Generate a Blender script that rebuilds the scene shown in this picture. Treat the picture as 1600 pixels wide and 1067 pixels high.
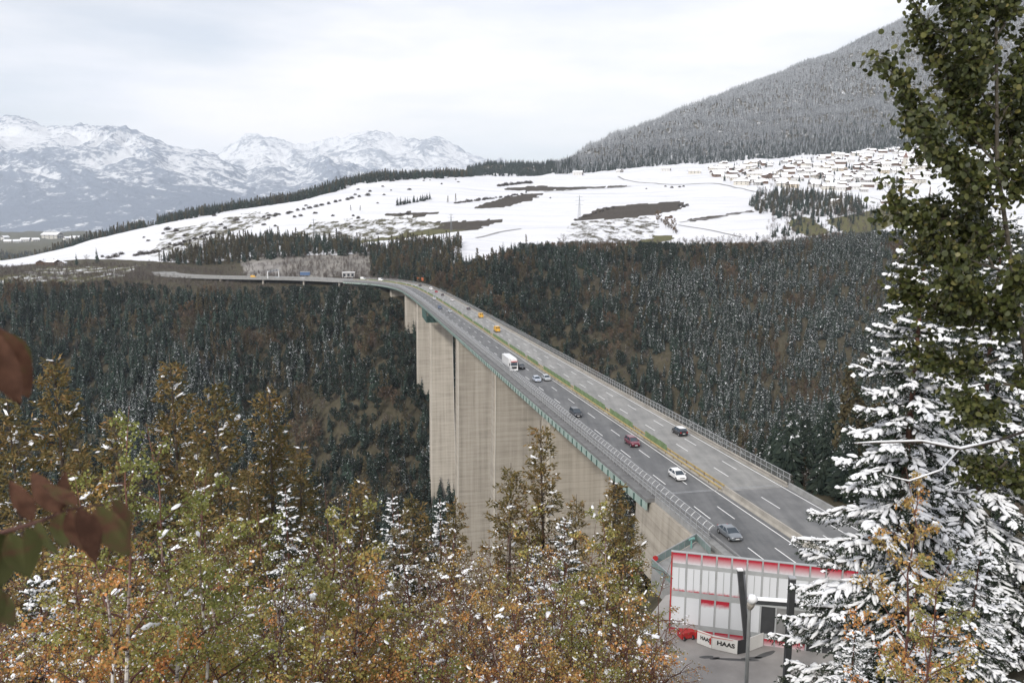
import bpy, math, random
import numpy as np
from mathutils import Vector, Matrix

for _o in list(bpy.data.objects):
    bpy.data.objects.remove(_o)
SC = bpy.context.scene
COL = SC.collection
R = math.radians

# ------------------------------------------------------------------ camera
H = 48.0                       # eye height above the bridge deck at its near joint
FPX, CX, CY = 1280.0, 800.0, 533.5
PITCH = math.atan((533.5 - 320.0) / FPX)
cp, sp = math.cos(PITCH), math.sin(PITCH)
cam_d = bpy.data.cameras.new('camera')
cam_d.sensor_width = 36.0
cam_d.lens = 36.0 * FPX / 1600.0
cam_d.clip_start = 0.05
cam_d.clip_end = 60000.0
cam_d.dof.use_dof = True
cam_d.dof.focus_distance = 220.0
cam_d.dof.aperture_fstop = 4.2
cam = bpy.data.objects.new('camera', cam_d)
cam.location = (0, 0, H)
cam.rotation_euler = (math.pi / 2 - PITCH, 0, 0)
COL.objects.link(cam)
SC.camera = cam

# ------------------------------------------------------------------ sky and sun
SUN_EL, SUN_AZ = R(33), R(28)          # sun behind the camera, over its left shoulder
world = bpy.data.worlds.new('World')
SC.world = world
world.use_nodes = True
wn, wl = world.node_tree.nodes, world.node_tree.links
wn.clear()
w_out = wn.new('ShaderNodeOutputWorld')
w_bg = wn.new('ShaderNodeBackground')
w_bg.inputs['Strength'].default_value = 0.10
w_sky = wn.new('ShaderNodeTexSky')
w_sky.sky_type = 'NISHITA'
w_sky.sun_disc = False
w_sky.sun_elevation = SUN_EL
w_sky.sun_rotation = R(180) + SUN_AZ
w_tc = wn.new('ShaderNodeTexCoord')
w_map = wn.new('ShaderNodeMapping')
w_map.inputs['Scale'].default_value = (1.0, 1.0, 4.5)
w_n = wn.new('ShaderNodeTexNoise')
w_n.inputs['Scale'].default_value = 2.1
w_n.inputs['Detail'].default_value = 5.0
w_n.inputs['Roughness'].default_value = 0.52
w_r = wn.new('ShaderNodeValToRGB')
w_r.color_ramp.elements[0].position = 0.36
w_r.color_ramp.elements[0].color = (0.55, 0.55, 0.55, 1)
w_r.color_ramp.elements[1].position = 0.62
w_r.color_ramp.elements[1].color = (1, 1, 1, 1)
w_n2 = wn.new('ShaderNodeTexNoise')
w_n2.inputs['Scale'].default_value = 1.3
w_n2.inputs['Detail'].default_value = 4.0
w_r2 = wn.new('ShaderNodeValToRGB')
w_r2.color_ramp.elements[0].position = 0.35
w_r2.color_ramp.elements[0].color = (8.8, 9.0, 9.9, 1)
w_r2.color_ramp.elements[1].position = 0.65
w_r2.color_ramp.elements[1].color = (11.2, 10.8, 10.6, 1)
w_mix = wn.new('ShaderNodeMixRGB')
wl.new(w_tc.outputs['Generated'], w_map.inputs['Vector'])
wl.new(w_map.outputs['Vector'], w_n.inputs['Vector'])
wl.new(w_map.outputs['Vector'], w_n2.inputs['Vector'])
wl.new(w_n.outputs['Fac'], w_r.inputs['Fac'])
wl.new(w_n2.outputs['Fac'], w_r2.inputs['Fac'])
wl.new(w_r.outputs['Color'], w_mix.inputs['Fac'])
wl.new(w_sky.outputs['Color'], w_mix.inputs['Color1'])
wl.new(w_r2.outputs['Color'], w_mix.inputs['Color2'])
wl.new(w_mix.outputs['Color'], w_bg.inputs['Color'])
wl.new(w_bg.outputs['Background'], w_out.inputs['Surface'])

sun_d = bpy.data.lights.new('sun', 'SUN')
sun_d.energy = 2.5
sun_d.angle = R(7)
sun_d.color = (1.0, 0.96, 0.90)
sun = bpy.data.objects.new('sun', sun_d)
_dir = Vector((math.sin(SUN_AZ) * math.cos(SUN_EL), math.cos(SUN_AZ) * math.cos(SUN_EL), -math.sin(SUN_EL)))
sun.rotation_euler = _dir.to_track_quat('-Z', 'Y').to_euler()
COL.objects.link(sun)

SC.view_settings.view_transform = 'Standard'
SC.view_settings.look = 'None'
SC.view_settings.exposure = 0.18
SC.view_settings.gamma = 1.0
SC.view_settings.use_curve_mapping = False
SC.cycles.max_bounces = 5
SC.cycles.diffuse_bounces = 2
SC.cycles.glossy_bounces = 2
SC.cycles.transmission_bounces = 3
SC.cycles.transparent_max_bounces = 6
SC.cycles.volume_bounces = 2
SC.cycles.caustics_reflective = False
SC.cycles.caustics_refractive = False

# ------------------------------------------------------------------ projection helpers
def Ssl(py):
    v = (CY - np.asarray(py, float)) / FPX
    return (-sp + v * cp) / (cp + v * sp)

def Qpx(px, py):
    v = (CY - py) / FPX
    return (px - CX) / FPX / (cp + v * sp)

def pt(px, py, Y):
    return Vector((Qpx(px, py) * Y, Y, H + float(Ssl(py)) * Y))

def on_z(px, py, z):
    Y = (z - H) / float(Ssl(py))
    return Vector((Qpx(px, py) * Y, Y, z))

def proj(x, Y, z):
    dz = z - H
    zc = Y * cp - dz * sp
    vy = Y * sp + dz * cp
    return CX + FPX * x / zc, CY - FPX * vy / zc

# ------------------------------------------------------------------ object helpers
def link(o, parent=None):
    COL.objects.link(o)
    if parent is not None:
        o.parent = parent
    return o

def tag(o, label=None, cat=None, group=None, kind=None):
    if label: o['label'] = label
    if cat: o['category'] = cat
    if group: o['group'] = group
    if kind: o['kind'] = kind
    return o

def empty(name, loc=(0, 0, 0), rz=0.0, scale=1.0):
    o = bpy.data.objects.new(name, None)
    o.location = loc
    o.rotation_euler = (0, 0, rz)
    o.scale = (scale,) * 3
    o.empty_display_size = 0.3
    COL.objects.link(o)
    return o

class MB:
    """collects polygons; build() links them as ONE mesh object"""
    def __init__(s):
        s.v, s.f, s.n = [], [], 0
        s.attr = []
    def add(s, v, f, a=None):
        v = np.asarray(v, float).reshape(-1, 3)
        f = [tuple(int(i) + s.n for i in q) for q in f]
        s.v.append(v); s.f.extend(f); s.n += len(v)
        if a is not None:
            s.attr.append(np.full(len(v), a, float) if np.isscalar(a) else np.asarray(a, float))
        return s
    def box(s, c, d, M=None):
        c = np.asarray(c, float); d = np.asarray(d, float) / 2
        k = np.array([[-1,-1,-1],[1,-1,-1],[1,1,-1],[-1,1,-1],[-1,-1,1],[1,-1,1],[1,1,1],[-1,1,1]], float)
        v = k * d + c
        if M is not None:
            v = v @ np.array(M.to_3x3()).T + np.array(M.translation)
        return s.add(v, [(3,2,1,0),(4,5,6,7),(0,1,5,4),(1,2,6,5),(2,3,7,6),(3,0,4,7)])
    def tube(s, pts, rad, n=6, caps=True, a=None):
        pts = np.asarray(pts, float)
        m = len(pts)
        rad = np.full(m, rad, float) if np.isscalar(rad) else np.asarray(rad, float)
        T = np.gradient(pts, axis=0)
        T /= np.linalg.norm(T, axis=1)[:, None] + 1e-12
        ref = np.array([0, 0, 1.0]) if abs(T[0, 2]) < 0.9 else np.array([1.0, 0, 0])
        A = np.cross(T, ref); A /= np.linalg.norm(A, axis=1)[:, None] + 1e-12
        B = np.cross(T, A)
        th = np.linspace(0, 2 * np.pi, n, endpoint=False)
        v = pts[:, None, :] + rad[:, None, None] * (np.cos(th)[None, :, None] * A[:, None, :] + np.sin(th)[None, :, None] * B[:, None, :])
        f = []
        for i in range(m - 1):
            for j in range(n):
                k = (j + 1) % n
                f.append((i*n + j, i*n + k, (i+1)*n + k, (i+1)*n + j))
        if caps:
            f.append(tuple(range(n - 1, -1, -1)))
            f.append(tuple((m-1)*n + j for j in range(n)))
        return s.add(v.reshape(-1, 3), f, a)
    def bar(s, p, q, r, n=5):
        return s.tube([p, q], r, n)
    def prism(s, poly, axis_vec, base=(0, 0, 0)):
        """extrude a 3D polygon along a vector"""
        p = np.asarray(poly, float) + np.asarray(base, float)
        n = len(p)
        v = np.vstack([p, p + np.asarray(axis_vec, float)])
        f = [tuple(range(n - 1, -1, -1)), tuple(range(n, 2 * n))]
        for i in range(n):
            j = (i + 1) % n
            f.append((i, j, n + j, n + i))
        return s.add(v, f)
    def mesh(s, name):
        v = np.vstack(s.v) if s.v else np.zeros((0, 3))
        return mesh_np(name, v, s.f, np.concatenate(s.attr) if s.attr else None)
    def build(s, name, mat, parent=None, smooth=False, loc=None):
        me = s.mesh(name)
        return put(name, me, mat, parent, smooth, loc)

def mesh_np(name, v, faces, attr=None):
    """fast mesh from a vertex array and an (n,k) face array or a list of faces"""
    me = bpy.data.meshes.new(name)
    v = np.ascontiguousarray(v, dtype=np.float32)
    if isinstance(faces, np.ndarray):
        n, k = faces.shape
        loops = faces.astype(np.int32).ravel()
        starts = np.arange(n, dtype=np.int32) * k
    else:
        lens = np.fromiter((len(f) for f in faces), np.int32, len(faces))
        loops = np.fromiter((i for f in faces for i in f), np.int32, int(lens.sum()))
        starts = np.concatenate([[0], np.cumsum(lens)[:-1]]).astype(np.int32) if len(lens) else np.zeros(0, np.int32)
        n = len(faces)
    me.vertices.add(len(v)); me.vertices.foreach_set('co', v.ravel())
    me.loops.add(len(loops)); me.loops.foreach_set('vertex_index', loops)
    me.polygons.add(n); me.polygons.foreach_set('loop_start', starts)
    me.update(calc_edges=True)
    me.validate()
    me.polygons.foreach_set('use_smooth', np.zeros(len(me.polygons), bool))
    if attr is not None:
        at = me.attributes.new('rnd', 'FLOAT', 'POINT')
        at.data.foreach_set('value', np.ascontiguousarray(attr, np.float32))
    return me

def put(name, me, mat, parent=None, smooth=False, loc=None):
    if mat is not None and not me.materials:
        me.materials.append(mat)
    if smooth:
        me.polygons.foreach_set('use_smooth', np.ones(len(me.polygons), bool))
    o = bpy.data.objects.new(name, me)
    if loc is not None:
        o.location = loc
    return link(o, parent)

def dup(o, parent=None):
    c = o.copy()
    COL.objects.link(c)
    c.parent = parent
    return c

def copy_tree(o, parent=None):
    c = dup(o, parent)
    for ch in list(o.children):
        copy_tree(ch, c)
    return c

# ------------------------------------------------------------------ materials
def nodes_of(m):
    m.use_nodes = True
    return m.node_tree.nodes, m.node_tree.links

def N(nt, kind, **kw):
    n = nt.new(kind)
    for k, v in kw.items():
        if k in n.inputs:
            n.inputs[k].default_value = v
        else:
            setattr(n, k, v)
    return n

def ramp(nt, stops):
    r = nt.new('ShaderNodeValToRGB')
    e = r.color_ramp.elements
    while len(e) < len(stops):
        e.new(0.5)
    for k, (p, c) in enumerate(stops):
        e[k].position = p
        e[k].color = (c[0], c[1], c[2], 1) if len(c) == 3 else c
    return r

def make_mat(name, col, rough=0.7, var=0.15, scale=3.0, metal=0.0, bump=0.0, spec=0.4, coord='Object'):
    """plain painted / mineral surface with a mottled colour and optional fine relief"""
    m = bpy.data.materials.new(name)
    nt, ln = nodes_of(m)
    b = nt['Principled BSDF']
    b.inputs['Roughness'].default_value = rough
    b.inputs['Metallic'].default_value = metal
    b.inputs['Specular IOR Level'].default_value = spec
    tc = nt.new('ShaderNodeTexCoord')
    n = N(nt, 'ShaderNodeTexNoise', Scale=scale, Detail=4.0, Roughness=0.6)
    ln.new(tc.outputs[coord], n.inputs['Vector'])
    lo = tuple(c * (1 - var) for c in col); hi = tuple(min(1, c * (1 + var)) for c in col)
    r = ramp(nt, [(0.3, lo), (0.7, hi)])
    ln.new(n.outputs['Fac'], r.inputs['Fac'])
    ln.new(r.outputs['Color'], b.inputs['Base Color'])
    if bump > 0:
        bp = N(nt, 'ShaderNodeBump', Strength=bump, Distance=0.05)
        ln.new(n.outputs['Fac'], bp.inputs['Height'])
        ln.new(bp.outputs['Normal'], b.inputs['Normal'])
    return m

def leaf_mat(name, stops, rough=0.55, trans=0.3):
    """leaves: colour by the per-leaf value 'rnd', some light through the blade"""
    m = bpy.data.materials.new(name)
    nt, ln = nodes_of(m)
    b = nt['Principled BSDF']
    b.inputs['Roughness'].default_value = rough
    b.inputs['Specular IOR Level'].default_value = 0.3
    at = N(nt, 'ShaderNodeAttribute', attribute_name='rnd')
    r = ramp(nt, stops)
    ln.new(at.outputs['Fac'], r.inputs['Fac'])
    ln.new(r.outputs['Color'], b.inputs['Base Color'])
    t = nt.new('ShaderNodeBsdfTranslucent')
    ln.new(r.outputs['Color'], t.inputs['Color'])
    mx = N(nt, 'ShaderNodeMixShader', Fac=trans)
    ln.new(b.outputs[0], mx.inputs[1]); ln.new(t.outputs[0], mx.inputs[2])
    ln.new(mx.outputs[0], nt['Material Output'].inputs['Surface'])
    return m

def snow_mat():
    m = bpy.data.materials.new('snow')
    nt, ln = nodes_of(m)
    b = nt['Principled BSDF']
    b.inputs['Base Color'].default_value = (0.86, 0.87, 0.89, 1)
    b.inputs['Roughness'].default_value = 0.75
    b.inputs['Specular IOR Level'].default_value = 0.25
    tc = nt.new('ShaderNodeTexCoord')
    n = N(nt, 'ShaderNodeTexNoise', Scale=14.0, Detail=4.0)
    ln.new(tc.outputs['Object'], n.inputs['Vector'])
    bp = N(nt, 'ShaderNodeBump', Strength=0.35, Distance=0.03)
    ln.new(n.outputs['Fac'], bp.inputs['Height'])
    ln.new(bp.outputs['Normal'], b.inputs['Normal'])
    return m

def crown_mat(name, dark, light, snow_amt, nscale=0.55, seedvar=0.35, snow_sharp=0.06):
    """foliage of a whole forest tree: two greens, brightness differing tree by tree, snow caught on faces that look up"""
    m = bpy.data.materials.new(name)
    nt, ln = nodes_of(m)
    b = nt['Principled BSDF']
    b.inputs['Roughness'].default_value = 0.8
    b.inputs['Specular IOR Level'].default_value = 0.15
    tc = nt.new('ShaderNodeTexCoord')
    oi = nt.new('ShaderNodeObjectInfo')
    at = N(nt, 'ShaderNodeAttribute', attribute_name='rnd')
    r = ramp(nt, [(0.0, dark), (1.0, light)])
    ln.new(at.outputs['Fac'], r.inputs['Fac'])
    hv = nt.new('ShaderNodeHueSaturation')
    mr = N(nt, 'ShaderNodeMapRange')
    mr.inputs['To Min'].default_value = 1 - seedvar; mr.inputs['To Max'].default_value = 1 + seedvar
    ln.new(oi.outputs['Random'], mr.inputs['Value'])
    ln.new(mr.outputs['Result'], hv.inputs['Value'])
    ln.new(r.outputs['Color'], hv.inputs['Color'])
    # snow: face looks up, broken up by noise in the tree's own space
    ge = nt.new('ShaderNodeNewGeometry')
    sx = nt.new('ShaderNodeSeparateXYZ')
    ln.new(ge.outputs['True Normal'], sx.inputs['Vector'])
    ab = N(nt, 'ShaderNodeMath', operation='ABSOLUTE')
    ln.new(sx.outputs['Z'], ab.inputs[0])
    va = N(nt, 'ShaderNodeVectorMath', operation='ADD')
    vs = N(nt, 'ShaderNodeVectorMath', operation='SCALE'); vs.inputs['Scale'].default_value = 61.0
    cmb = nt.new('ShaderNodeCombineXYZ')
    for k in range(3):
        ln.new(oi.outputs['Random'], cmb.inputs[k])
    ln.new(cmb.outputs[0], vs.inputs[0])
    ln.new(tc.outputs['Object'], va.inputs[0]); ln.new(vs.outputs[0], va.inputs[1])
    n = N(nt, 'ShaderNodeTexNoise', Scale=nscale, Detail=3.0, Roughness=0.7)
    ln.new(va.outputs[0], n.inputs['Vector'])
    mu = N(nt, 'ShaderNodeMath', operation='MULTIPLY'); mu.inputs[1].default_value = 0.35
    ln.new(ab.outputs[0], mu.inputs[0])
    ad = N(nt, 'ShaderNodeMath', operation='ADD')
    ln.new(n.outputs['Fac'], ad.inputs[0]); ln.new(mu.outputs[0], ad.inputs[1])
    th = N(nt, 'ShaderNodeMapRange', interpolation_type='SMOOTHSTEP')
    th.inputs['From Min'].default_value = 1.0 - snow_amt - snow_sharp
    th.inputs['From Max'].default_value = 1.0 - snow_amt + snow_sharp
    ln.new(ad.outputs[0], th.inputs['Value'])
    mx = nt.new('ShaderNodeMixRGB')
    mx.inputs['Color2'].default_value = (0.82, 0.84, 0.87, 1)
    ln.new(th.outputs['Result'], mx.inputs['Fac'])
    ln.new(hv.outputs['Color'], mx.inputs['Color1'])
    ln.new(mx.outputs['Color'], b.inputs['Base Color'])
    return m

SNOW = snow_mat()

# ================================================================== TERRAIN
# Rows run away from the eye; every column holds its own (distance, height) for each row, so that ridges, the gorge
# and the plateau lie where they do in the valley.  A knot is (Y, z) or (Y, 'p', picture height of the ground there).
COLS = [-900, -300, 0, 150, 300, 450, 600, 720, 800, 860, 900, 1000, 1150, 1300, 1450, 1600, 2000, 2500]
ROWS = [
 # 0..6 the near hillside and the car park
 [(3, 44.0)] * 18,
 [(25, 26)] * 2 + [(25, 27)] * 5 + [(25, 28)] * 4 + [(25, 29)] * 2 + [(25, 30), (25, 31), (25, 33), (25, 36), (25, 40)],
 [(58, 4)] * 2 + [(58, 4)] * 4 + [(58, 4)] * 3 + [(60, 3)] * 2 + [(64, 0.3)] * 2 + [(64, 0.6), (60, 6), (60, 12), (60, 20), (60, 28)],
 [(82, -13)] * 2 + [(82, -13)] * 4 + [(82, -10)] * 3 + [(82, -6), (82, -6), (82, -4), (82, 0), (82, 0), (82, 1), (82, 4), (82, 12), (82, 18)],
 [(112, -32)] * 2 + [(112, -32)] * 4 + [(112, -28)] * 3 + [(112, -18), (112, -16), (108, -10), (108, 0), (108, 0), (112, 0), (112, 2), (112, 8), (112, 14)],
 [(165, -66)] * 2 + [(165, -66)] * 4 + [(165, -60)] * 3 + [(165, -50), (165, -46), (165, -36), (155, -12), (165, -5), (165, -4), (165, -2), (165, 4), (165, 8)],
 [(270, -124)] * 2 + [(270, -124)] * 4 + [(270, -120)] * 3 + [(270, -112), (270, -106), (270, -92), (270, -66), (270, -48), (270, -42), (270, -38), (270, -30), (270, -24)],
 # 7,8 gorge floor
 [(400, -163)] * 9 + [(420, -160), (430, -158), (460, -152), (490, -146), (510, -140), (520, -136), (520, -132), (520, -126), (520, -120)],
 [(510, -158)] * 6 + [(520, -156), (535, -154), (560, -150), (600, -152), (620, -152), (650, -150), (680, -146), (690, -142), (700, -138), (700, -136), (700, -130), (700, -126)],
 # 9 half-way up the far side
 [(690, -96)] * 2 + [(690, -96), (690, -94), (680, -92), (670, -92), (640, -92), (650, -90), (690, -86), (760, -80), (780, -78), (810, -76), (830, -72), (840, -70), (850, -68), (850, -66), (850, -60), (850, -58)],
 # 10 rim of the gorge
 [(860, -40), (860, -36), (860, 'p', 438), (860, -32), (850, -31), (842, -31), (790, -32), (820, -27), (880, -18), (950, -8), (970, -5), (1000, 'p', 390), (1000, 'p', 388), (1000, 'p', 380), (1000, 'p', 376), (1000, 0), (1000, 4), (1000, 8)],
 # 11 bench of the motorway / lower fields
 [(930, -38), (930, -34), (930, -28), (925, -28.5), (905, -28.5), (898, -28.5), (885, -28.5), (900, -22), (960, -9), (1030, 'p', 385), (1050, 'p', 382), (1080, 'p', 378), (1080, 'p', 376), (1080, 'p', 368), (1080, 'p', 364), (1080, 6), (1080, 12), (1080, 16)],
 # 12
 [(1150, -52), (1150, -46), (1150, 'p', 416), (1120, 'p', 404), (1040, 'p', 410), (1010, 'p', 398), (980, 'p', 400), (1000, 'p', 388), (1060, 'p', 382), (1120, 'p', 370), (1140, 'p', 368), (1180, 'p', 360), (1180, 'p', 356), (1180, 'p', 350), (1180, 'p', 350), (1180, 24), (1180, 30), (1180, 36)],
 # 13 fields
 [(1260, -60), (1260, -54), (1260, 'p', 409), (1280, 'p', 384), (1230, 'p', 372), (1200, 'p', 368), (1200, 'p', 364), (1250, 'p', 352), (1300, 'p', 346), (1320, 'p', 344), (1330, 'p', 342), (1360, 'p', 336), (1380, 'p', 330), (1400, 'p', 322), (1420, 'p', 322), (1420, 50), (1420, 58), (1420, 66)],
 # 14 crest of the open fields on the near side, still rising to the right
 [(1420, -80), (1420, -72), (1420, 'p', 413), (1450, 'p', 376), (1520, 'p', 342), (1560, 'p', 318), (1600, 'p', 299), (1600, 'p', 304), (1620, 'p', 306), (1640, 'p', 306), (1660, 'p', 306), (1700, 'p', 302), (1700, 'p', 296), (1720, 'p', 292), (1720, 'p', 294), (1720, 86), (1720, 96), (1720, 110)],
 # 15 ridge line
 [(1650, -110), (1650, -100), (1650, -84), (1640, 'p', 378), (1680, 'p', 340), (1760, 'p', 316), (1860, 'p', 280), (1950, 'p', 277), (2000, 'p', 279), (2020, 'p', 278), (2040, 'p', 276), (2060, 'p', 273), (2060, 'p', 266), (2060, 'p', 256), (2060, 'p', 254), (2060, 150), (2060, 160), (2060, 180)],
 # 16 behind the ridge: down to the Inn valley on one side, foot of the wooded mountain on the other
 [(2500, -170), (2500, -160), (2500, -150), (2400, -130), (2300, -60), (2300, 10), (2300, 70), (2350, 'p', 278), (2380, 'p', 277), (2380, 'p', 274), (2360, 'p', 271), (2400, 'p', 262), (2400, 'p', 252), (2420, 'p', 240), (2450, 'p', 234), (2450, 230), (2450, 260), (2450, 280)],
 # 17
 [(3300, -170), (3300, -165), (3300, -155), (3200, -150), (3000, -130), (2900, -60), (2800, 20), (2700, 'p', 276), (2650, 'p', 263), (2650, 'p', 265), (2600, 'p', 254), (2800, 'p', 222), (2900, 'p', 196), (3000, 'p', 165), (3050, 'p', 140), (3100, 480), (3100, 540), (3100, 600)],
 # 18 crest of the wooded mountain
 [(5200, -190), (5200, -185), (5200, -180), (5000, -180), (4600, -170), (4200, -150), (3900, -100), (3500, -50), (3200, 30), (3100, 60), (2800, 'p', 249), (3150, 'p', 202), (3500, 'p', 140), (3800, 'p', 83), (4100, 'p', 16), (4300, 'p', -45), (4300, 1330), (4300, 1380)],
 # 19 behind
 [(9000, -200)] * 5 + [(9000, -200), (9000, -200), (8500, -190), (7000, -160), (6500, -100), (6000, -20), (5200, 60), (5400, 250), (5800, 500), (6200, 700), (6500, 900), (6500, 1100), (6500, 1200)],
 [(15000, -200)] * 18,
]
NK = len(ROWS)
qk = np.array([(c - 800) / FPX for c in COLS])
Yk = np.zeros((NK, len(COLS))); Zk = np.zeros_like(Yk)
for i, row in enumerate(ROWS):
    assert len(row) == len(COLS), (i, len(row))
    for j, kn in enumerate(row):
        Yk[i, j] = kn[0]
        Zk[i, j] = H + kn[0] * float(Ssl(kn[2])) if kn[1] == 'p' else kn[1]

def pchip(xk, yk, x):
    """monotone cubic through knots; yk may be (n, m)"""
    xk = np.asarray(xk, float); yk = np.asarray(yk, float)
    h = np.diff(xk); 
    sh = (-1,) + (1,) * (yk.ndim - 1)
    d = np.diff(yk, axis=0) / h.reshape(sh)
    m = np.zeros_like(yk)
    w1 = (2 * h[1:] + h[:-1]).reshape(sh); w2 = (h[1:] + 2 * h[:-1]).reshape(sh)
    with np.errstate(divide='ignore', invalid='ignore'):
        hm = (w1 + w2) / (w1 / d[:-1] + w2 / d[1:])
    m[1:-1] = np.where(d[:-1] * d[1:] > 0, hm, 0.0)
    m[0] = d[0]; m[-1] = d[-1]
    k = np.clip(np.searchsorted(xk, x) - 1, 0, len(xk) - 2)
    t = ((x - xk[k]) / h[k]).reshape(sh); hh = h[k].reshape(sh)
    return ((2*t**3 - 3*t**2 + 1) * yk[k] + (t**3 - 2*t**2 + t) * hh * m[k] + (-2*t**3 + 3*t**2) * yk[k+1] + (t**3 - t**2) * hh * m[k+1])

NQ = 640
SUBR = [10, 12, 10, 10, 14, 18, 18, 14, 20, 22, 12, 16, 20, 20, 16, 16, 20, 26, 10, 8]
Qg = np.concatenate([np.linspace(-1.3, -0.72, 40, endpoint=False), np.linspace(-0.72, 0.72, NQ - 80, endpoint=False), np.linspace(0.72, 1.3, 40)])
Ys = pchip(qk, Yk.T, Qg).T            # (NK, NQ)
Zs = pchip(qk, Zk.T, Qg).T
sr = np.concatenate([np.linspace(k, k + 1, n, endpoint=False) for k, n in enumerate(SUBR)] + [[NK - 1.0]])
Yg = pchip(np.arange(NK), Ys, sr)
Zg = pchip(np.arange(NK), Zs, sr)
Sg = np.repeat(sr[:, None], NQ, axis=1)
Xg = Qg[None, :] * Yg

# value noise on a lattice, vectorised
_rs = np.random.RandomState(5)
_lat = _rs.rand(256, 256)
def vnoise(x, y, off=0):
    x = x + off * 17.13; y = y + off * 9.71
    xi = np.floor(x).astype(int); yi = np.floor(y).astype(int)
    fx = x - xi; fy = y - yi
    fx = fx * fx * (3 - 2 * fx); fy = fy * fy * (3 - 2 * fy)
    a = _lat[xi & 255, yi & 255]; b = _lat[(xi + 1) & 255, yi & 255]
    c = _lat[xi & 255, (yi + 1) & 255]; d = _lat[(xi + 1) & 255, (yi + 1) & 255]
    return (a * (1 - fx) + b * fx) * (1 - fy) + (c * (1 - fx) + d * fx) * fy
def fbm(x, y, oct=4, off=0, gain=0.5):
    s = 0; a = 1; t = 0
    for k in range(oct):
        s = s + a * vnoise(x, y, off + k * 3.3); t += a; a *= gain; x = x * 2.03; y = y * 2.03
    return s / t

amp = np.interp(Sg, [0, 1, 2, 3, 4, 5, 6, 9, 10, 11, 12, 14, 16, 17, 18, 20], [0.2, 1.0, 0.2, 0.1, 0.2, 4, 9, 14, 1.5, 0.6, 2, 3.5, 5, 30, 14, 10])
gul_ = np.interp(Sg, [6.5, 8, 9, 10, 10.3], [0, 12, 30, 10, 0])
Zg = Zg - gul_ * (1 - np.abs(2 * fbm((Xg + 0.25 * Yg) / 105.0, (Yg - 0.25 * Xg) / 420.0, 3, 17) - 1)) + gul_ * 0.5
Zg = Zg + amp * (fbm(Xg / 70.0, Yg / 70.0, 4) - 0.5) * 2 * np.where(Sg > 16, 1, 1) + np.where(Sg > 16.2, 1, 0) * np.clip(Sg - 16.2, 0, 1) * 90 * (fbm(Xg / 520.0, Yg / 520.0, 3, 7) - 0.5) * np.where(Qg[None, :] > 0.15, 0.6, 0.1)

def terrain_z(x, Y):
    """ground height at a point in front of the eye"""
    q = x / Y
    j = int(np.clip(np.searchsorted(Qg, q) - 1, 0, NQ - 2))
    t = min(max((q - Qg[j]) / (Qg[j + 1] - Qg[j]), 0), 1)
    return float((1 - t) * np.interp(Y, Yg[:, j], Zg[:, j]) + t * np.interp(Y, Yg[:, j + 1], Zg[:, j + 1]))

def ground_at(px, py, y0=30.0, y1=6000.0):
    """where the ray through a picture point first meets the ground between distances y0 and y1"""
    Q = Qpx(px, py); s = float(Ssl(py))
    Yt = np.geomspace(y0, y1, 900)
    j = int(np.clip(np.searchsorted(Qg, Q) - 1, 0, NQ - 2))
    g = np.interp(Yt, Yg[:, j], Zg[:, j]) - (H + s * Yt)
    k = np.nonzero(g >= 0)[0]
    if len(k) == 0:
        Y = Yt[np.argmax(g)]
    else:
        k = k[0]
        if k == 0:
            Y = Yt[0]
        else:
            a = g[k - 1] / (g[k - 1] - g[k]); Y = Yt[k - 1] + a * (Yt[k] - Yt[k - 1])
    return Vector((Q * Y, Y, terrain_z(Q * Y, Y)))

PXg, PYg = proj(Xg, Yg, Zg)

def inpoly(px, py, poly):
    res = np.zeros(px.shape, bool)
    n = len(poly)
    for i in range(n):
        x1, y1 = poly[i]; x2, y2 = poly[(i + 1) % n]
        if y1 == y2: continue
        c = ((y1 > py) != (y2 > py)) & (px < (x2 - x1) * (py - y1) / (y2 - y1) + x1)
        res ^= c
    return res

# --- the open land: which ground lies where (named by the outline of each field)
FIELDS = {
 'plough1': [(734, 324), (806, 305), (856, 302), (828, 313), (775, 326)],
 'plough4': [(775, 296), (830, 291), (905, 293), (990, 290), (900, 297), (820, 298)],
 'plough5': [(596, 335), (640, 332), (690, 333), (650, 338)],
 'plough6': [(1075, 343), (1175, 329), (1178, 331), (1080, 347)],
 'grass5': [(480, 352), (520, 346), (560, 350), (530, 358)],
 'grass6': [(300, 372), (350, 355), (380, 352), (330, 376)],
 'plough2': [(612, 353), (665, 348), (790, 343), (744, 359), (690, 361)],
 'plough3': [(896, 345), (933, 327), (959, 323), (1051, 315), (1073, 316), (1064, 327), (1025, 335), (972, 341)],
 'grass1': [(530, 377), (540, 363), (594, 355), (660, 358), (735, 360), (640, 372), (562, 380)],
 'grass2': [(962, 386), (1003, 368), (1050, 368), (1053, 374), (1003, 388)],
 'grass3': [(1230, 346), (1260, 338), (1300, 364), (1265, 370), (1242, 362)],
 'grass4': [(1290, 345), (1400, 320), (1420, 345), (1330, 372)],
 'rows': [(890, 348), (1010, 338), (1030, 350), (1020, 372), (930, 392), (880, 385)],
 'patchy1': [(420, 385), (500, 345), (640, 338), (700, 352), (600, 372), (520, 385)],
 'patchy2': [(230, 400), (260, 360), (400, 330), (440, 335), (330, 385), (300, 408)],
 'meadow': [(-50, 452), (0, 432), (70, 418), (200, 416), (255, 408), (240, 426), (100, 446), (0, 452)],
 'bank': [(215, 415), (240, 409), (350, 427), (480, 437), (480, 444), (270, 442), (190, 436)],
 'rock': [(372, 408), (420, 398), (470, 400), (590, 396), (592, 432), (480, 434), (385, 431)],
 'scrubpatch': [(582, 392), (655, 385), (665, 440), (582, 438)],
 'palerock': [(376, 412), (402, 407), (440, 414), (436, 430), (392, 430)],
}
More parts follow.
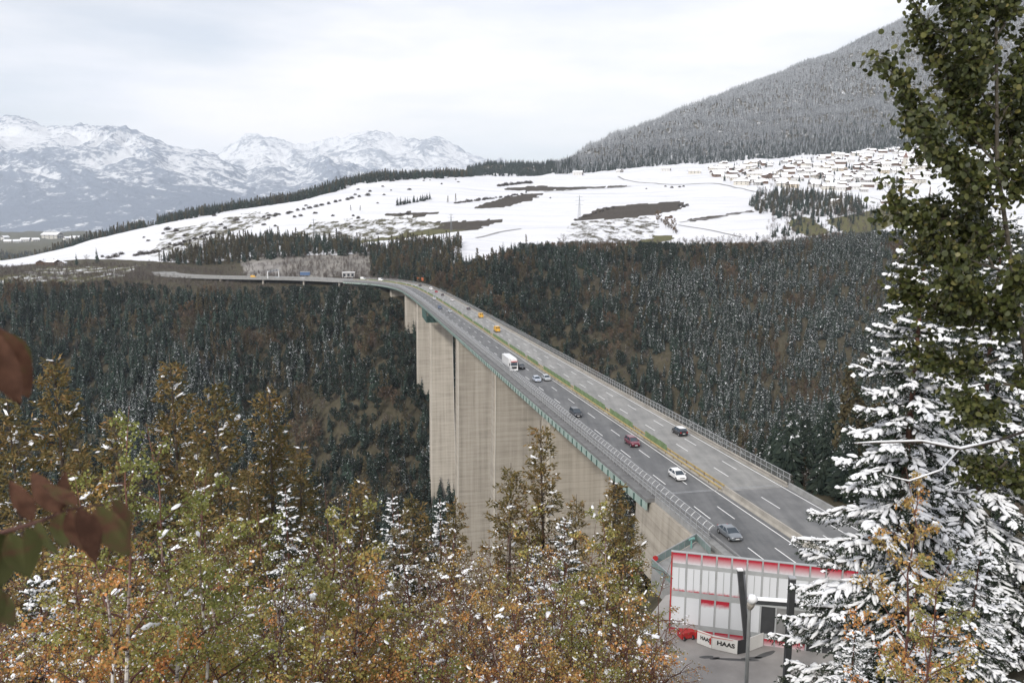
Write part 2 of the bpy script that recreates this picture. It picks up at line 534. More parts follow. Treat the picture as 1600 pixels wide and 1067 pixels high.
snow = np.interp(Sg, [0, 2, 3, 5, 6, 9, 10, 10.6, 11.3, 15, 16, 16.4, 17, 19], [0.46, 0.40, 0.12, 0.30, 0.26, 0.30, 0.40, 0.55, 0.84, 0.86, 0.86, 0.48, 0.48, 0.48])
leftw = np.clip((600 - PXg) / 60, 0, 1)
snow = np.where((Sg > 10) & (Sg < 12.0), snow * (1 - leftw) + 0.30 * leftw, snow)
snow = np.where((Sg > 15.25) & (Qg[None, :] < -0.05), 0.18, snow)
grass = np.full_like(Sg, 0.25); rock = np.zeros_like(Sg)
fieldzone = (Sg > 10.0) & (Sg < 15.6)
for k, poly in FIELDS.items():
    jit = 2.0 * (fbm(Xg / 18.0, Yg / 18.0, 3, 3) - 0.5)
    ins = inpoly(PXg + jit * 6, PYg + jit * 1.2, poly) & fieldzone
    if k.startswith('plough'): snow[ins] = 0.12; grass[ins] = 0.05
    elif k == 'plough3': snow[ins] = 0.2
    elif k.startswith('grass'): snow[ins] = 0.30; grass[ins] = 0.9
    elif k == 'rows': snow[ins] = 0.60; grass[ins] = 0.3
    elif k.startswith('patchy'): snow[ins] = 0.58; grass[ins] = 0.45
    elif k == 'meadow': snow[ins] = 0.52; grass[ins] = 0.8
    elif k == 'bank': snow[ins] = 0.14; grass[ins] = 0.15
    elif k == 'rock': snow[ins] = 0.26; rock[ins] = 0.75
    elif k == 'scrubpatch': snow[ins] = 0.28; grass[ins] = 0.2
    elif k == 'palerock': snow[ins] = 0.24; rock[ins] = 1.0
grass = np.where((Sg > 15.25) & (Qg[None, :] < -0.05), 0.5, grass)
# the car park: paved, no snow
lot = (Sg > 1.9) & (Sg < 4.3) & (PXg > 985) & (PXg < 1420)
snow = np.where(lot, 0.0, snow)

def terrain_mat():
    m = bpy.data.materials.new('hillside')
    nt, ln = nodes_of(m)
    b = nt['Principled BSDF']; b.inputs['Roughness'].default_value = 0.9; b.inputs['Specular IOR Level'].default_value = 0.15
    tc = nt.new('ShaderNodeTexCoord')
    at = N(nt, 'ShaderNodeAttribute', attribute_name='cover')
    sx = nt.new('ShaderNodeSeparateColor'); ln.new(at.outputs['Color'], sx.inputs['Color'])
    n1 = N(nt, 'ShaderNodeTexNoise', Scale=0.03, Detail=8.0, Roughness=0.65); ln.new(tc.outputs['Object'], n1.inputs['Vector'])
    n2 = N(nt, 'ShaderNodeTexNoise', Scale=0.22, Detail=6.0, Roughness=0.65); ln.new(tc.outputs['Object'], n2.inputs['Vector'])
    soil = ramp(nt, [(0.3, (0.032, 0.026, 0.021)), (0.7, (0.078, 0.063, 0.052))]); ln.new(n2.outputs['Fac'], soil.inputs['Fac'])
    gra = ramp(nt, [(0.3, (0.075, 0.082, 0.030)), (0.7, (0.15, 0.135, 0.06))]); ln.new(n2.outputs['Fac'], gra.inputs['Fac'])
    rk = ramp(nt, [(0.35, (0.15, 0.14, 0.135)), (0.65, (0.36, 0.34, 0.31))]); ln.new(n1.outputs['Fac'], rk.inputs['Fac'])
    m1 = nt.new('ShaderNodeMixRGB'); ln.new(sx.outputs['Green'], m1.inputs['Fac']); ln.new(soil.outputs['Color'], m1.inputs['Color1']); ln.new(gra.outputs['Color'], m1.inputs['Color2'])
    m2 = nt.new('ShaderNodeMixRGB'); ln.new(sx.outputs['Blue'], m2.inputs['Fac']); ln.new(m1.outputs['Color'], m2.inputs['Color1']); ln.new(rk.outputs['Color'], m2.inputs['Color2'])
    # snow cover breaks up along stretched drifts
    mp = nt.new('ShaderNodeMapping'); mp.inputs['Scale'].default_value = (1.0, 0.45, 1.0); mp.inputs['Rotation'].default_value = (0, 0, 0.35)
    ln.new(tc.outputs['Object'], mp.inputs['Vector'])
    n3 = N(nt, 'ShaderNodeTexNoise', Scale=0.075, Detail=9.0, Roughness=0.68); ln.new(mp.outputs['Vector'], n3.inputs['Vector'])
    ad = N(nt, 'ShaderNodeMath', operation='ADD'); ln.new(sx.outputs['Red'], ad.inputs[0]); ln.new(n3.outputs['Fac'], ad.inputs[1])
    th = N(nt, 'ShaderNodeMapRange', interpolation_type='SMOOTHSTEP'); th.inputs['From Min'].default_value = 1.0; th.inputs['From Max'].default_value = 1.16
    ln.new(ad.outputs[0], th.inputs['Value'])
    mp4 = nt.new('ShaderNodeMapping'); mp4.inputs['Scale'].default_value = (0.004, 0.05, 0.02); mp4.inputs['Rotation'].default_value = (0, 0, -0.2)
    ln.new(tc.outputs['Object'], mp4.inputs['Vector'])
    n4 = N(nt, 'ShaderNodeTexNoise', Scale=1.0, Detail=7.0, Roughness=0.75, Distortion=0.6); ln.new(mp4.outputs['Vector'], n4.inputs['Vector'])
    sn = ramp(nt, [(0.30, (0.50, 0.51, 0.53)), (0.42, (0.66, 0.67, 0.70)), (0.62, (0.76, 0.765, 0.785))]); ln.new(n4.outputs['Fac'], sn.inputs['Fac'])
    m3 = nt.new('ShaderNodeMixRGB'); ln.new(th.outputs['Result'], m3.inputs['Fac']); ln.new(m2.outputs['Color'], m3.inputs['Color1']); ln.new(sn.outputs['Color'], m3.inputs['Color2'])
    ln.new(m3.outputs['Color'], b.inputs['Base Color'])
    bp = N(nt, 'ShaderNodeBump', Strength=0.5, Distance=1.2); ln.new(n2.outputs['Fac'], bp.inputs['Height']); ln.new(bp.outputs['Normal'], b.inputs['Normal'])
    return m

def grid_faces(nr, nc):
    i = np.arange(nr - 1)[:, None] * nc + np.arange(nc - 1)[None, :]
    i = i.ravel()
    return np.stack([i, i + 1, i + nc + 1, i + nc], axis=1)

NR = len(sr)
def make_terrain():
    me = mesh_np('terrain', np.stack([Xg, Yg, Zg], -1).reshape(-1, 3), grid_faces(NR, NQ))
    ca = me.attributes.new('cover', 'FLOAT_COLOR', 'POINT')
    cc = np.ones((NR * NQ, 4), np.float32)
    cc[:, 0] = snow.ravel(); cc[:, 1] = grass.ravel(); cc[:, 2] = rock.ravel()
    ca.data.foreach_set('color', cc.ravel())
    o = put('terrain', me, terrain_mat(), None, True)
    tag(o, 'snow-dusted valley ground, gorge sides and white fields', None, None, 'structure')
    return o
terrain = make_terrain()

# ================================================================== FAR MOUNTAINS
def mountain_mat(name, snowline, span, rockcol, woodcol, wood_top):
    """rock and woods below, snow above, both broken by gullies"""
    m = bpy.data.materials.new(name)
    nt, ln = nodes_of(m)
    b = nt['Principled BSDF']; b.inputs['Roughness'].default_value = 0.9; b.inputs['Specular IOR Level'].default_value = 0.1
    ge = nt.new('ShaderNodeNewGeometry')
    sx = nt.new('ShaderNodeSeparateXYZ'); ln.new(ge.outputs['Position'], sx.inputs['Vector'])
    at = N(nt, 'ShaderNodeAttribute', attribute_name='rnd')
    n1 = N(nt, 'ShaderNodeTexNoise', Scale=0.0030, Detail=12.0, Roughness=0.74); ln.new(ge.outputs['Position'], n1.inputs['Vector'])
    n2 = N(nt, 'ShaderNodeTexNoise', Scale=0.012, Detail=8.0, Roughness=0.7); ln.new(ge.outputs['Position'], n2.inputs['Vector'])
    h = N(nt, 'ShaderNodeMapRange'); h.clamp = False
    h.inputs['From Min'].default_value = snowline - span; h.inputs['From Max'].default_value = snowline + span
    h.inputs['To Min'].default_value = -0.5; h.inputs['To Max'].default_value = 0.5
    ln.new(sx.outputs['Z'], h.inputs['Value'])
    hc = N(nt, 'ShaderNodeMath', operation='MINIMUM'); hc.inputs[1].default_value = 0.27; ln.new(h.outputs['Result'], hc.inputs[0])
    a1 = N(nt, 'ShaderNodeMath', operation='MULTIPLY_ADD'); a1.inputs[1].default_value = 2.3; ln.new(n1.outputs['Fac'], a1.inputs[0]); ln.new(hc.outputs[0], a1.inputs[2])
    a2 = N(nt, 'ShaderNodeMath', operation='MULTIPLY_ADD'); a2.inputs[1].default_value = 1.3; ln.new(at.outputs['Fac'], a2.inputs[0]); ln.new(a1.outputs[0], a2.inputs[2])
    a3 = N(nt, 'ShaderNodeMath', operation='MULTIPLY_ADD'); a3.inputs[1].default_value = 2.0; ln.new(n2.outputs['Fac'], a3.inputs[0]); ln.new(a2.outputs[0], a3.inputs[2])
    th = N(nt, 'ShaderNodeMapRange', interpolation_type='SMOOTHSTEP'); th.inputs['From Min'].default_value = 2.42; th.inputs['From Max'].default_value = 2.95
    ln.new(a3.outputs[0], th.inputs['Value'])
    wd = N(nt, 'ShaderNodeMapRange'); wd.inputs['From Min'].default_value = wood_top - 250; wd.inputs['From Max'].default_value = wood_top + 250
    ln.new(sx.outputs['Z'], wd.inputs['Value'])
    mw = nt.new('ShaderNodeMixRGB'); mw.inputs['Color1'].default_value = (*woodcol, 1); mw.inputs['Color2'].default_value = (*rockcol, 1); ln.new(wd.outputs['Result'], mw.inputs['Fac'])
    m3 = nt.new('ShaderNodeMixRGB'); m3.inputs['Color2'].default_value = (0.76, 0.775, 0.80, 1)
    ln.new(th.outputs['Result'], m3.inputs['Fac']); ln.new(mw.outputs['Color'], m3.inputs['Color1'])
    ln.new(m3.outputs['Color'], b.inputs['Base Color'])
    bp = N(nt, 'ShaderNodeBump', Strength=1.0, Distance=70.0); ln.new(n1.outputs['Fac'], bp.inputs['Height']); ln.new(bp.outputs['Normal'], b.inputs['Normal'])
    return m

def range_mesh(name, skyline, y0, y1, z0, seed, gully, mat, label, nq=520, nr=150, power=1.15, rel=1.0):
    """a mountain range: crest along a skyline, ribs and gullies running down to its foot, and a back side"""
    px = np.array([s[0] for s in skyline], float); py = np.array([s[1] for s in skyline], float)
    P = np.linspace(px[0], px[-1], nq)
    top = np.interp(P, px, py)
    q = (P - CX) / FPX
    zt = H + y1 * Ssl(top)
    crag = (fbm(P / 9.0, P * 0 + seed, 4, seed) - 0.5) * 0.008 * y1
    ker = np.exp(-0.5 * (np.arange(-40, 41) / 16.0) ** 2); ker /= ker.sum()
    zs_ = np.convolve(np.pad(zt, 40, mode='edge'), ker, 'valid')
    crag = crag + zt - zs_; zt = zs_
    t = np.concatenate([np.linspace(0, 1, nr - 26), np.linspace(1, 1.6, 27)[1:]])
    T, Qm = np.meshgrid(t, q, indexing='ij')
    Y = np.where(T <= 1, y0 + (y1 - y0) * T, y1 + (T - 1) * (y1 - y0))
    X = Qm * Y
    prof = np.where(T <= 1, np.clip(T, 0, 1) ** power, np.clip(1 - (T - 1) * 1.1, 0, 1))
    Z = z0 + (zt[None, :] - z0) * prof + crag[None, :] * np.clip((np.minimum(T, 2 - T) - 0.85) / 0.15, 0, 1) ** 1.5
    hgt = zt[None, :] - z0
    u = X / (gully * 1.5) + Y / (gully * 4.5); w = Y / (gully * 1.9) - X / (gully * 6.0)
    wob = fbm(X / (gully * 2.5), Y / (gully * 1.8), 3, seed + 2) * 3.0
    r1 = 1 - np.abs(2 * fbm(u + wob, w, 4, seed) - 1)
    r2 = 1 - np.abs(2 * fbm(u * 2.7 + wob * 1.5, w * 1.6, 4, seed + 5) - 1)
    env = np.clip(T, 0, 1) * np.clip((1.0 - T) * 7, 0, 1)
    Z = Z + rel * env * hgt * (0.30 * (r1 - 0.65) + 0.13 * (r2 - 0.65))
    gul = 1 - (0.6 * r1 + 0.4 * r2)
    me = mesh_np(name, np.stack([X, Y, Z], -1).reshape(-1, 3), grid_faces(len(t), nq), (gul * 1.6).ravel())
    o = put(name, me, mat, None, True)
    tag(o, label, None, None, 'structure')
    return o
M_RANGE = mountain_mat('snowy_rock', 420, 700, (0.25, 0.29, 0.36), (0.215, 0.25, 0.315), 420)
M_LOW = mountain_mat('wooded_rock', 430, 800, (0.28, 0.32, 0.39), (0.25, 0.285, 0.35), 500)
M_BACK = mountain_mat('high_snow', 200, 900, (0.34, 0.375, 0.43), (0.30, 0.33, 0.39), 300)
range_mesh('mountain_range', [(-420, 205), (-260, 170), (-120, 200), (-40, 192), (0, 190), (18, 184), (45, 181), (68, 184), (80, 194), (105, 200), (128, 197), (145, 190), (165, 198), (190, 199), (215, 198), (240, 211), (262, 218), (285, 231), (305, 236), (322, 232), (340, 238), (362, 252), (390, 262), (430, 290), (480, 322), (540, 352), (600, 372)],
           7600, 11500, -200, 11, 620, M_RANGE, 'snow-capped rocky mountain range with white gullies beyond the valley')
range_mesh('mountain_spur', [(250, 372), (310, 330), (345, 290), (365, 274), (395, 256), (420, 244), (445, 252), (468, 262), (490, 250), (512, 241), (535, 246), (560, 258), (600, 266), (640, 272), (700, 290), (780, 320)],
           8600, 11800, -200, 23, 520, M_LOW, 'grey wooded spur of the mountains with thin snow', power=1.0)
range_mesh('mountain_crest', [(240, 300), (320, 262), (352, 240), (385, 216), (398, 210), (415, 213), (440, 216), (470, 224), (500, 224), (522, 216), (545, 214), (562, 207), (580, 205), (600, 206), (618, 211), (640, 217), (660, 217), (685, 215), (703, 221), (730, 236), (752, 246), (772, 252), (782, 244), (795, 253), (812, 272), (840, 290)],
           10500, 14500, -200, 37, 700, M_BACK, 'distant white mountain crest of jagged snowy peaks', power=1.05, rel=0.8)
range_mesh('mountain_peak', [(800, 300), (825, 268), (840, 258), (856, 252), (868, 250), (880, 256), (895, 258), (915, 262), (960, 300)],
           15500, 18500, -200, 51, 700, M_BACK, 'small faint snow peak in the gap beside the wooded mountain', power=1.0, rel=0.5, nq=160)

# ================================================================== MOTORWAY ALIGNMENT
_ctl = np.array([(52.5, 50), (46.0, 84), (36, 133), (26.3, 181), (12, 251), (-12.6, 372), (-47.5, 544), (-72, 655), (-87, 712), (-107, 762), (-134, 802), (-172, 834), (-222, 856), (-290, 869), (-340, 882), (-378, 905), (-398, 938), (-404, 980)], float)
def _catmull(P, per=1.0):
    out = []
    for i in range(1, len(P) - 2):
        p0, p1, p2, p3 = P[i-1], P[i], P[i+1], P[i+2]
        n = max(2, int(np.linalg.norm(p2 - p1) / per))
        t = np.linspace(0, 1, n, endpoint=False)[:, None]
        out.append(0.5 * ((2*p1) + (-p0+p2)*t + (2*p0-5*p1+4*p2-p3)*t**2 + (-p0+3*p1-3*p2+p3)*t**3))
    return np.vstack(out)
_pl = _catmull(_ctl, 1.0)
_sl = np.concatenate([[0], np.cumsum(np.linalg.norm(np.diff(_pl, axis=0), axis=1))])
S_JOINT = float(np.interp(133, _pl[:, 1], _sl))
S_END = float(np.interp(826, _pl[:, 1], _sl))       # far abutment
S_MAX = _sl[-1] - 2
def deck_z(s):
    """the deck falls steadily away from the eye, then runs level beyond the far abutment"""
    Yl = np.interp(s, _sl, _pl[:, 1])
    return np.where(Yl < 133, -0.039 * (Yl - 133), -0.039 * (np.minimum(Yl, 836) - 133))
def axis(s):
    s = np.asarray(s, float)
    x = np.interp(s, _sl, _pl[:, 0]); y = np.interp(s, _sl, _pl[:, 1])
    dx = np.interp(s + 1.5, _sl, _pl[:, 0]) - np.interp(s - 1.5, _sl, _pl[:, 0])
    dy = np.interp(s + 1.5, _sl, _pl[:, 1]) - np.interp(s - 1.5, _sl, _pl[:, 1])
    L = np.hypot(dx, dy)
    return x, y, deck_z(s), dx / L, dy / L
def road_pt(s, off, dz=0.0):
    """off > 0 is the right-hand side looking away from the eye"""
    x, y, z, tx, ty = axis(s)
    return np.stack([x + ty * off, y - tx * off, z + dz + 0 * x], -1)
def road_from_px(px, py):
    """distance along and offset across the motorway for a picture point on its surface"""
    s = float(Ssl(py))
    Y = (0.039 * 133 - H) / (s + 0.039)
    if Y > 836 or Y < 0:
        Y = (-0.039 * 703 - H) / s
    X = Qpx(px, py) * Y
    d = np.hypot(_pl[:, 0] - X, _pl[:, 1] - Y)
    k = int(np.argmin(d)); sk = _sl[k]
    x, y, z, tx, ty = axis(sk)
    return float(sk), float((X - x) * ty - (Y - y) * tx)

def strip(mb, s, offs, a=None):
    """a ribbon along the road through a cross-section [(offset, height)...]"""
    s = np.asarray(s, float)
    n, k = len(s), len(offs)
    v = np.stack([road_pt(s, o, dz) for o, dz in offs], 1).reshape(-1, 3)
    f = [(i*k + j, i*k + j + 1, (i+1)*k + j + 1, (i+1)*k + j) for i in range(n - 1) for j in range(k - 1)]
    return mb.add(v, f)
def closed(mb, s, offs):
    s = np.asarray(s, float); n, k = len(s), len(offs)
    v = np.stack([road_pt(s, o, dz) for o, dz in offs], 1).reshape(-1, 3)
    f = [(i*k + j, i*k + (j+1) % k, (i+1)*k + (j+1) % k, (i+1)*k + j) for i in range(n - 1) for j in range(k)]
    f.append(tuple(range(k - 1, -1, -1))); f.append(tuple((n-1)*k + j for j in range(k)))
    return mb.add(v, f)
def srange(a, b, step):
    return np.linspace(a, b, max(2, int(abs(b - a) / step) + 1))

# ------------------------------------------------------------------ materials
def asphalt_mat(name, c0, c1):
    m = bpy.data.materials.new(name)
    nt, ln = nodes_of(m)
    b = nt['Principled BSDF']; b.inputs['Roughness'].default_value = 0.75; b.inputs['Specular IOR Level'].default_value = 0.35
    tc = nt.new('ShaderNodeTexCoord')
    mp = nt.new('ShaderNodeMapping'); mp.inputs['Rotation'].default_value = (0, 0, -0.2); mp.inputs['Scale'].default_value = (0.55, 0.012, 1)
    ln.new(tc.outputs['Object'], mp.inputs['Vector'])
    n1 = N(nt, 'ShaderNodeTexNoise', Scale=1.0, Detail=5.0, Roughness=0.6); ln.new(mp.outputs['Vector'], n1.inputs['Vector'])
    n2 = N(nt, 'ShaderNodeTexNoise', Scale=0.25, Detail=8.0, Roughness=0.7); ln.new(tc.outputs['Object'], n2.inputs['Vector'])
    ad = N(nt, 'ShaderNodeMath', operation='MULTIPLY_ADD'); ad.inputs[1].default_value = 0.5; ln.new(n2.outputs['Fac'], ad.inputs[0]); 
    hf = N(nt, 'ShaderNodeMath', operation='MULTIPLY'); hf.inputs[1].default_value = 0.5; ln.new(n1.outputs['Fac'], hf.inputs[0]); ln.new(hf.outputs[0], ad.inputs[2])
    r = ramp(nt, [(0.41, c0), (0.59, c1)]); ln.new(ad.outputs[0], r.inputs['Fac'])
    ln.new(r.outputs['Color'], b.inputs['Base Color'])
    return m
M_ASPH_L = asphalt_mat('dark_asphalt', (0.105, 0.108, 0.111), (0.165, 0.167, 0.168))
M_ASPH_R = asphalt_mat('worn_asphalt', (0.20, 0.20, 0.193), (0.29, 0.286, 0.273))
M_ASPH_N = asphalt_mat('grey_asphalt', (0.135, 0.137, 0.138), (0.205, 0.205, 0.203))
M_PAINT = make_mat('road_paint', (0.78, 0.78, 0.77), 0.6, 0.12, 1.5)
M_CONC = make_mat('concrete', (0.36, 0.335, 0.295), 0.85, 0.22, 0.35, bump=0.2)
M_CONCG = make_mat('grey_concrete', (0.27, 0.27, 0.265), 0.85, 0.2, 0.5)
M_LEDGE = make_mat('ledge_concrete', (0.17, 0.17, 0.17), 0.85, 0.25, 0.5)
M_STEEL = make_mat('galvanised_steel', (0.40, 0.41, 0.42), 0.45, 0.15, 2.0, metal=0.35)
M_DSTEEL = make_mat('dull_steel', (0.24, 0.24, 0.24), 0.6, 0.2, 1.0, metal=0.2)
M_GREEN = make_mat('green_paint', (0.055, 0.105, 0.092), 0.55, 0.25, 0.8)
M_LGREEN = make_mat('pale_green_paint', (0.31, 0.39, 0.355), 0.55, 0.2, 0.8)
M_GLARE = make_mat('glare_screen_green', (0.13, 0.185, 0.095), 0.6, 0.3, 0.6)
M_YELLOW = make_mat('rail_yellow', (0.42, 0.32, 0.14), 0.55, 0.25, 0.8)
M_RUST = make_mat('rusty_post', (0.16, 0.09, 0.05), 0.8, 0.3, 2.0)
M_BLACK = make_mat('black_rubber', (0.02, 0.02, 0.022), 0.7, 0.2, 4.0)

def pier_mat():
    """board-marked concrete with casting lifts and rain streaks"""
    m = bpy.data.materials.new('pier_concrete')
    nt, ln = nodes_of(m)
    b = nt['Principled BSDF']; b.inputs['Roughness'].default_value = 0.9; b.inputs['Specular IOR Level'].default_value = 0.2
    ge = nt.new('ShaderNodeNewGeometry')
    mp = nt.new('ShaderNodeMapping'); mp.inputs['Scale'].default_value = (0.05, 0.05, 0.6); ln.new(ge.outputs['Position'], mp.inputs['Vector'])
    n1 = N(nt, 'ShaderNodeTexNoise', Scale=1.0, Detail=6.0, Roughness=0.7); ln.new(mp.outputs['Vector'], n1.inputs['Vector'])
    mp2 = nt.new('ShaderNodeMapping'); mp2.inputs['Scale'].default_value = (0.5, 0.5, 0.016); ln.new(ge.outputs['Position'], mp2.inputs['Vector'])
    n2 = N(nt, 'ShaderNodeTexNoise', Scale=1.0, Detail=5.0, Roughness=0.7); ln.new(mp2.outputs['Vector'], n2.inputs['Vector'])
    mu = N(nt, 'ShaderNodeMath', operation='MULTIPLY'); mu.inputs[1].default_value = 0.45; ln.new(n1.outputs['Fac'], mu.inputs[0])
    ad = N(nt, 'ShaderNodeMath', operation='MULTIPLY_ADD'); ad.inputs[1].default_value = 0.55; ln.new(n2.outputs['Fac'], ad.inputs[0]); ln.new(mu.outputs[0], ad.inputs[2])
    r = ramp(nt, [(0.30, (0.27, 0.243, 0.205)), (0.5, (0.47, 0.425, 0.36)), (0.68, (0.60, 0.55, 0.475))]); ln.new(ad.outputs[0], r.inputs['Fac'])
    wv = N(nt, 'ShaderNodeTexWave', Scale=0.16, Distortion=1.2, Detail=3.0); wv.bands_direction = 'Z'; wv.wave_profile = 'SAW'; ln.new(ge.outputs['Position'], wv.inputs['Vector'])
    wr = ramp(nt, [(0.0, (0.62, 0.60, 0.57)), (0.12, (0.97, 0.97, 0.97)), (1.0, (1.0, 1.0, 1.0))]); ln.new(wv.outputs['Fac'], wr.inputs['Fac'])
    mm = nt.new('ShaderNodeMixRGB'); mm.blend_type = 'MULTIPLY'; mm.inputs['Fac'].default_value = 0.6; ln.new(r.outputs['Color'], mm.inputs['Color1']); ln.new(wr.outputs['Color'], mm.inputs['Color2'])
    oi = nt.new('ShaderNodeObjectInfo'); mr = nt.new('ShaderNodeMapRange'); mr.inputs['To Min'].default_value = 0.74; mr.inputs['To Max'].default_value = 1.04; ln.new(oi.outputs['Random'], mr.inputs['Value'])
    hv = nt.new('ShaderNodeHueSaturation'); ln.new(mr.outputs['Result'], hv.inputs['Value']); ln.new(mm.outputs['Color'], hv.inputs['Color'])
    ln.new(hv.outputs['Color'], b.inputs['Base Color'])
    return m
M_LITEDGE = make_mat('lit_edge_concrete', (0.60, 0.565, 0.50), .85, .12, .3)  # lighter tone paints the lit edge line on the piers
M_PIER = pier_mat()

# ================================================================== THE BRIDGE
bridge = empty('motorway_bridge', tuple(road_pt(S_JOINT, 0)[()] if False else (float(axis(S_JOINT)[0]), float(axis(S_JOINT)[1]), 0)))
BO = np.array(bridge.location)
tag(bridge, 'long high motorway bridge on tall concrete piers crossing the wooded gorge', 'bridge')
def bpart(mb, name, mat, parent=bridge, smooth=False):
    for k in range(len(mb.v)):
        mb.v[k] = mb.v[k] - BO
    return mb.build(name, mat, parent, smooth)

HW = 12.0
ss = srange(S_JOINT, S_END, 3.0)
dk = closed(MB(), ss, [(-13.9, -0.30), (-12.2, -0.30), (-12.2, -0.06), (12.2, -0.06), (12.2, -0.30), (13.2, -0.30), (13.2, -0.95), (5.2, -1.5), (-5.2, -1.5), (-13.9, -0.95)])
bpart(dk, 'deck_slab', M_LEDGE)
roadL = bpart(strip(MB(), ss, [(-11.2, 0), (-0.75, 0)]), 'carriageway', M_ASPH_L)
roadR = bpart(strip(MB(), ss, [(0.75, 0), (11.4, 0)]), 'carriageway', M_ASPH_R)
bpart(closed(MB(), ss, [(-0.75, -0.05), (-0.75, 0.10), (0.75, 0.10), (0.75, -0.05)]), 'median_kerb', M_CONC)
bpart(closed(MB(), ss, [(-12.2, -0.05), (-12.2, 0.14), (-11.2, 0.14), (-11.2, -0.05)]), 'kerb', M_CONCG)
bpart(closed(MB(), ss, [(11.4, -0.05), (11.4, 0.14), (12.2, 0.14), (12.2, -0.05)]), 'kerb', M_CONC)
bpart(closed(MB(), ss, [(-5.0, -5.6), (-5.0, -1.4), (5.0, -1.4), (5.0, -5.6)]), 'box_girder', M_GREEN)
# outer flange: pale green panels between dark bracket plates
fl = bpart(closed(MB(), ss, [(-13.96, -2.25), (-13.96, -0.90), (-13.7, -0.90), (-13.7, -2.25)]), 'edge_beam', M_LGREEN)
bpart(closed(MB(), ss, [(12.4, -2.05), (12.4, -0.92), (12.7, -0.92), (12.7, -2.05)]), 'edge_beam', M_LGREEN)
_c = 0
rest = MB()
for s in np.arange(S_JOINT + 2, S_END - 1, 3.6):
    p = road_pt(s, -9.0, -1.9); x, y, z, tx, ty = axis(s)
    a = MB()
    # bracket plate: a tapering web under the cantilever, with a vertical plate on the outer beam
    o = lambda off, dz, ds: np.array(road_pt(s + ds, off, dz))
    for d0, d1 in ((-0.14, 0.14),):
        prof = [(-14.12, -0.97), (-14.12, -2.15), (-13.5, -2.4), (-5.02, -4.2), (-5.02, -1.52)]
        a.prism([o(q, w, d0) for q, w in prof], o(0, 0, d1) - o(0, 0, d0))
    if _c < 120:
        bpart(a, 'bracket', M_GREEN); _c += 1
    else:
        rest.v.extend(a.v); off = rest.n; rest.f.extend(tuple(i + off for i in f) for f in a.f); rest.n += a.n
if rest.n:
    tag(bpart(rest, 'brackets', M_GREEN), kind='stuff')

# lane markings
dash_me = MB().box((0, 0, 0.006), (0.17, 6.0, 0.006)).mesh('lane_dash'); dash_me.materials.append(M_PAINT)
def dashes(parent, off, s0, s1, ph=0.0, base=None, name='lane_dash'):
    base = BO if base is None else base
    for s in np.arange(s0 + ph, s1 - 6, 18.0):
        m = s + 3.0
        p = road_pt(m, off, 0.004); x, y, z, tx, ty = axis(m)
        o = bpy.data.objects.new(name, dash_me)
        o.location = Vector(p) - Vector(base)
        o.rotation_euler = (math.atan(-0.039 if float(axis(m)[1]) < 830 else 0), 0, math.atan2(-tx, ty))
        link(o, parent)
# phases read off the nearest marks
sA, _ = road_from_px(1027, 757); sB, _ = road_from_px(1003, 715); sC, _ = road_from_px(1129, 745); sD, _ = road_from_px(1147, 735)
S_NEAR = _sl[0] + 2
def lane_lines(parentL, parentR, s0, s1, base):
    for par, off, ref in ((parentL, -8.1, sA), (parentL, -4.5, sB), (parentR, 4.7, sC), (parentR, 8.2, sD)):
        ph = (ref - s0) % 18.0
        dashes(par, off, s0, s1, ph, base)
lane_lines(roadL, roadR, S_JOINT, S_END, BO)
for par, off in ((roadL, -1.35), (roadL, -10.75), (roadR, 1.35), (roadR, 10.9)):
    bpart(closed(MB(), ss, [(off - 0.09, 0.002), (off - 0.09, 0.012), (off + 0.09, 0.012), (off + 0.09, 0.002)]), 'edge_line', M_PAINT, par)
# expansion joint across both carriageways
jm = MB()
for d, w in ((0.0, 0.16), (0.55, 0.10)):
    for a, b in ((-11.1, -0.8), (0.8, 11.3)):
        P = [road_pt(S_JOINT + d + 0.9 + e, o, 0.014) for o, e in ((a, 0), (b, 0), (b, w), (a, w))]
        jm.prism(P, (0, 0, 0.012))
bpart(jm, 'expansion_joint', M_STEEL)

# median: yellow rail on rusty posts, green anti-glare slats behind it
S_GL = road_from_px(1040, 706)[0]
med = bpart(closed(MB(), ss, [(-0.62, 0.48), (-0.66, 0.56), (-0.66, 0.74), (-0.62, 0.82), (-0.52, 0.82), (-0.52, 0.48)]), 'guard_rail', M_YELLOW)
med2 = bpart(closed(MB(), ss, [(0.62, 0.48), (0.66, 0.56), (0.66, 0.74), (0.62, 0.82), (0.52, 0.82), (0.52, 0.48)]), 'guard_rail', M_YELLOW)
def post_run(mb_fn, s_list, name, mat, parent, limit=110):
    me = None
    far = MB()
    for k, s in enumerate(s_list):
        x, y, z, tx, ty = axis(s)
        if k < limit:
            if me is None:
                me = mb_fn(MB()).mesh(name); me.materials.append(mat)
            o = bpy.data.objects.new(name, me)
            o.location = Vector((float(x), float(y), float(z))) - Vector(BO)
            o.rotation_euler = (0, 0, math.atan2(-tx, ty))
            link(o, parent)
        else:
            a = mb_fn(MB())
            c, sn = float(ty), float(-tx)
            for v in a.v:
                v2 = np.stack([v[:, 0] * c - v[:, 1] * sn + float(x), v[:, 0] * sn + v[:, 1] * c + float(y), v[:, 2] + float(z)], -1)
                far.v.append(v2)
            off = far.n; far.f.extend(tuple(i + off for i in f) for f in a.f); far.n += a.n
    if far.n:
        tag(bpart(far, name + 's', mat, parent), kind='stuff')
def _mpost(a):
    return a.box((-0.48, 0, 0.45), (0.08, 0.12, 0.72)).box((0.48, 0, 0.45), (0.08, 0.12, 0.72))
post_run(_mpost, list(np.arange(S_JOINT + 1, S_END, 4.0)), 'rail_post', M_RUST, med, 90)
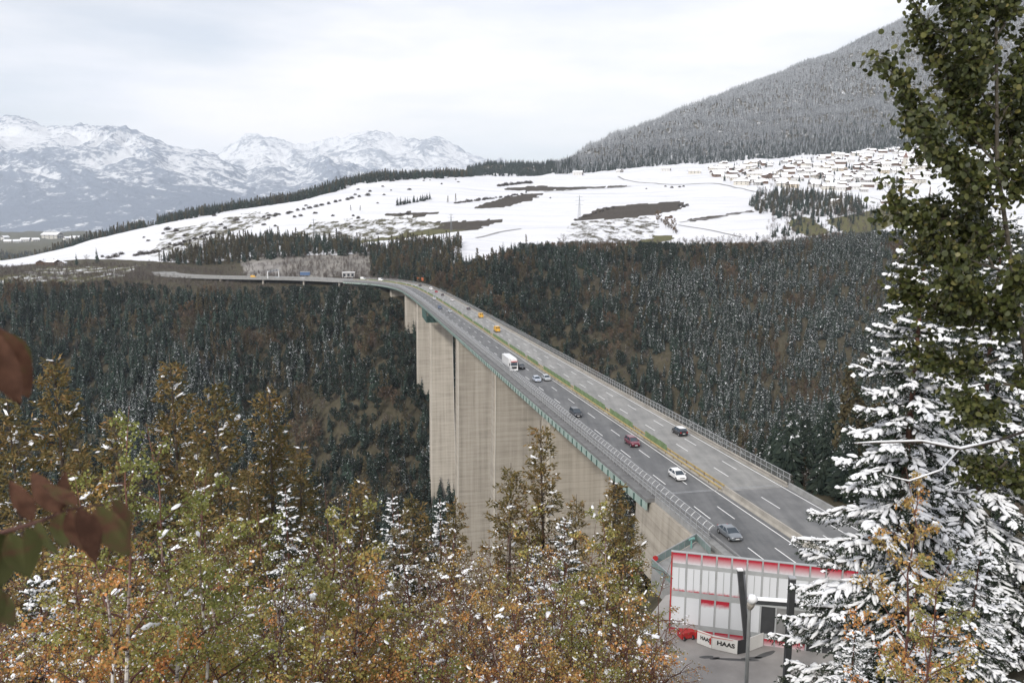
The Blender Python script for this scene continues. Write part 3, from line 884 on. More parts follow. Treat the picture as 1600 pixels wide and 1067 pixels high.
def _glare(a):
    a.box((0.16, 0, 0.42), (0.05, 3.7, 0.06))
    for k in range(13):
        M = Matrix.Translation((0.16, -1.8 + k * 0.3, 1.02)) @ Matrix.Rotation(R(35), 4, 'Z')
        a.box((0, 0, 0), (0.03, 0.24, 1.15), M)
    return a
gl = bpart(closed(MB(), srange(S_GL, S_END, 4), [(0.10, 0.10), (0.10, 0.40), (0.24, 0.40), (0.24, 0.10)]), 'glare_screen', M_GLARE)
_gaps = {3, 4, 9, 17}
post_run(_glare, [S_GL + 2 + 4.0 * k for k in range(int((S_END - S_GL) / 4) - 1) if k % 23 not in _gaps], 'slat_panel', M_GLARE, gl, 110)

# parapet on the eye's side: leaning wind-screen frames with rails; far side: upright mesh fence
def rail_tube(mb, s, off, dz, r=0.05, n=4):
    return mb.tube(road_pt(s, off, dz), r, n)
sl = srange(S_JOINT - 21, S_END, 4.0)
pl = bpart(rail_tube(MB(), sl, -12.45, 0.35, 0.045), 'parapet', M_STEEL)
for off, dz in ((-12.45, 1.05), (-12.45, 1.75), (-11.75, 2.35)):
    bpart(rail_tube(MB(), sl, off, dz, 0.05), 'rail', M_STEEL, pl)
bpart(closed(MB(), srange(S_JOINT - 30, S_END, 4.0), [(-11.55, 0.40), (-11.60, 0.50), (-11.60, 0.68), (-11.55, 0.76), (-11.45, 0.76), (-11.45, 0.40)]), 'guard_rail', M_DSTEEL)
def _lpost(a):
    a.box((-12.45, 0, 0.85), (0.11, 0.09, 1.85))
    a.tube([(-12.45, 0, 1.72), (-12.1, 0, 2.1), (-11.75, 0, 2.36)], 0.05, 4)
    return a
post_run(_lpost, list(np.arange(S_JOINT - 20.5, S_END, 2.0)), 'post', M_STEEL, pl, 150)
pr = bpart(rail_tube(MB(), ss, 12.35, 0.4, 0.05), 'parapet', M_DSTEEL)
for dz, r in ((1.25, 0.05), (2.15, 0.06)):
    bpart(rail_tube(MB(), ss, 12.35, dz, r), 'rail', M_STEEL, pr)
def _rpost(a):
    return a.box((12.35, 0, 1.1), (0.09, 0.09, 2.1))
post_run(_rpost, list(np.arange(S_JOINT + 0.5, S_END, 2.0)), 'post', M_STEEL, pr, 150)
grm = bpart(closed(MB(), ss, [(11.62, 0.45), (11.56, 0.53), (11.56, 0.70), (11.62, 0.78), (11.72, 0.78), (11.72, 0.45)]), 'guard_rail', M_CONC)
def mesh_mat():
    """wire mesh between the posts: mostly holes"""
    m = bpy.data.materials.new('wire_mesh')
    nt, ln = nodes_of(m)
    b = nt['Principled BSDF']; b.inputs['Base Color'].default_value = (0.30, 0.30, 0.30, 1); b.inputs['Roughness'].default_value = 0.6
    b.inputs['Alpha'].default_value = 0.28
    return m
M_MESH = mesh_mat()
bpart(strip(MB(), ss, [(12.35, 0.4), (12.35, 1.25), (12.35, 2.12)]), 'mesh_infill', M_MESH, pr)
bpart(strip(MB(), sl, [(-12.45, 0.35), (-12.45, 1.75), (-11.75, 2.33)]), 'mesh_infill', M_MESH, pl)

# piers
def pier(Y, width, depth, zbot, taper=1.0, cap=True):
    s = float(np.interp(Y, _pl[:, 1], _sl))
    x, y, z, tx, ty = [float(k) for k in axis(s)]
    zt = z - 5.55
    hh = zt - zbot
    mb = MB()
    prof = [(-0.5, -0.5), (0.5, -0.5), (0.5, 0.5), (-0.5, 0.5)]
    rows = []
    nlev = 9
    for k in range(nlev):
        t = k / (nlev - 1)
        w = width * (1 + taper * 0.0016 * hh * t); d = depth * (1 + 0.0030 * hh * t)
        zz = zt - hh * t
        c = 0.35
        ring = [(-w/2, -d/2 + c), (-w/2 + c, -d/2), (w/2 - c, -d/2), (w/2, -d/2 + c), (w/2, d/2 - c), (w/2 - c, d/2), (-w/2 + c, d/2), (-w/2, d/2 - c)]
        rows.append([(x + ty * a + tx * b, y - tx * a + ty * b, zz) for a, b in ring])
    v = np.array(rows).reshape(-1, 3)
    f = [(i*8 + j, (i+1)*8 + j, (i+1)*8 + (j+1) % 8, i*8 + (j+1) % 8) for i in range(nlev - 1) for j in range(8)]
    f.append(tuple(range(8))); 
    mb.add(v, f)
    p = bpart(mb, 'pier', M_PIER)
    # thin corner strips, coloured pale to paint in the lit edge of the shaft
    for sgn in (-1, 1):
        r = MB()
        w0 = width / 2; d0 = depth / 2; w1 = width * (1 + taper * 0.0016 * hh) / 2; d1 = depth * (1 + 0.003 * hh) / 2
        def P(a, b, zz): return (x + ty * a + tx * b, y - tx * a + ty * b, zz)
        a0, a1 = sgn * (w0 - 0.55), sgn * (w1 - 0.55)
        top = [P(a0 - 0.16, -d0 - 0.16, zt), P(a0 + 0.16, -d0 - 0.16, zt), P(a0 + 0.16, -d0 + 0.3, zt), P(a0 - 0.16, -d0 + 0.3, zt)]
        bot = [P(a1 - 0.16, -d1 - 0.16, zbot), P(a1 + 0.16, -d1 - 0.16, zbot), P(a1 + 0.16, -d1 + 0.3, zbot), P(a1 - 0.16, -d1 + 0.3, zbot)]
        r.add(np.array(top + bot), [(0, 1, 2, 3), (4, 7, 6, 5), (0, 4, 5, 1), (1, 5, 6, 2), (2, 6, 7, 3), (3, 7, 4, 0)])
        bpart(r, 'rib', M_LITEDGE, p)
    if cap:
        c = MB()
        M = Matrix.Translation((x, y, zt + 0.5)) @ Matrix.Rotation(math.atan2(-tx, ty), 4, 'Z')
        for q in (-3.8, 3.8):
            c.box((q, 0, 0), (1.8, 1.8, 1.0), M)
        bpart(c, 'bearing', M_DSTEEL, p)
    return p
for Y, w, d, zb in ((220, 18.6, 5.5, -95), (300, 18.6, 6.0, -140), (404, 17.4, 6.5, -168), (546, 14.8, 6.5, -160), (628, 15.6, 6.0, -98), (706, 15.0, 5.5, -62), (762, 13.5, 4.0, -52), (800, 13.0, 4.0, -46)):
    pier(Y, w, d, zb)
# abutment at the near end and wing wall
ab = MB()
x, y, z, tx, ty = [float(k) for k in axis(S_JOINT - 1)]
closed(ab, srange(S_JOINT - 46, S_JOINT + 7, 3.0), [(-13.4, -14.0), (-13.0, -0.96), (12.6, -0.96), (13.0, -9.0)])
bpart(ab, 'abutment', M_PIER)
# inspection gantry slung under the deck at the tallest pier
g = MB()
sg = float(np.interp(520, _pl[:, 1], _sl))
gx, gy, gz, gtx, gty = [float(k) for k in axis(sg)]
M = Matrix.Translation((gx, gy, gz)) @ Matrix.Rotation(math.atan2(-gtx, gty), 4, 'Z')
def gp(a, b, c): return tuple(M @ Vector((a, b, c)))
for b in np.arange(-14, 15, 4.0):
    for a in (-13.6, -9.5):
        g.bar(gp(a, b, -1.2), gp(a, b, -9.0), 0.16, 4)
    g.bar(gp(-13.6, b, -9.0), gp(-5, b, -9.0), 0.16, 4)
    g.bar(gp(-13.6, b, -6.0), gp(-5, b, -6.0), 0.14, 4)
for c in (-9.0, -7.5, -6.0, -3.5):
    g.bar(gp(-13.6, -14, c), gp(-13.6, 14, c), 0.15, 4); g.bar(gp(-9.5, -14, c), gp(-9.5, 14, c), 0.15, 4)
for b in np.arange(-14, 11, 4.0):
    g.bar(gp(-13.6, b, -9.0), gp(-13.6, b + 4, -3.5), 0.12, 4)
g.box((-10.4, 0, -9.05), (6.6, 28.4, 0.16), M)
ga = empty('inspection_gantry', (gx, gy, gz)); tag(ga, 'green steel inspection gantry slung under the bridge deck at a tall pier', 'gantry')
for k in range(len(g.v)): g.v[k] = g.v[k] - np.array((gx, gy, gz))
g.build('frame', M_GREEN, ga)

# ------------------------------------------------------------------ motorway on land, near and far
def sub(mb, o=(0, 0, 0)):
    return mb
sn_ = srange(S_NEAR, S_JOINT - 0.02, 3.0)
mw = closed(MB(), sn_, [(-12.6, -2.5), (-12.4, -0.05), (12.6, -0.05), (12.8, -2.5)]).build('motorway', M_CONCG)
tag(mw, 'motorway on solid ground at the near end of the bridge', None, None, 'structure')
nl = strip(MB(), sn_, [(-11.3, 0), (-0.6, 0)]).build('carriageway', M_ASPH_L, mw)
nr_ = strip(MB(), sn_, [(0.6, 0), (11.5, 0)]).build('carriageway', M_ASPH_N, mw)
lane_lines(nl, nr_, S_NEAR, S_JOINT - 1, np.zeros(3))
for par, off in ((nl, -1.35), (nl, -10.75), (nr_, 1.35), (nr_, 10.9)):
    closed(MB(), sn_, [(off - 0.09, 0.002), (off - 0.09, 0.012), (off + 0.09, 0.012), (off + 0.09, 0.002)]).build('edge_line', M_PAINT, par)
cb = empty('concrete_barrier', tuple(road_pt(S_JOINT - 20, 0)))
tag(cb, 'pale concrete median barrier between the carriageways before the joint', 'barrier')
CBO = np.array(cb.location)
kk = 0
for s0 in np.arange(S_NEAR + 1, S_JOINT - 0.5, 6.0):
    s1 = min(s0 + 5.97, S_JOINT - 0.2)
    b = closed(MB(), srange(s0, s1, 3), [(-0.42, 0), (-0.34, 0.12), (-0.17, 0.40), (-0.13, 1.12), (0.13, 1.12), (0.17, 0.40), (0.34, 0.12), (0.42, 0)])
    for k in range(len(b.v)): b.v[k] = b.v[k] - CBO
    b.build('segment', M_CONC, cb)
rb = empty('roadside_barrier', tuple(road_pt(S_JOINT - 20, 12.1)))
tag(rb, 'long grey kerb wall along the outer edge of the worn carriageway', 'barrier')
RBO = np.array(rb.location)
for s0 in np.arange(S_NEAR + 1, S_JOINT - 0.5, 6.0):
    s1 = min(s0 + 5.97, S_JOINT - 0.2)
    b = closed(MB(), srange(s0, s1, 3), [(11.75, -0.04), (11.85, 0.75), (12.25, 0.75), (12.4, -0.04)])
    for k in range(len(b.v)): b.v[k] = b.v[k] - RBO
    b.build('segment', M_CONCG, rb)

sf = srange(S_END + 0.1, S_MAX, 6.0)
fm = closed(MB(), sf, [(-12.6, -1.6), (-12.6, -0.05), (12.6, -0.05), (12.6, -1.6)]).build('motorway', M_CONCG)
tag(fm, 'far motorway curving along the rim of the gorge', None, None, 'structure')
fr1 = strip(MB(), sf, [(-11.4, 0), (-0.6, 0)]).build('carriageway', M_ASPH_R, fm)
fr2 = strip(MB(), sf, [(0.6, 0), (11.4, 0)]).build('carriageway', M_ASPH_R, fm)
closed(MB(), sf, [(-12.5, 0), (-12.5, 1.0), (-12.2, 1.0), (-12.2, 0)]).build('parapet_wall', M_CONCG, fm)
closed(MB(), sf, [(-0.25, 0), (-0.25, 0.8), (0.25, 0.8), (0.25, 0)]).build('median_wall', M_CONCG, fm)
for s in np.arange(S_END + 10, S_MAX - 90, 48.0):
    x, y, z, tx, ty = [float(k) for k in axis(s)]
    c = MB()
    Mx = Matrix.Translation((x, y, 0)) @ Matrix.Rotation(math.atan2(-tx, ty), 4, 'Z')
    for o_ in (-9.5,):
        gz_ = terrain_z(x, y) - 6
        c.box((o_, 0, (z - 1.5 + gz_) / 2), (2.0, 1.6, z - 1.5 - gz_), Mx)
    c.build('column', M_CONC, fm)

# ================================================================== FOREST TREES
rng = np.random.RandomState(77)

def conifer(seed, h=22.0, rad=3.1, whorls=15, per=8, droop=0.45, sparse=0.0, bottom=0.08, sub=3, wid=0.34):
    """crown of a spruce as drooping, ragged fronds in whorls; returns (crown verts, faces, rnd), (trunk MB)"""
    r = np.random.RandomState(seed)
    V, F, A = [], [], []
    n = 0
    for k in range(whorls):
        t = (k + 0.5) / whorls
        z0 = h * (bottom + (1 - bottom) * t)
        L0 = rad * (1 - t) ** 0.82 * (0.9 + 0.25 * r.rand()) + 0.25
        m = max(4, int(round(per * (1 - 0.45 * t))))
        ph = r.rand() * 6.28
        for b in range(m):
            if r.rand() < sparse: continue
            a = ph + b * 6.283 / m + r.uniform(-0.35, 0.35)
            L = L0 * r.uniform(0.62, 1.18)
            zz = z0 + r.uniform(-0.5, 0.5) * h / whorls
            d = np.array([math.cos(a), math.sin(a), 0]); e = np.array([-d[1], d[0], 0])
            dr = droop * L * r.uniform(0.6, 1.3)
            w = wid * L * r.uniform(0.8, 1.2) + 0.12
            base = np.array([0, 0, zz])
            pts = [base + d * 0.1 + np.array([0, 0, 0.12 * L]),
                   base + d * L * 0.5 + e * w + np.array([0, 0, -dr * 0.35 + r.uniform(-.1, .1)]),
                   base + d * L * 0.55 + np.array([0, 0, 0.10 * L - dr * 0.2]),
                   base + d * L * 0.5 - e * w + np.array([0, 0, -dr * 0.35 + r.uniform(-.1, .1)]),
                   base + d * L + e * w * 0.25 * r.uniform(-1, 1) + np.array([0, 0, -dr]),
                   base + d * L * 0.72 + e * w * 0.75 + np.array([0, 0, -dr * 0.95]),
                   base + d * L * 0.72 - e * w * 0.75 + np.array([0, 0, -dr * 0.95])]
            V.extend(pts)
            F += [(n, n+1, n+2), (n, n+2, n+3), (n+1, n+5, n+2), (n+2, n+6, n+3), (n+2, n+5, n+4), (n+2, n+4, n+6)]
            A += [r.rand()] * 7
            n += 7
    # leader
    V.extend([(0.12, 0, h * 0.96), (-0.06, 0.1, h * 0.96), (-0.06, -0.1, h * 0.96), (0, 0, h * 1.03)])
    F += [(n, n+1, n+3), (n+1, n+2, n+3), (n+2, n, n+3)]; A += [0.5] * 4
    tr = MB().tube([(0, 0, -1.0), (0, 0, h * 0.5), (0, 0, h * 0.97)], [0.28, 0.17, 0.04], 5)
    return np.array(V), F, np.array(A), tr

def bush_shape(seed, h=3.4, rad=2.6, n=420, size=0.6):
    r = np.random.RandomState(seed)
    tr = MB()
    for k in range(7):
        a = k * .9 + r.uniform(-.3, .3)
        tr.tube([(0, 0, -.4), (math.cos(a) * rad * .35, math.sin(a) * rad * .35, h * .5), (math.cos(a) * rad * .6, math.sin(a) * rad * .6, h * .85)], [.08, .05, .02], 3, caps=False)
    d = r.normal(0, 1, (n, 3)); d[:, 2] = np.abs(d[:, 2]); d /= np.linalg.norm(d, axis=1)[:, None]
    rr = r.rand(n) ** .45 * (1 + .35 * (fbm(d[:, 0] * 2 + seed, d[:, 1] * 2 + d[:, 2], 2) - .5) * 2)
    c = d * rr[:, None] * np.array([rad, rad, h]) 
    V, F, A = [], [], []
    for k in range(n):
        u = r.normal(0, 1, 3); u /= np.linalg.norm(u); g = np.cross(u, r.normal(0, 1, 3)); g /= np.linalg.norm(g) + 1e-9
        s = size * r.uniform(.5, 1.3); m = len(V)
        V.extend([c[k] - u * s * .6, c[k] + g * s * .4, c[k] + u * s * .6, c[k] - g * s * .4]); F.append((m, m+1, m+2, m+3)); A += [r.rand()] * 4
    return np.array(V), F, np.array(A), tr

def tuft_tree(seed, h=17.0, rad=3.6, n=260, size=0.75, base=0.22, conic=0.0, limbs=9):
    """broad-leaved or larch crown: clusters of small leaf sprays round bare limbs"""
    r = np.random.RandomState(seed)
    tr = MB().tube([(0, 0, -1.0), (r.uniform(-.3, .3), r.uniform(-.3, .3), h * 0.5), (0, 0, h * 0.96)], [0.24, 0.15, 0.03], 5)
    ends = []
    for k in range(limbs):
        t = base + (0.92 - base) * (k + 0.5) / limbs
        a = k * 2.4 + r.uniform(-.4, .4)
        L = rad * ((1 - t) ** 0.8 * 1.15 if conic else math.sin(math.pi * (0.18 + 0.75 * (t - base) / (1 - base))) ** 0.7) * r.uniform(0.8, 1.15)
        up = 0.05 if conic else 0.55
        e = np.array([math.cos(a) * L, math.sin(a) * L, h * t + up * L])
        tr.tube([(0, 0, h * t * 0.95), e * np.array([.5, .5, 0]) + np.array([0, 0, h * t + up * L * 0.35]), e], [0.09, 0.05, 0.015], 3, caps=False)
        ends.append((np.array([0, 0, h * t * 0.95]), e))
    V, F, A = [], [], []
    m = 0
    for k in range(n):
        b, e = ends[r.randint(len(ends))]
        u = r.uniform(0.25, 1.08)
        c = b + (e - b) * u + r.normal(0, 1, 3) * np.array([0.32, 0.32, 0.26]) * rad * 0.45
        d = r.normal(0, 1, 3); d /= np.linalg.norm(d); g = np.cross(d, r.normal(0, 1, 3)); g /= np.linalg.norm(g) + 1e-9
        s = size * r.uniform(0.5, 1.3)
        V.extend([c - d * s * .6, c + g * s * .35, c + d * s * .6, c - g * s * .35])
        F.append((m, m+1, m+2, m+3)); A += [r.rand()] * 4; m += 4
    return np.array(V), F, np.array(A), tr

M_BARK = make_mat('bark', (0.085, 0.065, 0.052), 0.9, 0.3, 3.0)
M_SPR = crown_mat('spruce_needles', (0.011, 0.021, 0.016), (0.034, 0.052, 0.038), 0.095, 0.6, snow_sharp=0.03)
M_SPRS = crown_mat('spruce_needles_snowed', (0.012, 0.020, 0.017), (0.034, 0.046, 0.034), 0.15, 0.6, snow_sharp=0.04)
M_FROST = crown_mat('frosted_needles', (0.050, 0.060, 0.064), (0.15, 0.165, 0.172), 0.205, 0.5, snow_sharp=0.2)
M_LARCH = crown_mat('larch_needles', (0.050, 0.044, 0.024), (0.115, 0.092, 0.048), 0.08, 0.8, snow_sharp=0.03)
M_RUSSET = crown_mat('russet_leaves', (0.075, 0.052, 0.034), (0.155, 0.105, 0.064), 0.07, 0.8, snow_sharp=0.03)
M_TWIG = crown_mat('bare_twigs', (0.075, 0.062, 0.055), (0.15, 0.125, 0.11), 0.10, 0.8, snow_sharp=0.04)

PROTO = {}
def proto_set(key, items, mat):
    """tree kinds: crown mesh, trunk mesh, and both in one mesh for the far woods"""
    out = []
    for V, F, A, tr in items:
        cm = mesh_np('crown', V, F, A); cm.materials.append(mat)
        tm = tr.mesh('trunk'); tm.materials.append(M_BARK)
        off = len(V)
        tv = np.vstack(tr.v)
        jm_ = mesh_np(key, np.vstack([V, tv]), list(F) + [tuple(i + off for i in f) for f in tr.f], np.concatenate([A, np.zeros(len(tv))]))
        jm_.materials.append(mat); jm_.materials.append(M_BARK)
        mi = np.zeros(len(jm_.polygons), np.int32); mi[len(F):] = 1
        if len(mi) == len(F) + len(tr.f):
            jm_.polygons.foreach_set('material_index', mi)
        out.append((cm, tm, jm_))
    PROTO[key] = out
proto_set('spruce', [conifer(1, 19, 3.7, 13), conifer(2, 21, 3.6, 14), conifer(3, 17, 3.9, 12), conifer(4, 20, 3.4, 14, sparse=0.15), conifer(5, 15, 3.6, 11)], M_SPR)
proto_set('snowy_spruce', [conifer(11, 19, 3.7, 13), conifer(12, 21, 3.6, 14), conifer(13, 17, 3.9, 12)], M_SPRS)
proto_set('frosted_spruce', [conifer(21, 21, 2.9, 10, 7, wid=0.42), conifer(22, 24, 2.8, 11, 7, wid=0.42), conifer(23, 18, 3.0, 9, 7, wid=0.42)], M_FROST)
M_WFROST = crown_mat('white_frosted_needles', (0.085, 0.098, 0.104), (0.22, 0.235, 0.245), 0.27, 0.5, snow_sharp=0.2)
proto_set('white_spruce', [conifer(25, 20, 2.9, 10, 7, wid=0.42), conifer(26, 22, 2.8, 11, 7, wid=0.42)], M_WFROST)
M_PINE = crown_mat('pine_needles', (0.010, 0.018, 0.014), (0.038, 0.054, 0.039), 0.085, 0.6, snow_sharp=0.03)
proto_set('pine', [tuft_tree(71, 15, 3.6, 520, 1.05, 0.30, 0, 13), tuft_tree(72, 16, 3.2, 500, 1.0, 0.38, 0, 13), tuft_tree(73, 13, 3.8, 520, 1.05, 0.25, 0, 13)], M_PINE)
proto_set('fine_spruce', [conifer(81, 19, 3.4, 32, 14, wid=.15), conifer(82, 21, 3.2, 34, 14, wid=.15), conifer(83, 17, 3.5, 30, 13, wid=.15)], M_SPRS)
proto_set('larch', [tuft_tree(31, 21, 3.2, 460, 0.95, 0.12, 1, 16), tuft_tree(32, 23, 3.0, 500, 0.95, 0.12, 1, 18), tuft_tree(33, 18, 3.2, 420, 0.95, 0.12, 1, 14)], M_LARCH)
proto_set('russet_tree', [tuft_tree(41, 15, 3.6, 420, 0.95), tuft_tree(42, 13, 3.2, 380, 0.95)], M_RUSSET)
M_BUSH = crown_mat('bush_twigs', (0.035, 0.030, 0.026), (0.10, 0.080, 0.066), 0.09, 0.8, snow_sharp=0.04)
proto_set('bush', [bush_shape(61), bush_shape(62, 3.0, 2.9), bush_shape(63, 3.8, 2.2)], M_BUSH)
proto_set('bare_tree', [tuft_tree(51, 13, 3.4, 230, 0.6), tuft_tree(52, 11, 3.0, 220, 0.6), tuft_tree(53, 8, 3.0, 200, 0.6, 0.1)], M_TWIG)

# geometry-node group that stands one tree of a kind on every point of a mesh (far woods only)
def wood_group(coll):
    g = bpy.data.node_groups.new('wood', 'GeometryNodeTree')
    g.interface.new_socket('Geometry', in_out='INPUT', socket_type='NodeSocketGeometry')
    g.interface.new_socket('Geometry', in_out='OUTPUT', socket_type='NodeSocketGeometry')
    gi = g.nodes.new('NodeGroupInput'); go = g.nodes.new('NodeGroupOutput')
    ci = g.nodes.new('GeometryNodeCollectionInfo'); ci.inputs['Collection'].default_value = coll
    ci.inputs['Separate Children'].default_value = True; ci.inputs['Reset Children'].default_value = True
    ip = g.nodes.new('GeometryNodeInstanceOnPoints'); ip.inputs['Pick Instance'].default_value = True
    def attr(name, typ):
        n = g.nodes.new('GeometryNodeInputNamedAttribute'); n.data_type = typ; n.inputs['Name'].default_value = name
        return n
    ai = attr('pick', 'INT'); ar = attr('turn', 'FLOAT_VECTOR'); asz = attr('size', 'FLOAT_VECTOR')
    L = g.links
    L.new(gi.outputs[0], ip.inputs['Points']); L.new(ci.outputs[0], ip.inputs['Instance'])
    L.new(ai.outputs[0], ip.inputs['Instance Index']); L.new(ar.outputs[0], ip.inputs['Rotation']); L.new(asz.outputs[0], ip.inputs['Scale'])
    L.new(ip.outputs[0], go.inputs[0])
    return g
_wood_cache = {}
def wood(name, keys, pts, kind_idx, scale, label):
    """pts (n,3); kind_idx picks among keys; variants chosen at random: one object, kind stuff"""
    ck = tuple(keys)
    if ck not in _wood_cache:
        coll = bpy.data.collections.new('tree_kinds_%d' % len(_wood_cache))
        start = []; c = 0
        for k in keys:
            start.append((c, len(PROTO[k])))
            for cm, tm, jm_ in PROTO[k]:
                o = bpy.data.objects.new('kind_%03d' % c, jm_); coll.objects.link(o); c += 1
        _wood_cache[ck] = (wood_group(coll), start)
    g, start = _wood_cache[ck]
    n = len(pts)
    st = np.array([s for s, _ in start]); ln_ = np.array([l for _, l in start])
    pick = st[kind_idx] + (rng.rand(n) * ln_[kind_idx]).astype(int)
    me = bpy.data.meshes.new(name)
    me.vertices.add(n); me.vertices.foreach_set('co', np.ascontiguousarray(pts, np.float32).ravel())
    a = me.attributes.new('pick', 'INT', 'POINT'); a.data.foreach_set('value', pick.astype(np.int32))
    tv = np.stack([rng.normal(0, .03, n), rng.normal(0, .03, n), rng.rand(n) * 6.283], -1)
    a = me.attributes.new('turn', 'FLOAT_VECTOR', 'POINT'); a.data.foreach_set('vector', tv.astype(np.float32).ravel())
    sv = np.stack([scale * rng.uniform(.9, 1.1, n)] * 2 + [scale * rng.uniform(0.9, 1.15, n)], -1)
    a = me.attributes.new('size', 'FLOAT_VECTOR', 'POINT'); a.data.foreach_set('vector', sv.astype(np.float32).ravel())
    o = bpy.data.objects.new(name, me); COL.objects.link(o)
    md = o.modifiers.new('wood', 'NODES'); md.node_group = g
    tag(o, label, None, None, 'stuff')
    return o

# --- scatter positions over the terrain grid
Ax = np.zeros((NR - 1, NQ - 1))
_e1 = np.stack([Xg[1:, :-1] - Xg[:-1, :-1], Yg[1:, :-1] - Yg[:-1, :-1]], -1)
_e2 = np.stack([Xg[:-1, 1:] - Xg[:-1, :-1], Yg[:-1, 1:] - Yg[:-1, :-1]], -1)
Ax = np.abs(_e1[..., 0] * _e2[..., 1] - _e1[..., 1] * _e2[..., 0])
cS = 0.5 * (Sg[1:, :-1] + Sg[:-1, 1:]); cX = 0.25 * (Xg[1:, :-1] + Xg[:-1, 1:] + Xg[1:, 1:] + Xg[:-1, :-1]); cY = 0.25 * (Yg[1:, :-1] + Yg[:-1, 1:] + Yg[1:, 1:] + Yg[:-1, :-1]); cZ = 0.25 * (Zg[1:, :-1] + Zg[:-1, 1:] + Zg[1:, 1:] + Zg[:-1, :-1])
cPX, cPY = proj(cX, cY, cZ)
inview = (cPX > -260) & (cPX < 1860)

def scatter(dens):
    """positions (n,3) with the given trees per square metre of plan area"""
    lam = dens * Ax
    cnt = rng.poisson(np.clip(lam, 0, 60))
    ii, jj = np.nonzero(cnt)
    rep = cnt[ii, jj]
    ii = np.repeat(ii, rep); jj = np.repeat(jj, rep)
    u = rng.rand(len(ii)); w = rng.rand(len(ii))
    def bl(G):
        return (G[ii, jj] * (1-u) * (1-w) + G[ii+1, jj] * u * (1-w) + G[ii, jj+1] * (1-u) * w + G[ii+1, jj+1] * u * w)
    return np.stack([bl(Xg), bl(Yg), bl(Zg)], -1), ii, jj

# visibility of a tree top against the ground in front of it
def visible(P, htop):
    """is the upper part of a tree at P seen over the nearer ground"""
    q = P[:, 0] / P[:, 1]
    j = np.clip(np.searchsorted(Qg, q) - 1, 0, NQ - 2)
    slope = (Zg - H) / Yg
    run = np.maximum.accumulate(slope, axis=0)
    ok = np.zeros(len(P), bool)
    for k in range(len(P)):
        col = j[k]
        i = np.searchsorted(Yg[:, col], P[k, 1] * 0.97)
        m = run[max(i - 1, 0), col]
        ok[k] = (P[k, 2] + htop[k] * 0.75 - H) / P[k, 1] > m
    return ok

# distance from the motorway, to keep its corridor clear
def road_clear(P, d):
    out = np.ones(len(P), bool)
    pl_ = _pl[::6]
    for s0 in range(0, len(P), 4000):
        b = P[s0:s0+4000]
        dd = np.sqrt((b[:, None, 0] - pl_[None, :, 0])**2 + (b[:, None, 1] - pl_[None, :, 1])**2)
        k = dd.argmin(1); dm = dd.min(1)
        zroad = deck_z(_sl[::6][k])
        out[s0:s0+4000] = (dm > d) | (b[:, 2] < zroad - 22)
    return out

# gorge woods
gorge = (((cS > 5.0) | ((cS > 4.3) & (cPX > 1180))) & (cS < 10.95) & inview).astype(float)
right = cPX > 588
gorge = np.where((cS > 10.0) & ~right, 0.0, gorge)               # left rim: the motorway bench stays open
gorge = np.where((cS > 10.55) & (cPX > 900) & (cPX < 1180), 0.35 * gorge, gorge)
gorge = np.where((cS < 6) & (cPX < 1150), 0.6 * gorge, gorge)
strip_b = (fbm((cX + 0.55 * cY) / 75.0, (cY - 0.4 * cX) / 300.0, 3, 21) > 0.60)      # brown avalanche strips
gorge = np.where(strip_b & (cPX < 1000), gorge * 0.8, gorge)
patch = fbm(cX / 34.0, cY / 34.0, 3, 13)
P, ii, jj = scatter(gorge * 0.040)
ok = road_clear(P, 19.0)
P, ii, jj = P[ok], ii[ok], jj[ok]
pb = patch[ii, jj] + rng.normal(0, 0.09, len(P)) + np.where(strip_b[ii, jj] & (cPX[ii, jj] < 1000), 0.15, 0) + np.where((cS[ii, jj] > 9.7), 0.03, 0)
snowy = fbm(P[:, 0] / 130.0, P[:, 1] / 130.0, 3, 31) + np.clip((proj(P[:, 0], P[:, 1], P[:, 2])[0] - 900) / 1300, 0, 0.24)
snowy = snowy + rng.normal(0, 0.07, len(P))
kidx = np.where(pb > 0.77, 3, np.where(pb > 0.71, 2, np.where(pb > 0.675, 4, np.where(snowy > 0.64, 1, 0))))
KEYS = ['spruce', 'snowy_spruce', 'larch', 'russet_tree', 'bare_tree', 'pine', 'fine_spruce']
kidx = np.where((kidx == 0) & (rng.rand(len(P)) < np.clip(1.9 * (fbm(P[:, 0] / 90., P[:, 1] / 90., 3, 71) - .28), .1, .85)) & (P[:, 1] > 300), 5, kidx)
kidx = np.where((P[:, 1] < 270) & (kidx < 2), 6, kidx)
scl = rng.uniform(0.45, 1.0, len(P)) ** 1.0 * np.where(rng.rand(len(P)) < .12, 1.3, 1.0) * np.where(kidx >= 3, 0.85, 1.0)
hh_ = np.array([19, 19, 21, 14, 11, 15, 19])[kidx] * scl
_tx, _ty = proj(P[:, 0], P[:, 1], P[:, 2] + hh_)
_line = np.interp(_tx, [-300, 0, 100, 200, 280, 560, 620, 640, 870, 1200, 1300, 1700], [440, 436, 438, 440, 446, 446, 440, 378, 378, 378, 362, 350])
_fit = (H + P[:, 1] * Ssl(_line)) - P[:, 2]
_over = (_ty <= _line) & (_fit > 3.5) & (_fit < hh_)
scl = np.where(_over, scl * _fit / hh_ * rng.uniform(.8, 1.0, len(P)), scl); hh_ = np.where(_over, _fit, hh_)
vis = visible(P, hh_) & ((_ty > _line) | _over | ((rng.rand(len(P)) < 0.06) & (_ty > _line - 8)))
P, kidx, scl, hh_ = P[vis], kidx[vis], scl[vis], hh_[vis]

# the trees that show largest stand as things of their own
tpx, tpy = proj(P[:, 0], P[:, 1], P[:, 2] + hh_ * 0.6)
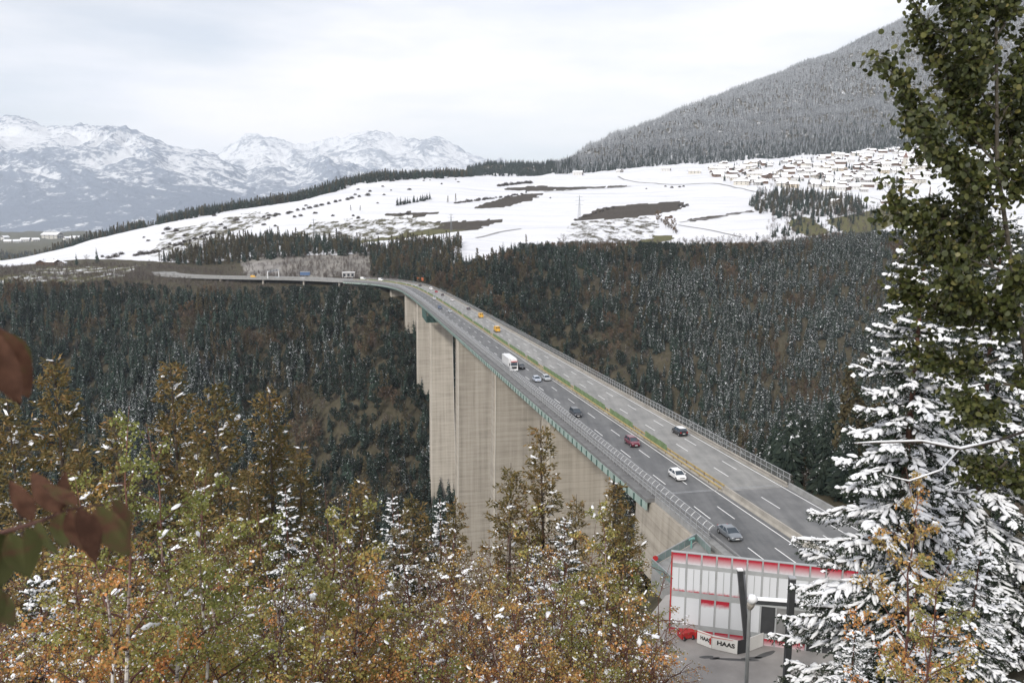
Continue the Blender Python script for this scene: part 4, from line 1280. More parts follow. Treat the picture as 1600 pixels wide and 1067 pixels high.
# what the near trees, the bridge and the hanging twig leave open to the eye
open_v = (tpx > 5) & (tpx < 1330) & (tpy < 1000)
near_top = np.interp(tpx, [0, 100, 240, 330, 430, 480, 560, 660, 900, 1000, 1150, 1200, 1340], [600, 585, 580, 600, 650, 700, 700, 720, 720, 720, 660, 690, 700])
open_v &= tpy < near_top
sroad = np.array([800 - 0, 0])
# picture line of the bridge's edges
def bridge_hides(px, py, Y):
    l = np.interp(px, [640, 670, 716, 772, 850, 950, 1050, 1100], [455, 480, 520, 585, 655, 745, 800, 850])
    r_ = np.interp(px, [560, 640, 700, 760, 800, 960, 1100, 1250, 1340], [425, 432, 448, 484, 508, 588, 664, 750, 800])
    on_deck = (py > r_) & (py < l) & (px > 560)
    below = (px > 655) & (px < 960) & (py >= l) & (Y > 225)
    return on_deck | below
open_v &= ~bridge_hides(tpx, tpy, P[:, 1])
size = hh_ / P[:, 1]
MAXN = {0: 140, 1: 70, 2: 110, 3: 60, 4: 60, 5: 190, 6: 90}
LAB = {0: ('spruce_tree', 'dark green spruce standing in the dense gorge woods, little snow on it', 'tree', 'dark spruces in the gorge woods'),
       1: ('spruce_tree', 'snow-flecked spruce standing in the gorge woods among darker ones', 'tree', 'snow-flecked spruces in the gorge woods'),
       2: ('larch_tree', 'olive-brown autumn larch standing among the gorge spruces', 'tree', 'autumn larches in the gorge woods'),
       3: ('broadleaf_tree', 'russet-leaved broadleaf tree standing among the gorge spruces', 'tree', 'russet trees in the gorge woods'),
       4: ('broadleaf_tree', 'bare grey-brown broadleaf tree standing among the gorge spruces', 'tree', 'bare trees in the gorge woods')}
taken = np.zeros(len(P), bool)
def stand_tree(key, p, s, lab, rz=None, sz=None):
    cm, tm, jm_ = PROTO[key][rng.randint(len(PROTO[key]))]
    name, label, cat, grp = lab
    e = empty(name, (float(p[0]), float(p[1]), float(p[2])), rng.rand() * 6.283)
    e.scale = (s, s, s * (sz or rng.uniform(0.9, 1.15)))
    tag(e, label, cat, grp)
    for nm, me in (('trunk', tm), ('crown', cm)):
        o = bpy.data.objects.new(nm, me); COL.objects.link(o); o.parent = e
    return e
LAB[5] = ('pine_tree', 'round-crowned dark green pine standing in the gorge woods', 'tree', 'dark pines in the gorge woods')
LAB[6] = ('spruce_tree', 'nearer snow-dusted spruce standing beside the bridge', 'tree', 'nearer spruces beside the bridge')
for kk_ in range(7):
    idx = np.nonzero(open_v & (kidx == kk_))[0]
    idx = idx[np.argsort(-size[idx])][:MAXN[kk_]]
    taken[idx] = True
    for i in idx:
        nm_, lb_, ct_, gr_ = LAB[kk_]
        wx = 'left part of the ' if tpx[i] < 300 else 'bridge-side left of the ' if tpx[i] < 680 else 'bridge-side right of the ' if tpx[i] < 1000 else 'right part of the '
        wy = 'upper slope' if tpy[i] < 470 else 'middle slope' if tpy[i] < 560 else 'lower slope'
        stand_tree(KEYS[kk_], P[i], float(scl[i]), (nm_, lb_.split(' standing')[0] + ' among its like on the ' + wx + 'gorge, ' + wy, ct_, gr_ + ', ' + wx + wy))
restm = ~taken
wood('gorge_forest', KEYS, P[restm], kidx[restm], scl[restm], 'dense mixed wood of spruce and larch covering the gorge sides')
print('gorge trees', len(P), 'things', int(taken.sum()))

# undergrowth: low bare scrub filling the gaps on the gorge sides and embankments
ub = ((cS > np.where(cPX > 1180, 3.7, 4.6)) & (cS < 11.6) & inview).astype(float) * np.where(strip_b | (cS > 9.8), 1.0, 0.35) * np.where((cS > 9.3) & (cS < 10.9) & (cPX < 640), 3.0, 1.0)
ub = np.where((cS > 11.0) & (cPX > 600), 0, ub)
P2, ii, jj = scatter(ub * 0.022)
ok = road_clear(P2, 15.0); P2 = P2[ok]
P2 = P2[visible(P2, np.full(len(P2), 4.0))]
wood('gorge_scrub', KEYS, P2, np.full(len(P2), 4), rng.uniform(0.22, 0.5, len(P2)), 'bare brown scrub between the trees on the gorge sides')

# woods round the fields
def poly_d(poly, s0, s1):
    return inpoly(cPX, cPY, poly) & (cS > s0) & (cS < s1)
w1 = poly_d([(248, 411), (300, 392), (345, 378), (420, 372), (520, 378), (592, 386), (588, 399), (480, 401), (410, 408), (340, 416), (290, 414)], 11.0, 13.4)
P3, ii, jj = scatter(w1 * 0.030)
k3 = np.where(rng.rand(len(P3)) < np.clip(0.75 - (proj(P3[:, 0], P3[:, 1], P3[:, 2])[0] - 250) / 500, 0.25, 0.8), 2, 0)
k3 = np.where(rng.rand(len(P3)) < 0.12, 4, k3)
wood('roadside_wood', KEYS, P3, k3, rng.uniform(0.45, 0.85, len(P3)), 'brown and green wood on the slope above the rock cut')
w2 = poly_d([(200, 372), (235, 352), (260, 351), (330, 341), (440, 326), (510, 305), (560, 288), (640, 281), (735, 277), (735, 250), (200, 250)], 14.2, 16.0) & (cPX < 735)
P4, ii, jj = scatter(w2 * 0.022)
wood('ridge_wood', KEYS, P4, np.where(rng.rand(len(P4)) < 0.15, 2, 0), rng.uniform(0.6, 1.0, len(P4)), 'dark spruce wood along the ridge behind the snowy fields')
w3 = (cS > 16.15) & (cS < 17.6) & (cPX > 728) & (cPX < 905)
P5, ii, jj = scatter(w3 * 0.014)
wood('knoll_wood', KEYS, P5, np.zeros(len(P5), int), rng.uniform(0.7, 1.0, len(P5)), 'dark wooded knoll beyond the fields')
w4 = (cS > 14.6) & (cS < 16.9) & (cPX > -250) & (cPX < 260)
w4 = w4 & (cPY > 360)
P6, ii, jj = scatter(w4 * 0.012 * (fbm(cX / 200.0, cY / 200.0, 3, 44) > 0.42))
wood('valley_wood', KEYS, P6, np.where(rng.rand(len(P6)) < 0.25, 2, 0), rng.uniform(0.7, 1.1, len(P6)), 'dark woods in the valley below the mountains')
# the wooded mountain: frost on every tree, clearings here and there
w5 = (cS > 16.0) & (cS < 18.6) & (cPX > 868) & (cPX < 1900)
clear_ = fbm(cX / 160.0, cY / 260.0, 3, 61) > 0.80
clear_ = clear_ & (cS > 16.9)
dn = np.where(w5 & ~clear_, 0.0185, 0.0)
P7, ii, jj = scatter(dn)
px7 = proj(P7[:, 0], P7[:, 1], P7[:, 2])[0]
low = np.clip((16.75 - cS[ii, jj]) * 1.5, 0, 0.85)
k7 = np.where(rng.rand(len(P7)) < low * 0.8, 0, 2)
KEYF = ['spruce', 'snowy_spruce', 'frosted_spruce', 'white_spruce']
_up = np.clip((cS[ii, jj] - 16.7) * .75, 0, .85) * np.clip(.35 + 1.3 * fbm(P7[:, 0] / 240, P7[:, 1] / 240, 3, 8), 0, 1)
k7 = np.where((k7 == 2) & (rng.rand(len(P7)) < _up), 3, k7)
k7 = np.where((k7 == 0) & (rng.rand(len(P7)) < 0.6), 1, k7)
wood('mountain_forest', KEYF, P7, k7, rng.uniform(0.6, 1.1, len(P7)), 'frosted spruce forest covering the steep mountain side')
w6 = poly_d([(1168, 326), (1182, 306), (1230, 300), (1300, 306), (1350, 318), (1345, 338), (1290, 342), (1225, 345), (1192, 336)], 12.0, 15.5)
P8, ii, jj = scatter(w6 * 0.011)
k8 = np.where(rng.rand(len(P8)) < 0.3, 4, np.where(rng.rand(len(P8)) < 0.3, 2, 0))
wood('village_wood', KEYS, P8, k8, rng.uniform(0.6, 1.0, len(P8)), 'dark wood between the white field and the village')
w7 = poly_d([(1200, 350), (1240, 334), (1440, 318), (1445, 385), (1200, 390)], 11.0, 14.4)
P9, ii, jj = scatter(w7 * 0.008)
wood('slope_thicket', KEYS, P9, np.where(rng.rand(len(P9)) < 0.75, 4, 0), rng.uniform(0.4, 0.8, len(P9)), 'bare thicket on the slope under the village')
w9 = poly_d([(578, 396), (640, 382), (720, 380), (720, 440), (640, 436), (578, 434)], 10.0, 12.6)
P11, ii, jj = scatter(w9 * 0.04); P11 = P11[road_clear(P11, 17.0)]
k11 = np.where(rng.rand(len(P11)) < .35, 2, np.where(rng.rand(len(P11)) < .2, 3, 0))
wood('bridgehead_wood', KEYS, P11, k11, rng.uniform(0.45, 0.85, len(P11)), 'brown and green wood on the slope behind the far bridge end')
w8 = poly_d([(440, 402), (590, 392), (640, 400), (640, 428), (592, 434), (445, 432)], 10.4, 12.6) | poly_d(FIELDS['bank'], 10.4, 12.6)
P10, ii, jj = scatter(w8 * np.where(inpoly(cPX, cPY, FIELDS['bank']), 0.008, 0.035)); P10 = P10[road_clear(P10, 16.0)]
wood('cutting_scrub', KEYS, P10, np.full(len(P10), 4), rng.uniform(0.25, 0.5, len(P10)), 'grey bare scrub on the rock cutting above the far motorway')
print('woods', [len(a) for a in (P, P2, P3, P4, P5, P6, P7, P8, P9)])

# ================================================================== VILLAGE
W_MATS = [make_mat('plaster_white', (0.62, 0.61, 0.59), 0.85, 0.08, 0.3), make_mat('plaster_cream', (0.56, 0.53, 0.47), 0.85, 0.08, 0.3),
          make_mat('plaster_sand', (0.50, 0.43, 0.33), 0.85, 0.1, 0.3), make_mat('weathered_wood', (0.14, 0.085, 0.055), 0.85, 0.25, 0.5), make_mat('plaster_grey', (0.42, 0.41, 0.40), 0.85, 0.1, 0.3)]
M_WOODD = make_mat('dark_timber', (0.085, 0.055, 0.040), 0.85, 0.3, 0.6)
M_TILE = make_mat('roof_tile', (0.20, 0.12, 0.09), 0.85, 0.2, 1.0)
M_PANE = make_mat('window_pane', (0.035, 0.04, 0.05), 0.2, 0.2, 1.0)
M_BLUE = make_mat('blue_paint', (0.09, 0.15, 0.27), 0.5, 0.15, 1.0)
M_REDP = make_mat('red_paint', (0.42, 0.03, 0.03), 0.5, 0.15, 1.0)
M_ORANGE = make_mat('orange_paint', (0.50, 0.13, 0.03), 0.5, 0.15, 1.0)

def house_parts(L, W, E, pitch, wall_i, over=1.1):
    """alpine house: plaster walls, timber gable, shallow roof under snow, windows, balcony, chimney.  Ridge along local y, gable faces -y."""
    rise = W / 2 * math.tan(R(pitch))
    parts = []
    w = MB().box((0, 0, E / 2 - 1.5), (W, L, E + 3.0))
    parts.append(('wall', w.mesh('wall'), W_MATS[wall_i]))
    g = MB().prism([(-W/2, -L/2, E), (W/2, -L/2, E), (0, -L/2, E + rise)], (0, L, 0))
    parts.append(('gable', g.mesh('gable'), M_WOODD if wall_i != 2 else W_MATS[2]))
    t = math.tan(R(pitch)); e = W/2 + over
    r = MB()
    for sg in (-1, 1):
        r.prism([(0, -L/2 - over, E + rise + 0.10), (sg * e, -L/2 - over, E + rise - e * t + 0.10), (sg * e, -L/2 - over, E + rise - e * t + 0.34), (0, -L/2 - over, E + rise + 0.34)], (0, L + 2 * over, 0))
    parts.append(('roof', r.mesh('roof'), M_TILE))
    sn = MB()
    for sg in (-1, 1):
        sn.prism([(0, -L/2 - over * .95, E + rise + 0.36), (sg * e * .985, -L/2 - over * .95, E + rise - e * t * .985 + 0.36), (sg * e * .97, -L/2 - over * .95, E + rise - e * t * .97 + 0.62), (0, -L/2 - over * .95, E + rise + 0.66)], (0, L + 1.9 * over, 0))
    parts.append(('roof_snow', sn.mesh('roof_snow'), SNOW))
    ch = MB().box((W * 0.17, L * 0.1, E + rise + 0.5), (0.9, 0.9, 1.9))
    parts.append(('chimney', ch.mesh('chimney'), W_MATS[4]))
    for fl in range(max(1, int(E // 2.8))):
        for k in range(3):
            wm = MB().box(((k - 1) * W * 0.29, -L/2 - 0.03, 1.6 + fl * 2.8), (1.3, 0.12, 1.5))
            parts.append(('window', wm.mesh('window'), M_PANE))
        for k in range(3):
            wm = MB().box((-W/2 - 0.03, (k - 1) * L * 0.29, 1.6 + fl * 2.8), (0.12, 1.3, 1.5))
            parts.append(('window', wm.mesh('window'), M_PANE))
    if E > 4.5:
        b = MB().box((0, -L/2 - 0.75, 2.95), (W * 0.9, 1.3, 1.1))
        parts.append(('balcony', b.mesh('balcony'), M_WOODD))
    for n, m, mt in parts:
        m.materials.append(mt)
    return [(n, m) for n, m, _ in parts]
HOUSES = [house_parts(17, 14, 5.2, 27, 0), house_parts(15, 13, 5.0, 28, 1), house_parts(19, 15, 5.2, 25, 0), house_parts(20, 12, 4.0, 28, 3), house_parts(16, 14, 5.6, 27, 2),
          house_parts(13, 11, 4.8, 28, 4), house_parts(24, 13, 5.6, 24, 1), house_parts(12, 10, 3.4, 24, 3)]
def house(v, loc, rz, sc, label, group=None, name='village_house'):
    e = empty(name, loc, rz, sc)
    tag(e, label, 'house', group)
    for n, m in HOUSES[v]:
        o = bpy.data.objects.new(n, m); COL.objects.link(o); o.parent = e
    return e
HL = ['white plastered village house with timber gable and snowy roof', 'cream village house with timber gable and snowy roof', 'broad white village farmhouse under a low snowy roof', 'dark timber village barn under a snowy roof',
      'sandy-walled village house with snowy roof', 'small grey village house with snowy roof', 'long cream village building under a flat-pitched snowy roof', 'small dark timber hut in the village under snow']
# houses one can name from the photograph
named = [
 (1, 1305, 320, 0.3, 1.15, 'white house with dark window openings standing alone below the village wood'),
 (2, 1304, 254, 0.25, 1.3, 'large white house with two rows of windows, gable towards the gorge'),
 (4, 1380, 258, 0.35, 1.35, 'big sandy-yellow house just left of the church tower'),
 (6, 1418, 268, 1.45, 1.2, 'long cream house below the church with an even row of windows'),
 (3, 1342, 260, 0.2, 1.2, 'broad dark wooden barn in the middle of the village'),
 (6, 1147, 279, 0.5, 1.0, 'reddish flat building at the lower village edge by the fields'),
 (2, 1130, 264, 1.4, 1.3, 'pale block at the upper left edge of the village'),
 (0, 1187, 246, 0.9, 1.1, 'tall pale house against the wood above the village'),
 (6, 1085, 272, 1.4, 1.2, 'long low building on the field edge below the mountain wood'),
 (2, 1040, 268, 1.3, 1.2, 'snow-roofed farm at the foot of the mountain wood'),
 (2, 903, 274, 1.3, 1.2, 'farm with snowy roofs at the end of the mountain wood'),
 (0, 968, 270, 0.6, 0.9, 'small white house where the lane meets the mountain wood'),
 (7, 1045, 341, 0.4, 0.8, 'little brown field hut beside a bushy tree'),
 (3, 1385, 318, 1.3, 0.9, 'dark snow-covered shed below the village on the grass slope'),
 (5, 1350, 300, 1.3, 1.0, 'snow-capped house among trees under the village'),
 (3, 1356, 292, 1.45, 1.1, 'long dark shed with thick snow on its roof'),
]
HPOS = []
for v, px, py, rz, sc, lab in named:
    p = ground_at(px, py, 900, 4000)
    p.z = terrain_z(p.x, p.y)
    HPOS.append((p.x, p.y))
    house(v, p, rz, sc, lab, None, 'barn' if 'barn' in lab or 'shed' in lab or 'hut' in lab else 'village_house')
vp = [(1095, 263), (1130, 256), (1180, 255), (1240, 252), (1300, 244), (1360, 236), (1445, 228), (1450, 288), (1400, 300), (1330, 298), (1250, 296), (1190, 298), (1130, 284)]
tries = 0; nh = 0
hr = random.Random(9)
while nh < 170 and tries < 6000:
    tries += 1
    px, py = hr.uniform(1095, 1450), hr.uniform(228, 300)
    if not inpoly(np.array([px]), np.array([py]), vp)[0]: continue
    p = ground_at(px, py, 900, 4000)
    if any((p.x - a) ** 2 + ((p.y - b) * 0.75) ** 2 < 16.5 ** 2 for a, b in HPOS): continue
    HPOS.append((p.x, p.y)); nh += 1
    v = hr.choice([0, 0, 1, 2, 3, 3, 3, 4, 5, 5, 6, 7])
    house(v, p, hr.choice([0.35, 1.45, 1.6, 1.8, 1.3, 1.5]) + hr.uniform(-.2, .2), hr.uniform(0.95, 1.35), HL[v], 'village: ' + HL[v])
print('houses', nh)

# church
cpos = ground_at(1414, 262, 900, 4000)
ch = empty('church', cpos, 0.35, 1.35)
tag(ch, 'cream village church with a pointed tower at the right edge of the village', 'church')
def cpart(mb, n, m): return mb.build(n, m, ch)
cpart(MB().box((0, 0, 5), (5.2, 5.2, 22)), 'tower', W_MATS[1])
cpart(MB().box((0, 0, 16.15), (5.8, 5.8, 0.5)), 'cornice', W_MATS[0])
cpart(MB().add([(-3, -3, 16.4), (3, -3, 16.4), (3, 3, 16.4), (-3, 3, 16.4), (0, 0, 27)], [(0, 1, 4), (1, 2, 4), (2, 3, 4), (3, 0, 4), (3, 2, 1, 0)]), 'spire', M_TILE)
cpart(MB().box((8.5, 5, 3.0), (13, 11, 10)), 'nave', W_MATS[1])
_n = MB().prism([(2, -1.0, 8.2), (2, 11.0, 8.2), (2, 5, 13.4)], (13, 0, 0)); cpart(_n, 'roof', M_TILE)
_n = MB()
_n.prism([(1.6, 5, 13.5), (1.6, -1.7, 7.8), (1.6, -1.6, 8.3), (1.6, 5, 14.1)], (13.8, 0, 0)); _n.prism([(1.6, 5, 13.5), (1.6, 11.7, 7.8), (1.6, 11.6, 8.3), (1.6, 5, 14.1)], (13.8, 0, 0)); cpart(_n, 'roof_snow', SNOW)
for z in (7, 12.5):
    cpart(MB().box((0, -2.62, z), (1.2, 0.1, 2.2)), 'window', M_PANE)
for k in range(3):
    cpart(MB().box((5 + 3.6 * k, -0.52, 4.5), (1.3, 0.1, 3.2)), 'window', M_PANE)

# village trees between the houses
for k in range(330):
    px, py = hr.uniform(1100, 1445), hr.uniform(240, 300)
    if not inpoly(np.array([px]), np.array([py]), vp)[0]: continue
    p = ground_at(px, py, 900, 4000)
    if any((p.x - a) ** 2 + (p.y - b) ** 2 < 7 ** 2 for a, b in HPOS): continue
    kd = hr.choice(['spruce', 'spruce', 'bare_tree', 'bare_tree'])
    stand_tree(kd, p, hr.uniform(0.5, 0.9), ('garden_tree', ('dark spruce' if kd == 'spruce' else 'bare brown tree') + ' growing between the village houses', 'tree', 'village ' + ('spruces' if kd == 'spruce' else 'bare trees')))

# ------------------------------------------------------------------ bushes and trees on the white fields
bush_spots = [(478,322,5),(500,300,6),(545,290,5),(560,297,7),(578,300,6),(590,318,5),(615,283,7),(625,280,8),(636,281,7),(640,297,6),(662,283,4),(672,282,4),(700,278,4),(712,281,4),(690,288,5),(716,285,5),(598,292,5),(611,298,5),(520,300,5),(555,305,7),(575,306,8),(600,305,6),(640,317,6),(630,318,6),(520,338,6),(552,338,5),(560,342,6),(625,336,8),(636,335,6),(453,333,7),(470,338,7),(493,334,8),(460,340,6),(420,338,7),(432,336,6),(412,340,6),(412,352,7),(430,354,6),(548,355,5),(530,366,6),(590,366,5),(345,352,6),(352,358,6),(370,345,8),(335,338,7),(262,360,9),(275,362,8),(255,366,6),(288,370,6),(225,372,5),(232,377,5),(265,382,4),(285,384,4),(170,404,7),(180,402,8),(190,398,9),(212,400,8),(222,398,9),(232,397,9),(160,402,6),(1040,292,6),(1050,294,6),(1062,293,6),(1068,292,5),(1010,296,4),(1062,322,6),(1068,324,7),(1073,322,7),(948,326,5),(958,326,5),(940,330,4),(860,310,4)]
for px, py, s in bush_spots:
    p = ground_at(px, py, 900, 2300)
    k = hr.choice([0, 1, 2])
    e = stand_tree('bush', p, s / 4.6 * hr.uniform(0.7, 1.1), ('field_bush', 'bare brown bush standing in the snowy fields', 'bush', 'bare bushes in the snowy fields'))
    e.scale = (e.scale[0] * 1.2, e.scale[1] * 1.2, e.scale[2] * 0.85)
field_trees = [('spruce', 120, 415, 0.75, 'dark spruce by the farm at the near edge of the fields'), ('spruce', 152, 412, 0.95, 'tall dark spruce beside a round brown tree below the white slope'), ('bare_tree', 136, 416, 1.2, 'round brown tree between two dark spruces below the white slope'),
 ('spruce', 358, 368, 0.9, 'tall spruce on the upper edge of the roadside wood'), ('russet_tree', 1028, 349, 1.5, 'round olive tree beside the field hut'), ('russet_tree', 1052, 364, 1.2, 'olive bushy tree at the lower end of the field hedge'),
 ('russet_tree', 1040, 356, 0.9, 'small olive tree in the field hedge below the hut'), ('bare_tree', 880, 384, 1.3, 'dark bare tree at the rim of the gorge beside the white field'), ('bare_tree', 874, 384, 1.2, 'dark twin-stemmed bare tree at the field corner on the rim'),
 ('larch', 855, 392, 0.75, 'golden larch at the gorge rim below the white field'), ('larch', 908, 392, 0.6, 'small golden larch in the rim hedge below the ploughed field'), ('larch', 822, 386, 0.7, 'thin bare larch standing up over the rim wood'),
 ('spruce', 822, 302, 0.55, 'slim dark poplar-like tree standing alone by the hedge'), ('larch', 700, 318, 0.7, 'thin bare tree at the left end of the field hedge'), ('larch', 712, 316, 0.7, 'thin bare tree rising from the field hedge'), ('larch', 563, 330, 0.5, 'pale bare tree on the white slope, one of two'), ('larch', 548, 330, 0.5, 'pale thin tree left of its twin on the white slope')]
for key, px, py, s, lab in field_trees:
    stand_tree(key, ground_at(px, py, 900, 2300), s, ('field_tree', lab, 'tree', None))
# hedges: rows of bushes
def hedge(a, b, n, s, key, label, grp):
    for k in range(n):
        t = k / max(1, n - 1)
        p = ground_at(a[0] + (b[0] - a[0]) * t + hr.uniform(-2, 2), a[1] + (b[1] - a[1]) * t + hr.uniform(-.5, .5), 900, 2600)
        e = stand_tree(key, p, s * hr.uniform(0.7, 1.2), ('hedge_bush', label, 'bush', grp))
        e.scale = (e.scale[0] * 1.4, e.scale[1] * 1.4, e.scale[2])
hedge((712, 318), (818, 304), 26, 1.1, 'bush', 'bare bush in the long hedge above the narrow ploughed strip', 'hedge above the ploughed strip')
hedge((622, 321), (672, 312), 14, 0.7, 'spruce', 'dark small spruce in the clump on the white slope', 'spruce clump on the white slope')
hedge((778, 291), (828, 286), 18, 1.6, 'bush', 'bare grey tree in the copse at the far edge of the fields', 'copse at the far edge of the fields')
hedge((900, 344), (960, 324), 16, 0.7, 'bush', 'low brown bush along the edge of the big ploughed field', 'bushes along the big ploughed field')
hedge((885, 386), (1000, 383), 18, 0.7, 'bare_tree', 'bare tree in the scrub line along the lower edge of the white field', 'scrub line below the white field')
hedge((1070, 380), (1200, 372), 16, 0.6, 'bare_tree', 'bare tree in the scrub line at the rim below the right white field', 'scrub line at the right rim')
hedge((420, 341), (560, 308), 16, 1.2, 'bush', 'brown bush in the loose row climbing the patchy white slope', 'loose bush row on the patchy slope')
hedge((240, 396), (330, 366), 12, 1.3, 'bush', 'brown bush in the loose row left of the roadside wood', 'loose bush row left of the roadside wood')
hedge((1030, 345), (1058, 366), 10, 0.6, 'russet_tree', 'olive shrub in the short hedge below the field hut', 'hedge below the field hut')

def lane(name, pts, w, label, mat):
    P_ = [ground_at(a, b, 900, 2600) for a, b in pts]
    q = _catmull(np.array([[p.x, p.y] for p in [P_[0]] + P_ + [P_[-1]]]), 12.0)
    t = np.gradient(q, axis=0); t /= np.linalg.norm(t, axis=1)[:, None] + 1e-9
    nrm = np.stack([t[:, 1], -t[:, 0]], -1)
    V = []
    for o_ in (-w / 2, 0, w / 2):
        pp = q + nrm * o_
        V.append(np.stack([pp[:, 0], pp[:, 1], [terrain_z(a, b) + .45 for a, b in pp]], -1))
    V = np.stack(V, 1).reshape(-1, 3)
    o = put(name, mesh_np(name, V, grid_faces(len(q), 3)), mat); tag(o, label, None, None, 'structure')
M_LANE = make_mat('wet_lane', (0.26, 0.255, 0.25), .8, .25, .08)
lane('lane', [(966, 276), (985, 283), (1050, 289), (1110, 287), (1150, 294), (1185, 301)], 6.0, 'wet lane crossing the white fields to the village', M_LANE)
lane('lane', [(1062, 348), (1120, 341), (1175, 330)], 5.0, 'thin field track rising to the village wood', M_LANE)
lane('lane', [(850, 300), (910, 296), (990, 291)], 6.0, 'bare strip along the terrace edge in the upper white field', M_LANE)
lane('lane', [(744, 372), (790, 361), (822, 357)], 4.0, 'dark field boundary left of the big white field', M_LANE)
lane('lane', [(1060, 352), (1110, 360), (1165, 372)], 4.0, 'thin track along the lower edge of the white field', M_LANE)
# farm by the near fields
for px, py, v, sc, rz, lab in [(66, 414, 3, 0.9, 0.3, 'dark farm barn with snowy roof at the near edge of the white fields'), (84, 414, 7, 1.1, 1.2, 'low farm shed beside the dark barn'), (98, 415, 5, 0.7, 0.2, 'small grey farm house right of the dark barn')]:
    p = ground_at(px, py, 900, 1500); house(v, p, rz, sc, lab, None, 'farm_building')
# far town in the main valley
for k, (px, py, v, sc) in enumerate([(82, 369, 6, 3.2), (118, 371, 2, 1.9), (40, 375, 2, 1.6), (12, 376, 1, 1.6), (26, 375, 0, 1.5), (55, 374, 1, 1.7), (105, 372, 0, 1.5), (8, 373, 0, 1.5)]):
    Yv = 4300.0
    q = Qpx(px, py); z = terrain_z(q * Yv, Yv)
    # stand it on the valley floor where the eye sees it
    Yv = float((z - H) / Ssl(py)); Yv = min(max(Yv, 3300), 7000)
    house(v, (q * Yv, Yv, terrain_z(q * Yv, Yv) ), 1.4 + 0.2 * k, sc * 1.6, 'long white block in the far valley town' if k == 0 else 'pale house of the far valley town', None if k == 0 else 'houses of the far valley town', 'town_building')

# ------------------------------------------------------------------ pylons
M_PYL = make_mat('pylon_steel', (0.16, 0.17, 0.18), 0.6, 0.1, 1.0, metal=0.2)
def pylon(px, py, top, label):
    p = ground_at(px, py, 900, 2600)
    h = (float(Ssl(top)) - float(Ssl(py))) * p.y
    e = empty('power_pylon', p, 0.4); tag(e, label, 'pylon')
    for k in range(4):
        a = math.pi / 4 + k * math.pi / 2; c, s_ = math.cos(a), math.sin(a)
        MB().tube([(c * h * .075, s_ * h * .075, -1), (c * h * .02, s_ * h * .02, h * .75), (0, 0, h)], 0.16, 4).build('leg', M_PYL, e)
    br = MB()
    for k in range(7):
        z0, z1 = h * .1 * k, h * .1 * (k + 1); r0 = h * (.075 - .0073 * k) ; r1 = h * (.075 - .0073 * (k + 1))
        for i in range(4):
            a0 = math.pi / 4 + i * math.pi / 2; a1 = a0 + math.pi / 2
            br.bar((math.cos(a0) * r0, math.sin(a0) * r0, z0), (math.cos(a1) * r1, math.sin(a1) * r1, z1), 0.08, 3)
    br.build('bracing', M_PYL, e)
    for zf, w in ((.62, .17), (.78, .21), (.93, .13)):
        MB().bar((-h * w, 0, h * zf), (h * w, 0, h * zf), 0.15, 4).build('cross_arm', M_PYL, e)
pylon(905, 345, 305, 'lattice power pylon standing in the white field before the ploughed patch')
pylon(705, 362, 334, 'lattice power pylon by the lower ploughed strip')
pylon(491, 372, 342, 'faint lattice pylon on the patchy white slope above the roadside wood')

# ------------------------------------------------------------------ far motorway furniture
def on_road(s, off, dz=0): return Vector(road_pt(s, off, dz))
sg_, og_ = road_from_px(372, 441)
gx_, gy_, gz_, gtx_, gty_ = [float(k) for k in axis(sg_)]
e = empty('sign_gantry', (gx_, gy_, gz_), math.atan2(-gtx_, gty_)); tag(e, 'white sign gantry spanning the far motorway', 'gantry')
M_WHITE = make_mat('white_paint', (0.70, 0.70, 0.70), 0.5, 0.08, 1.0)
for o_ in (-12.9, 12.9): MB().box((o_, 0, 3.2), (0.8, 0.8, 6.8)).build('post', M_WHITE, e)
MB().box((0, 0, 7.0), (26.6, 0.8, 1.0)).build('beam', M_WHITE, e)
for k in (-7, 0, 7): MB().box((k, -0.5, 7.0), (4.0, 0.15, 2.2)).build('sign_panel', M_STEEL, e)
# control building, kiosks and works vehicles by the far abutment
p = on_z(545, 433, float(deck_z(S_END)) + 0.2)
e = empty('motorway_station', p, 0.1); tag(e, 'small white-roofed motorway building beside the far end of the bridge', 'building')
MB().box((0, 0, 2.2), (9, 6, 5)).build('wall', W_MATS[4], e); MB().box((0, 0, 5.0), (13, 8, 0.5)).build('roof', M_WHITE, e)
for k in (-4.2, 0, 4.2): MB().box((k, -3.05, 2.4), (2.4, 0.15, 2.6)).build('window', M_PANE, e)
for k in (-5.9, 5.9): MB().box((k, -3.4, 2.2), (0.5, 0.5, 5)).build('post', M_WHITE, e)
p = on_z(477, 430, -26)
e = empty('works_container', p, 0.05); tag(e, 'bright blue site container by the far motorway under the rock face', 'container')
MB().box((0, 0, 1.7), (10, 4, 3.4)).build('body', M_BLUE, e)
for k in range(6): MB().box((-4.2 + k * 1.6, -2.05, 1.7), (0.25, 0.14, 3.4)).build('rib', M_BLUE, e)
MB().box((0, 0, 3.75), (10.2, 4.2, 0.3)).build('roof', M_STEEL, e)
p = ground_at(542, 391, 900, 1500)
e = empty('works_container', p, 0.1); tag(e, 'pale blue container with a reddish end on the works yard above the rock face', 'container')
MB().box((-4, 0, 1.5), (9, 4, 3.6)).build('body', M_BLUE, e); MB().box((4.6, 0, 1.5), (6, 4, 3.2)).build('annex', M_RUST, e); MB().box((0, 0, 3.5), (16, 4.4, 0.3)).build('roof_snow', SNOW, e)
for px, w, lab in ((428, 8, 'small snowy hut on the works yard by the rim wood'),):
    pass
p = ground_at(562, 388, 900, 1500)
e = empty('works_hut', p, 0.2); tag(e, 'low snow-roofed hut at the right of the works yard', 'hut')
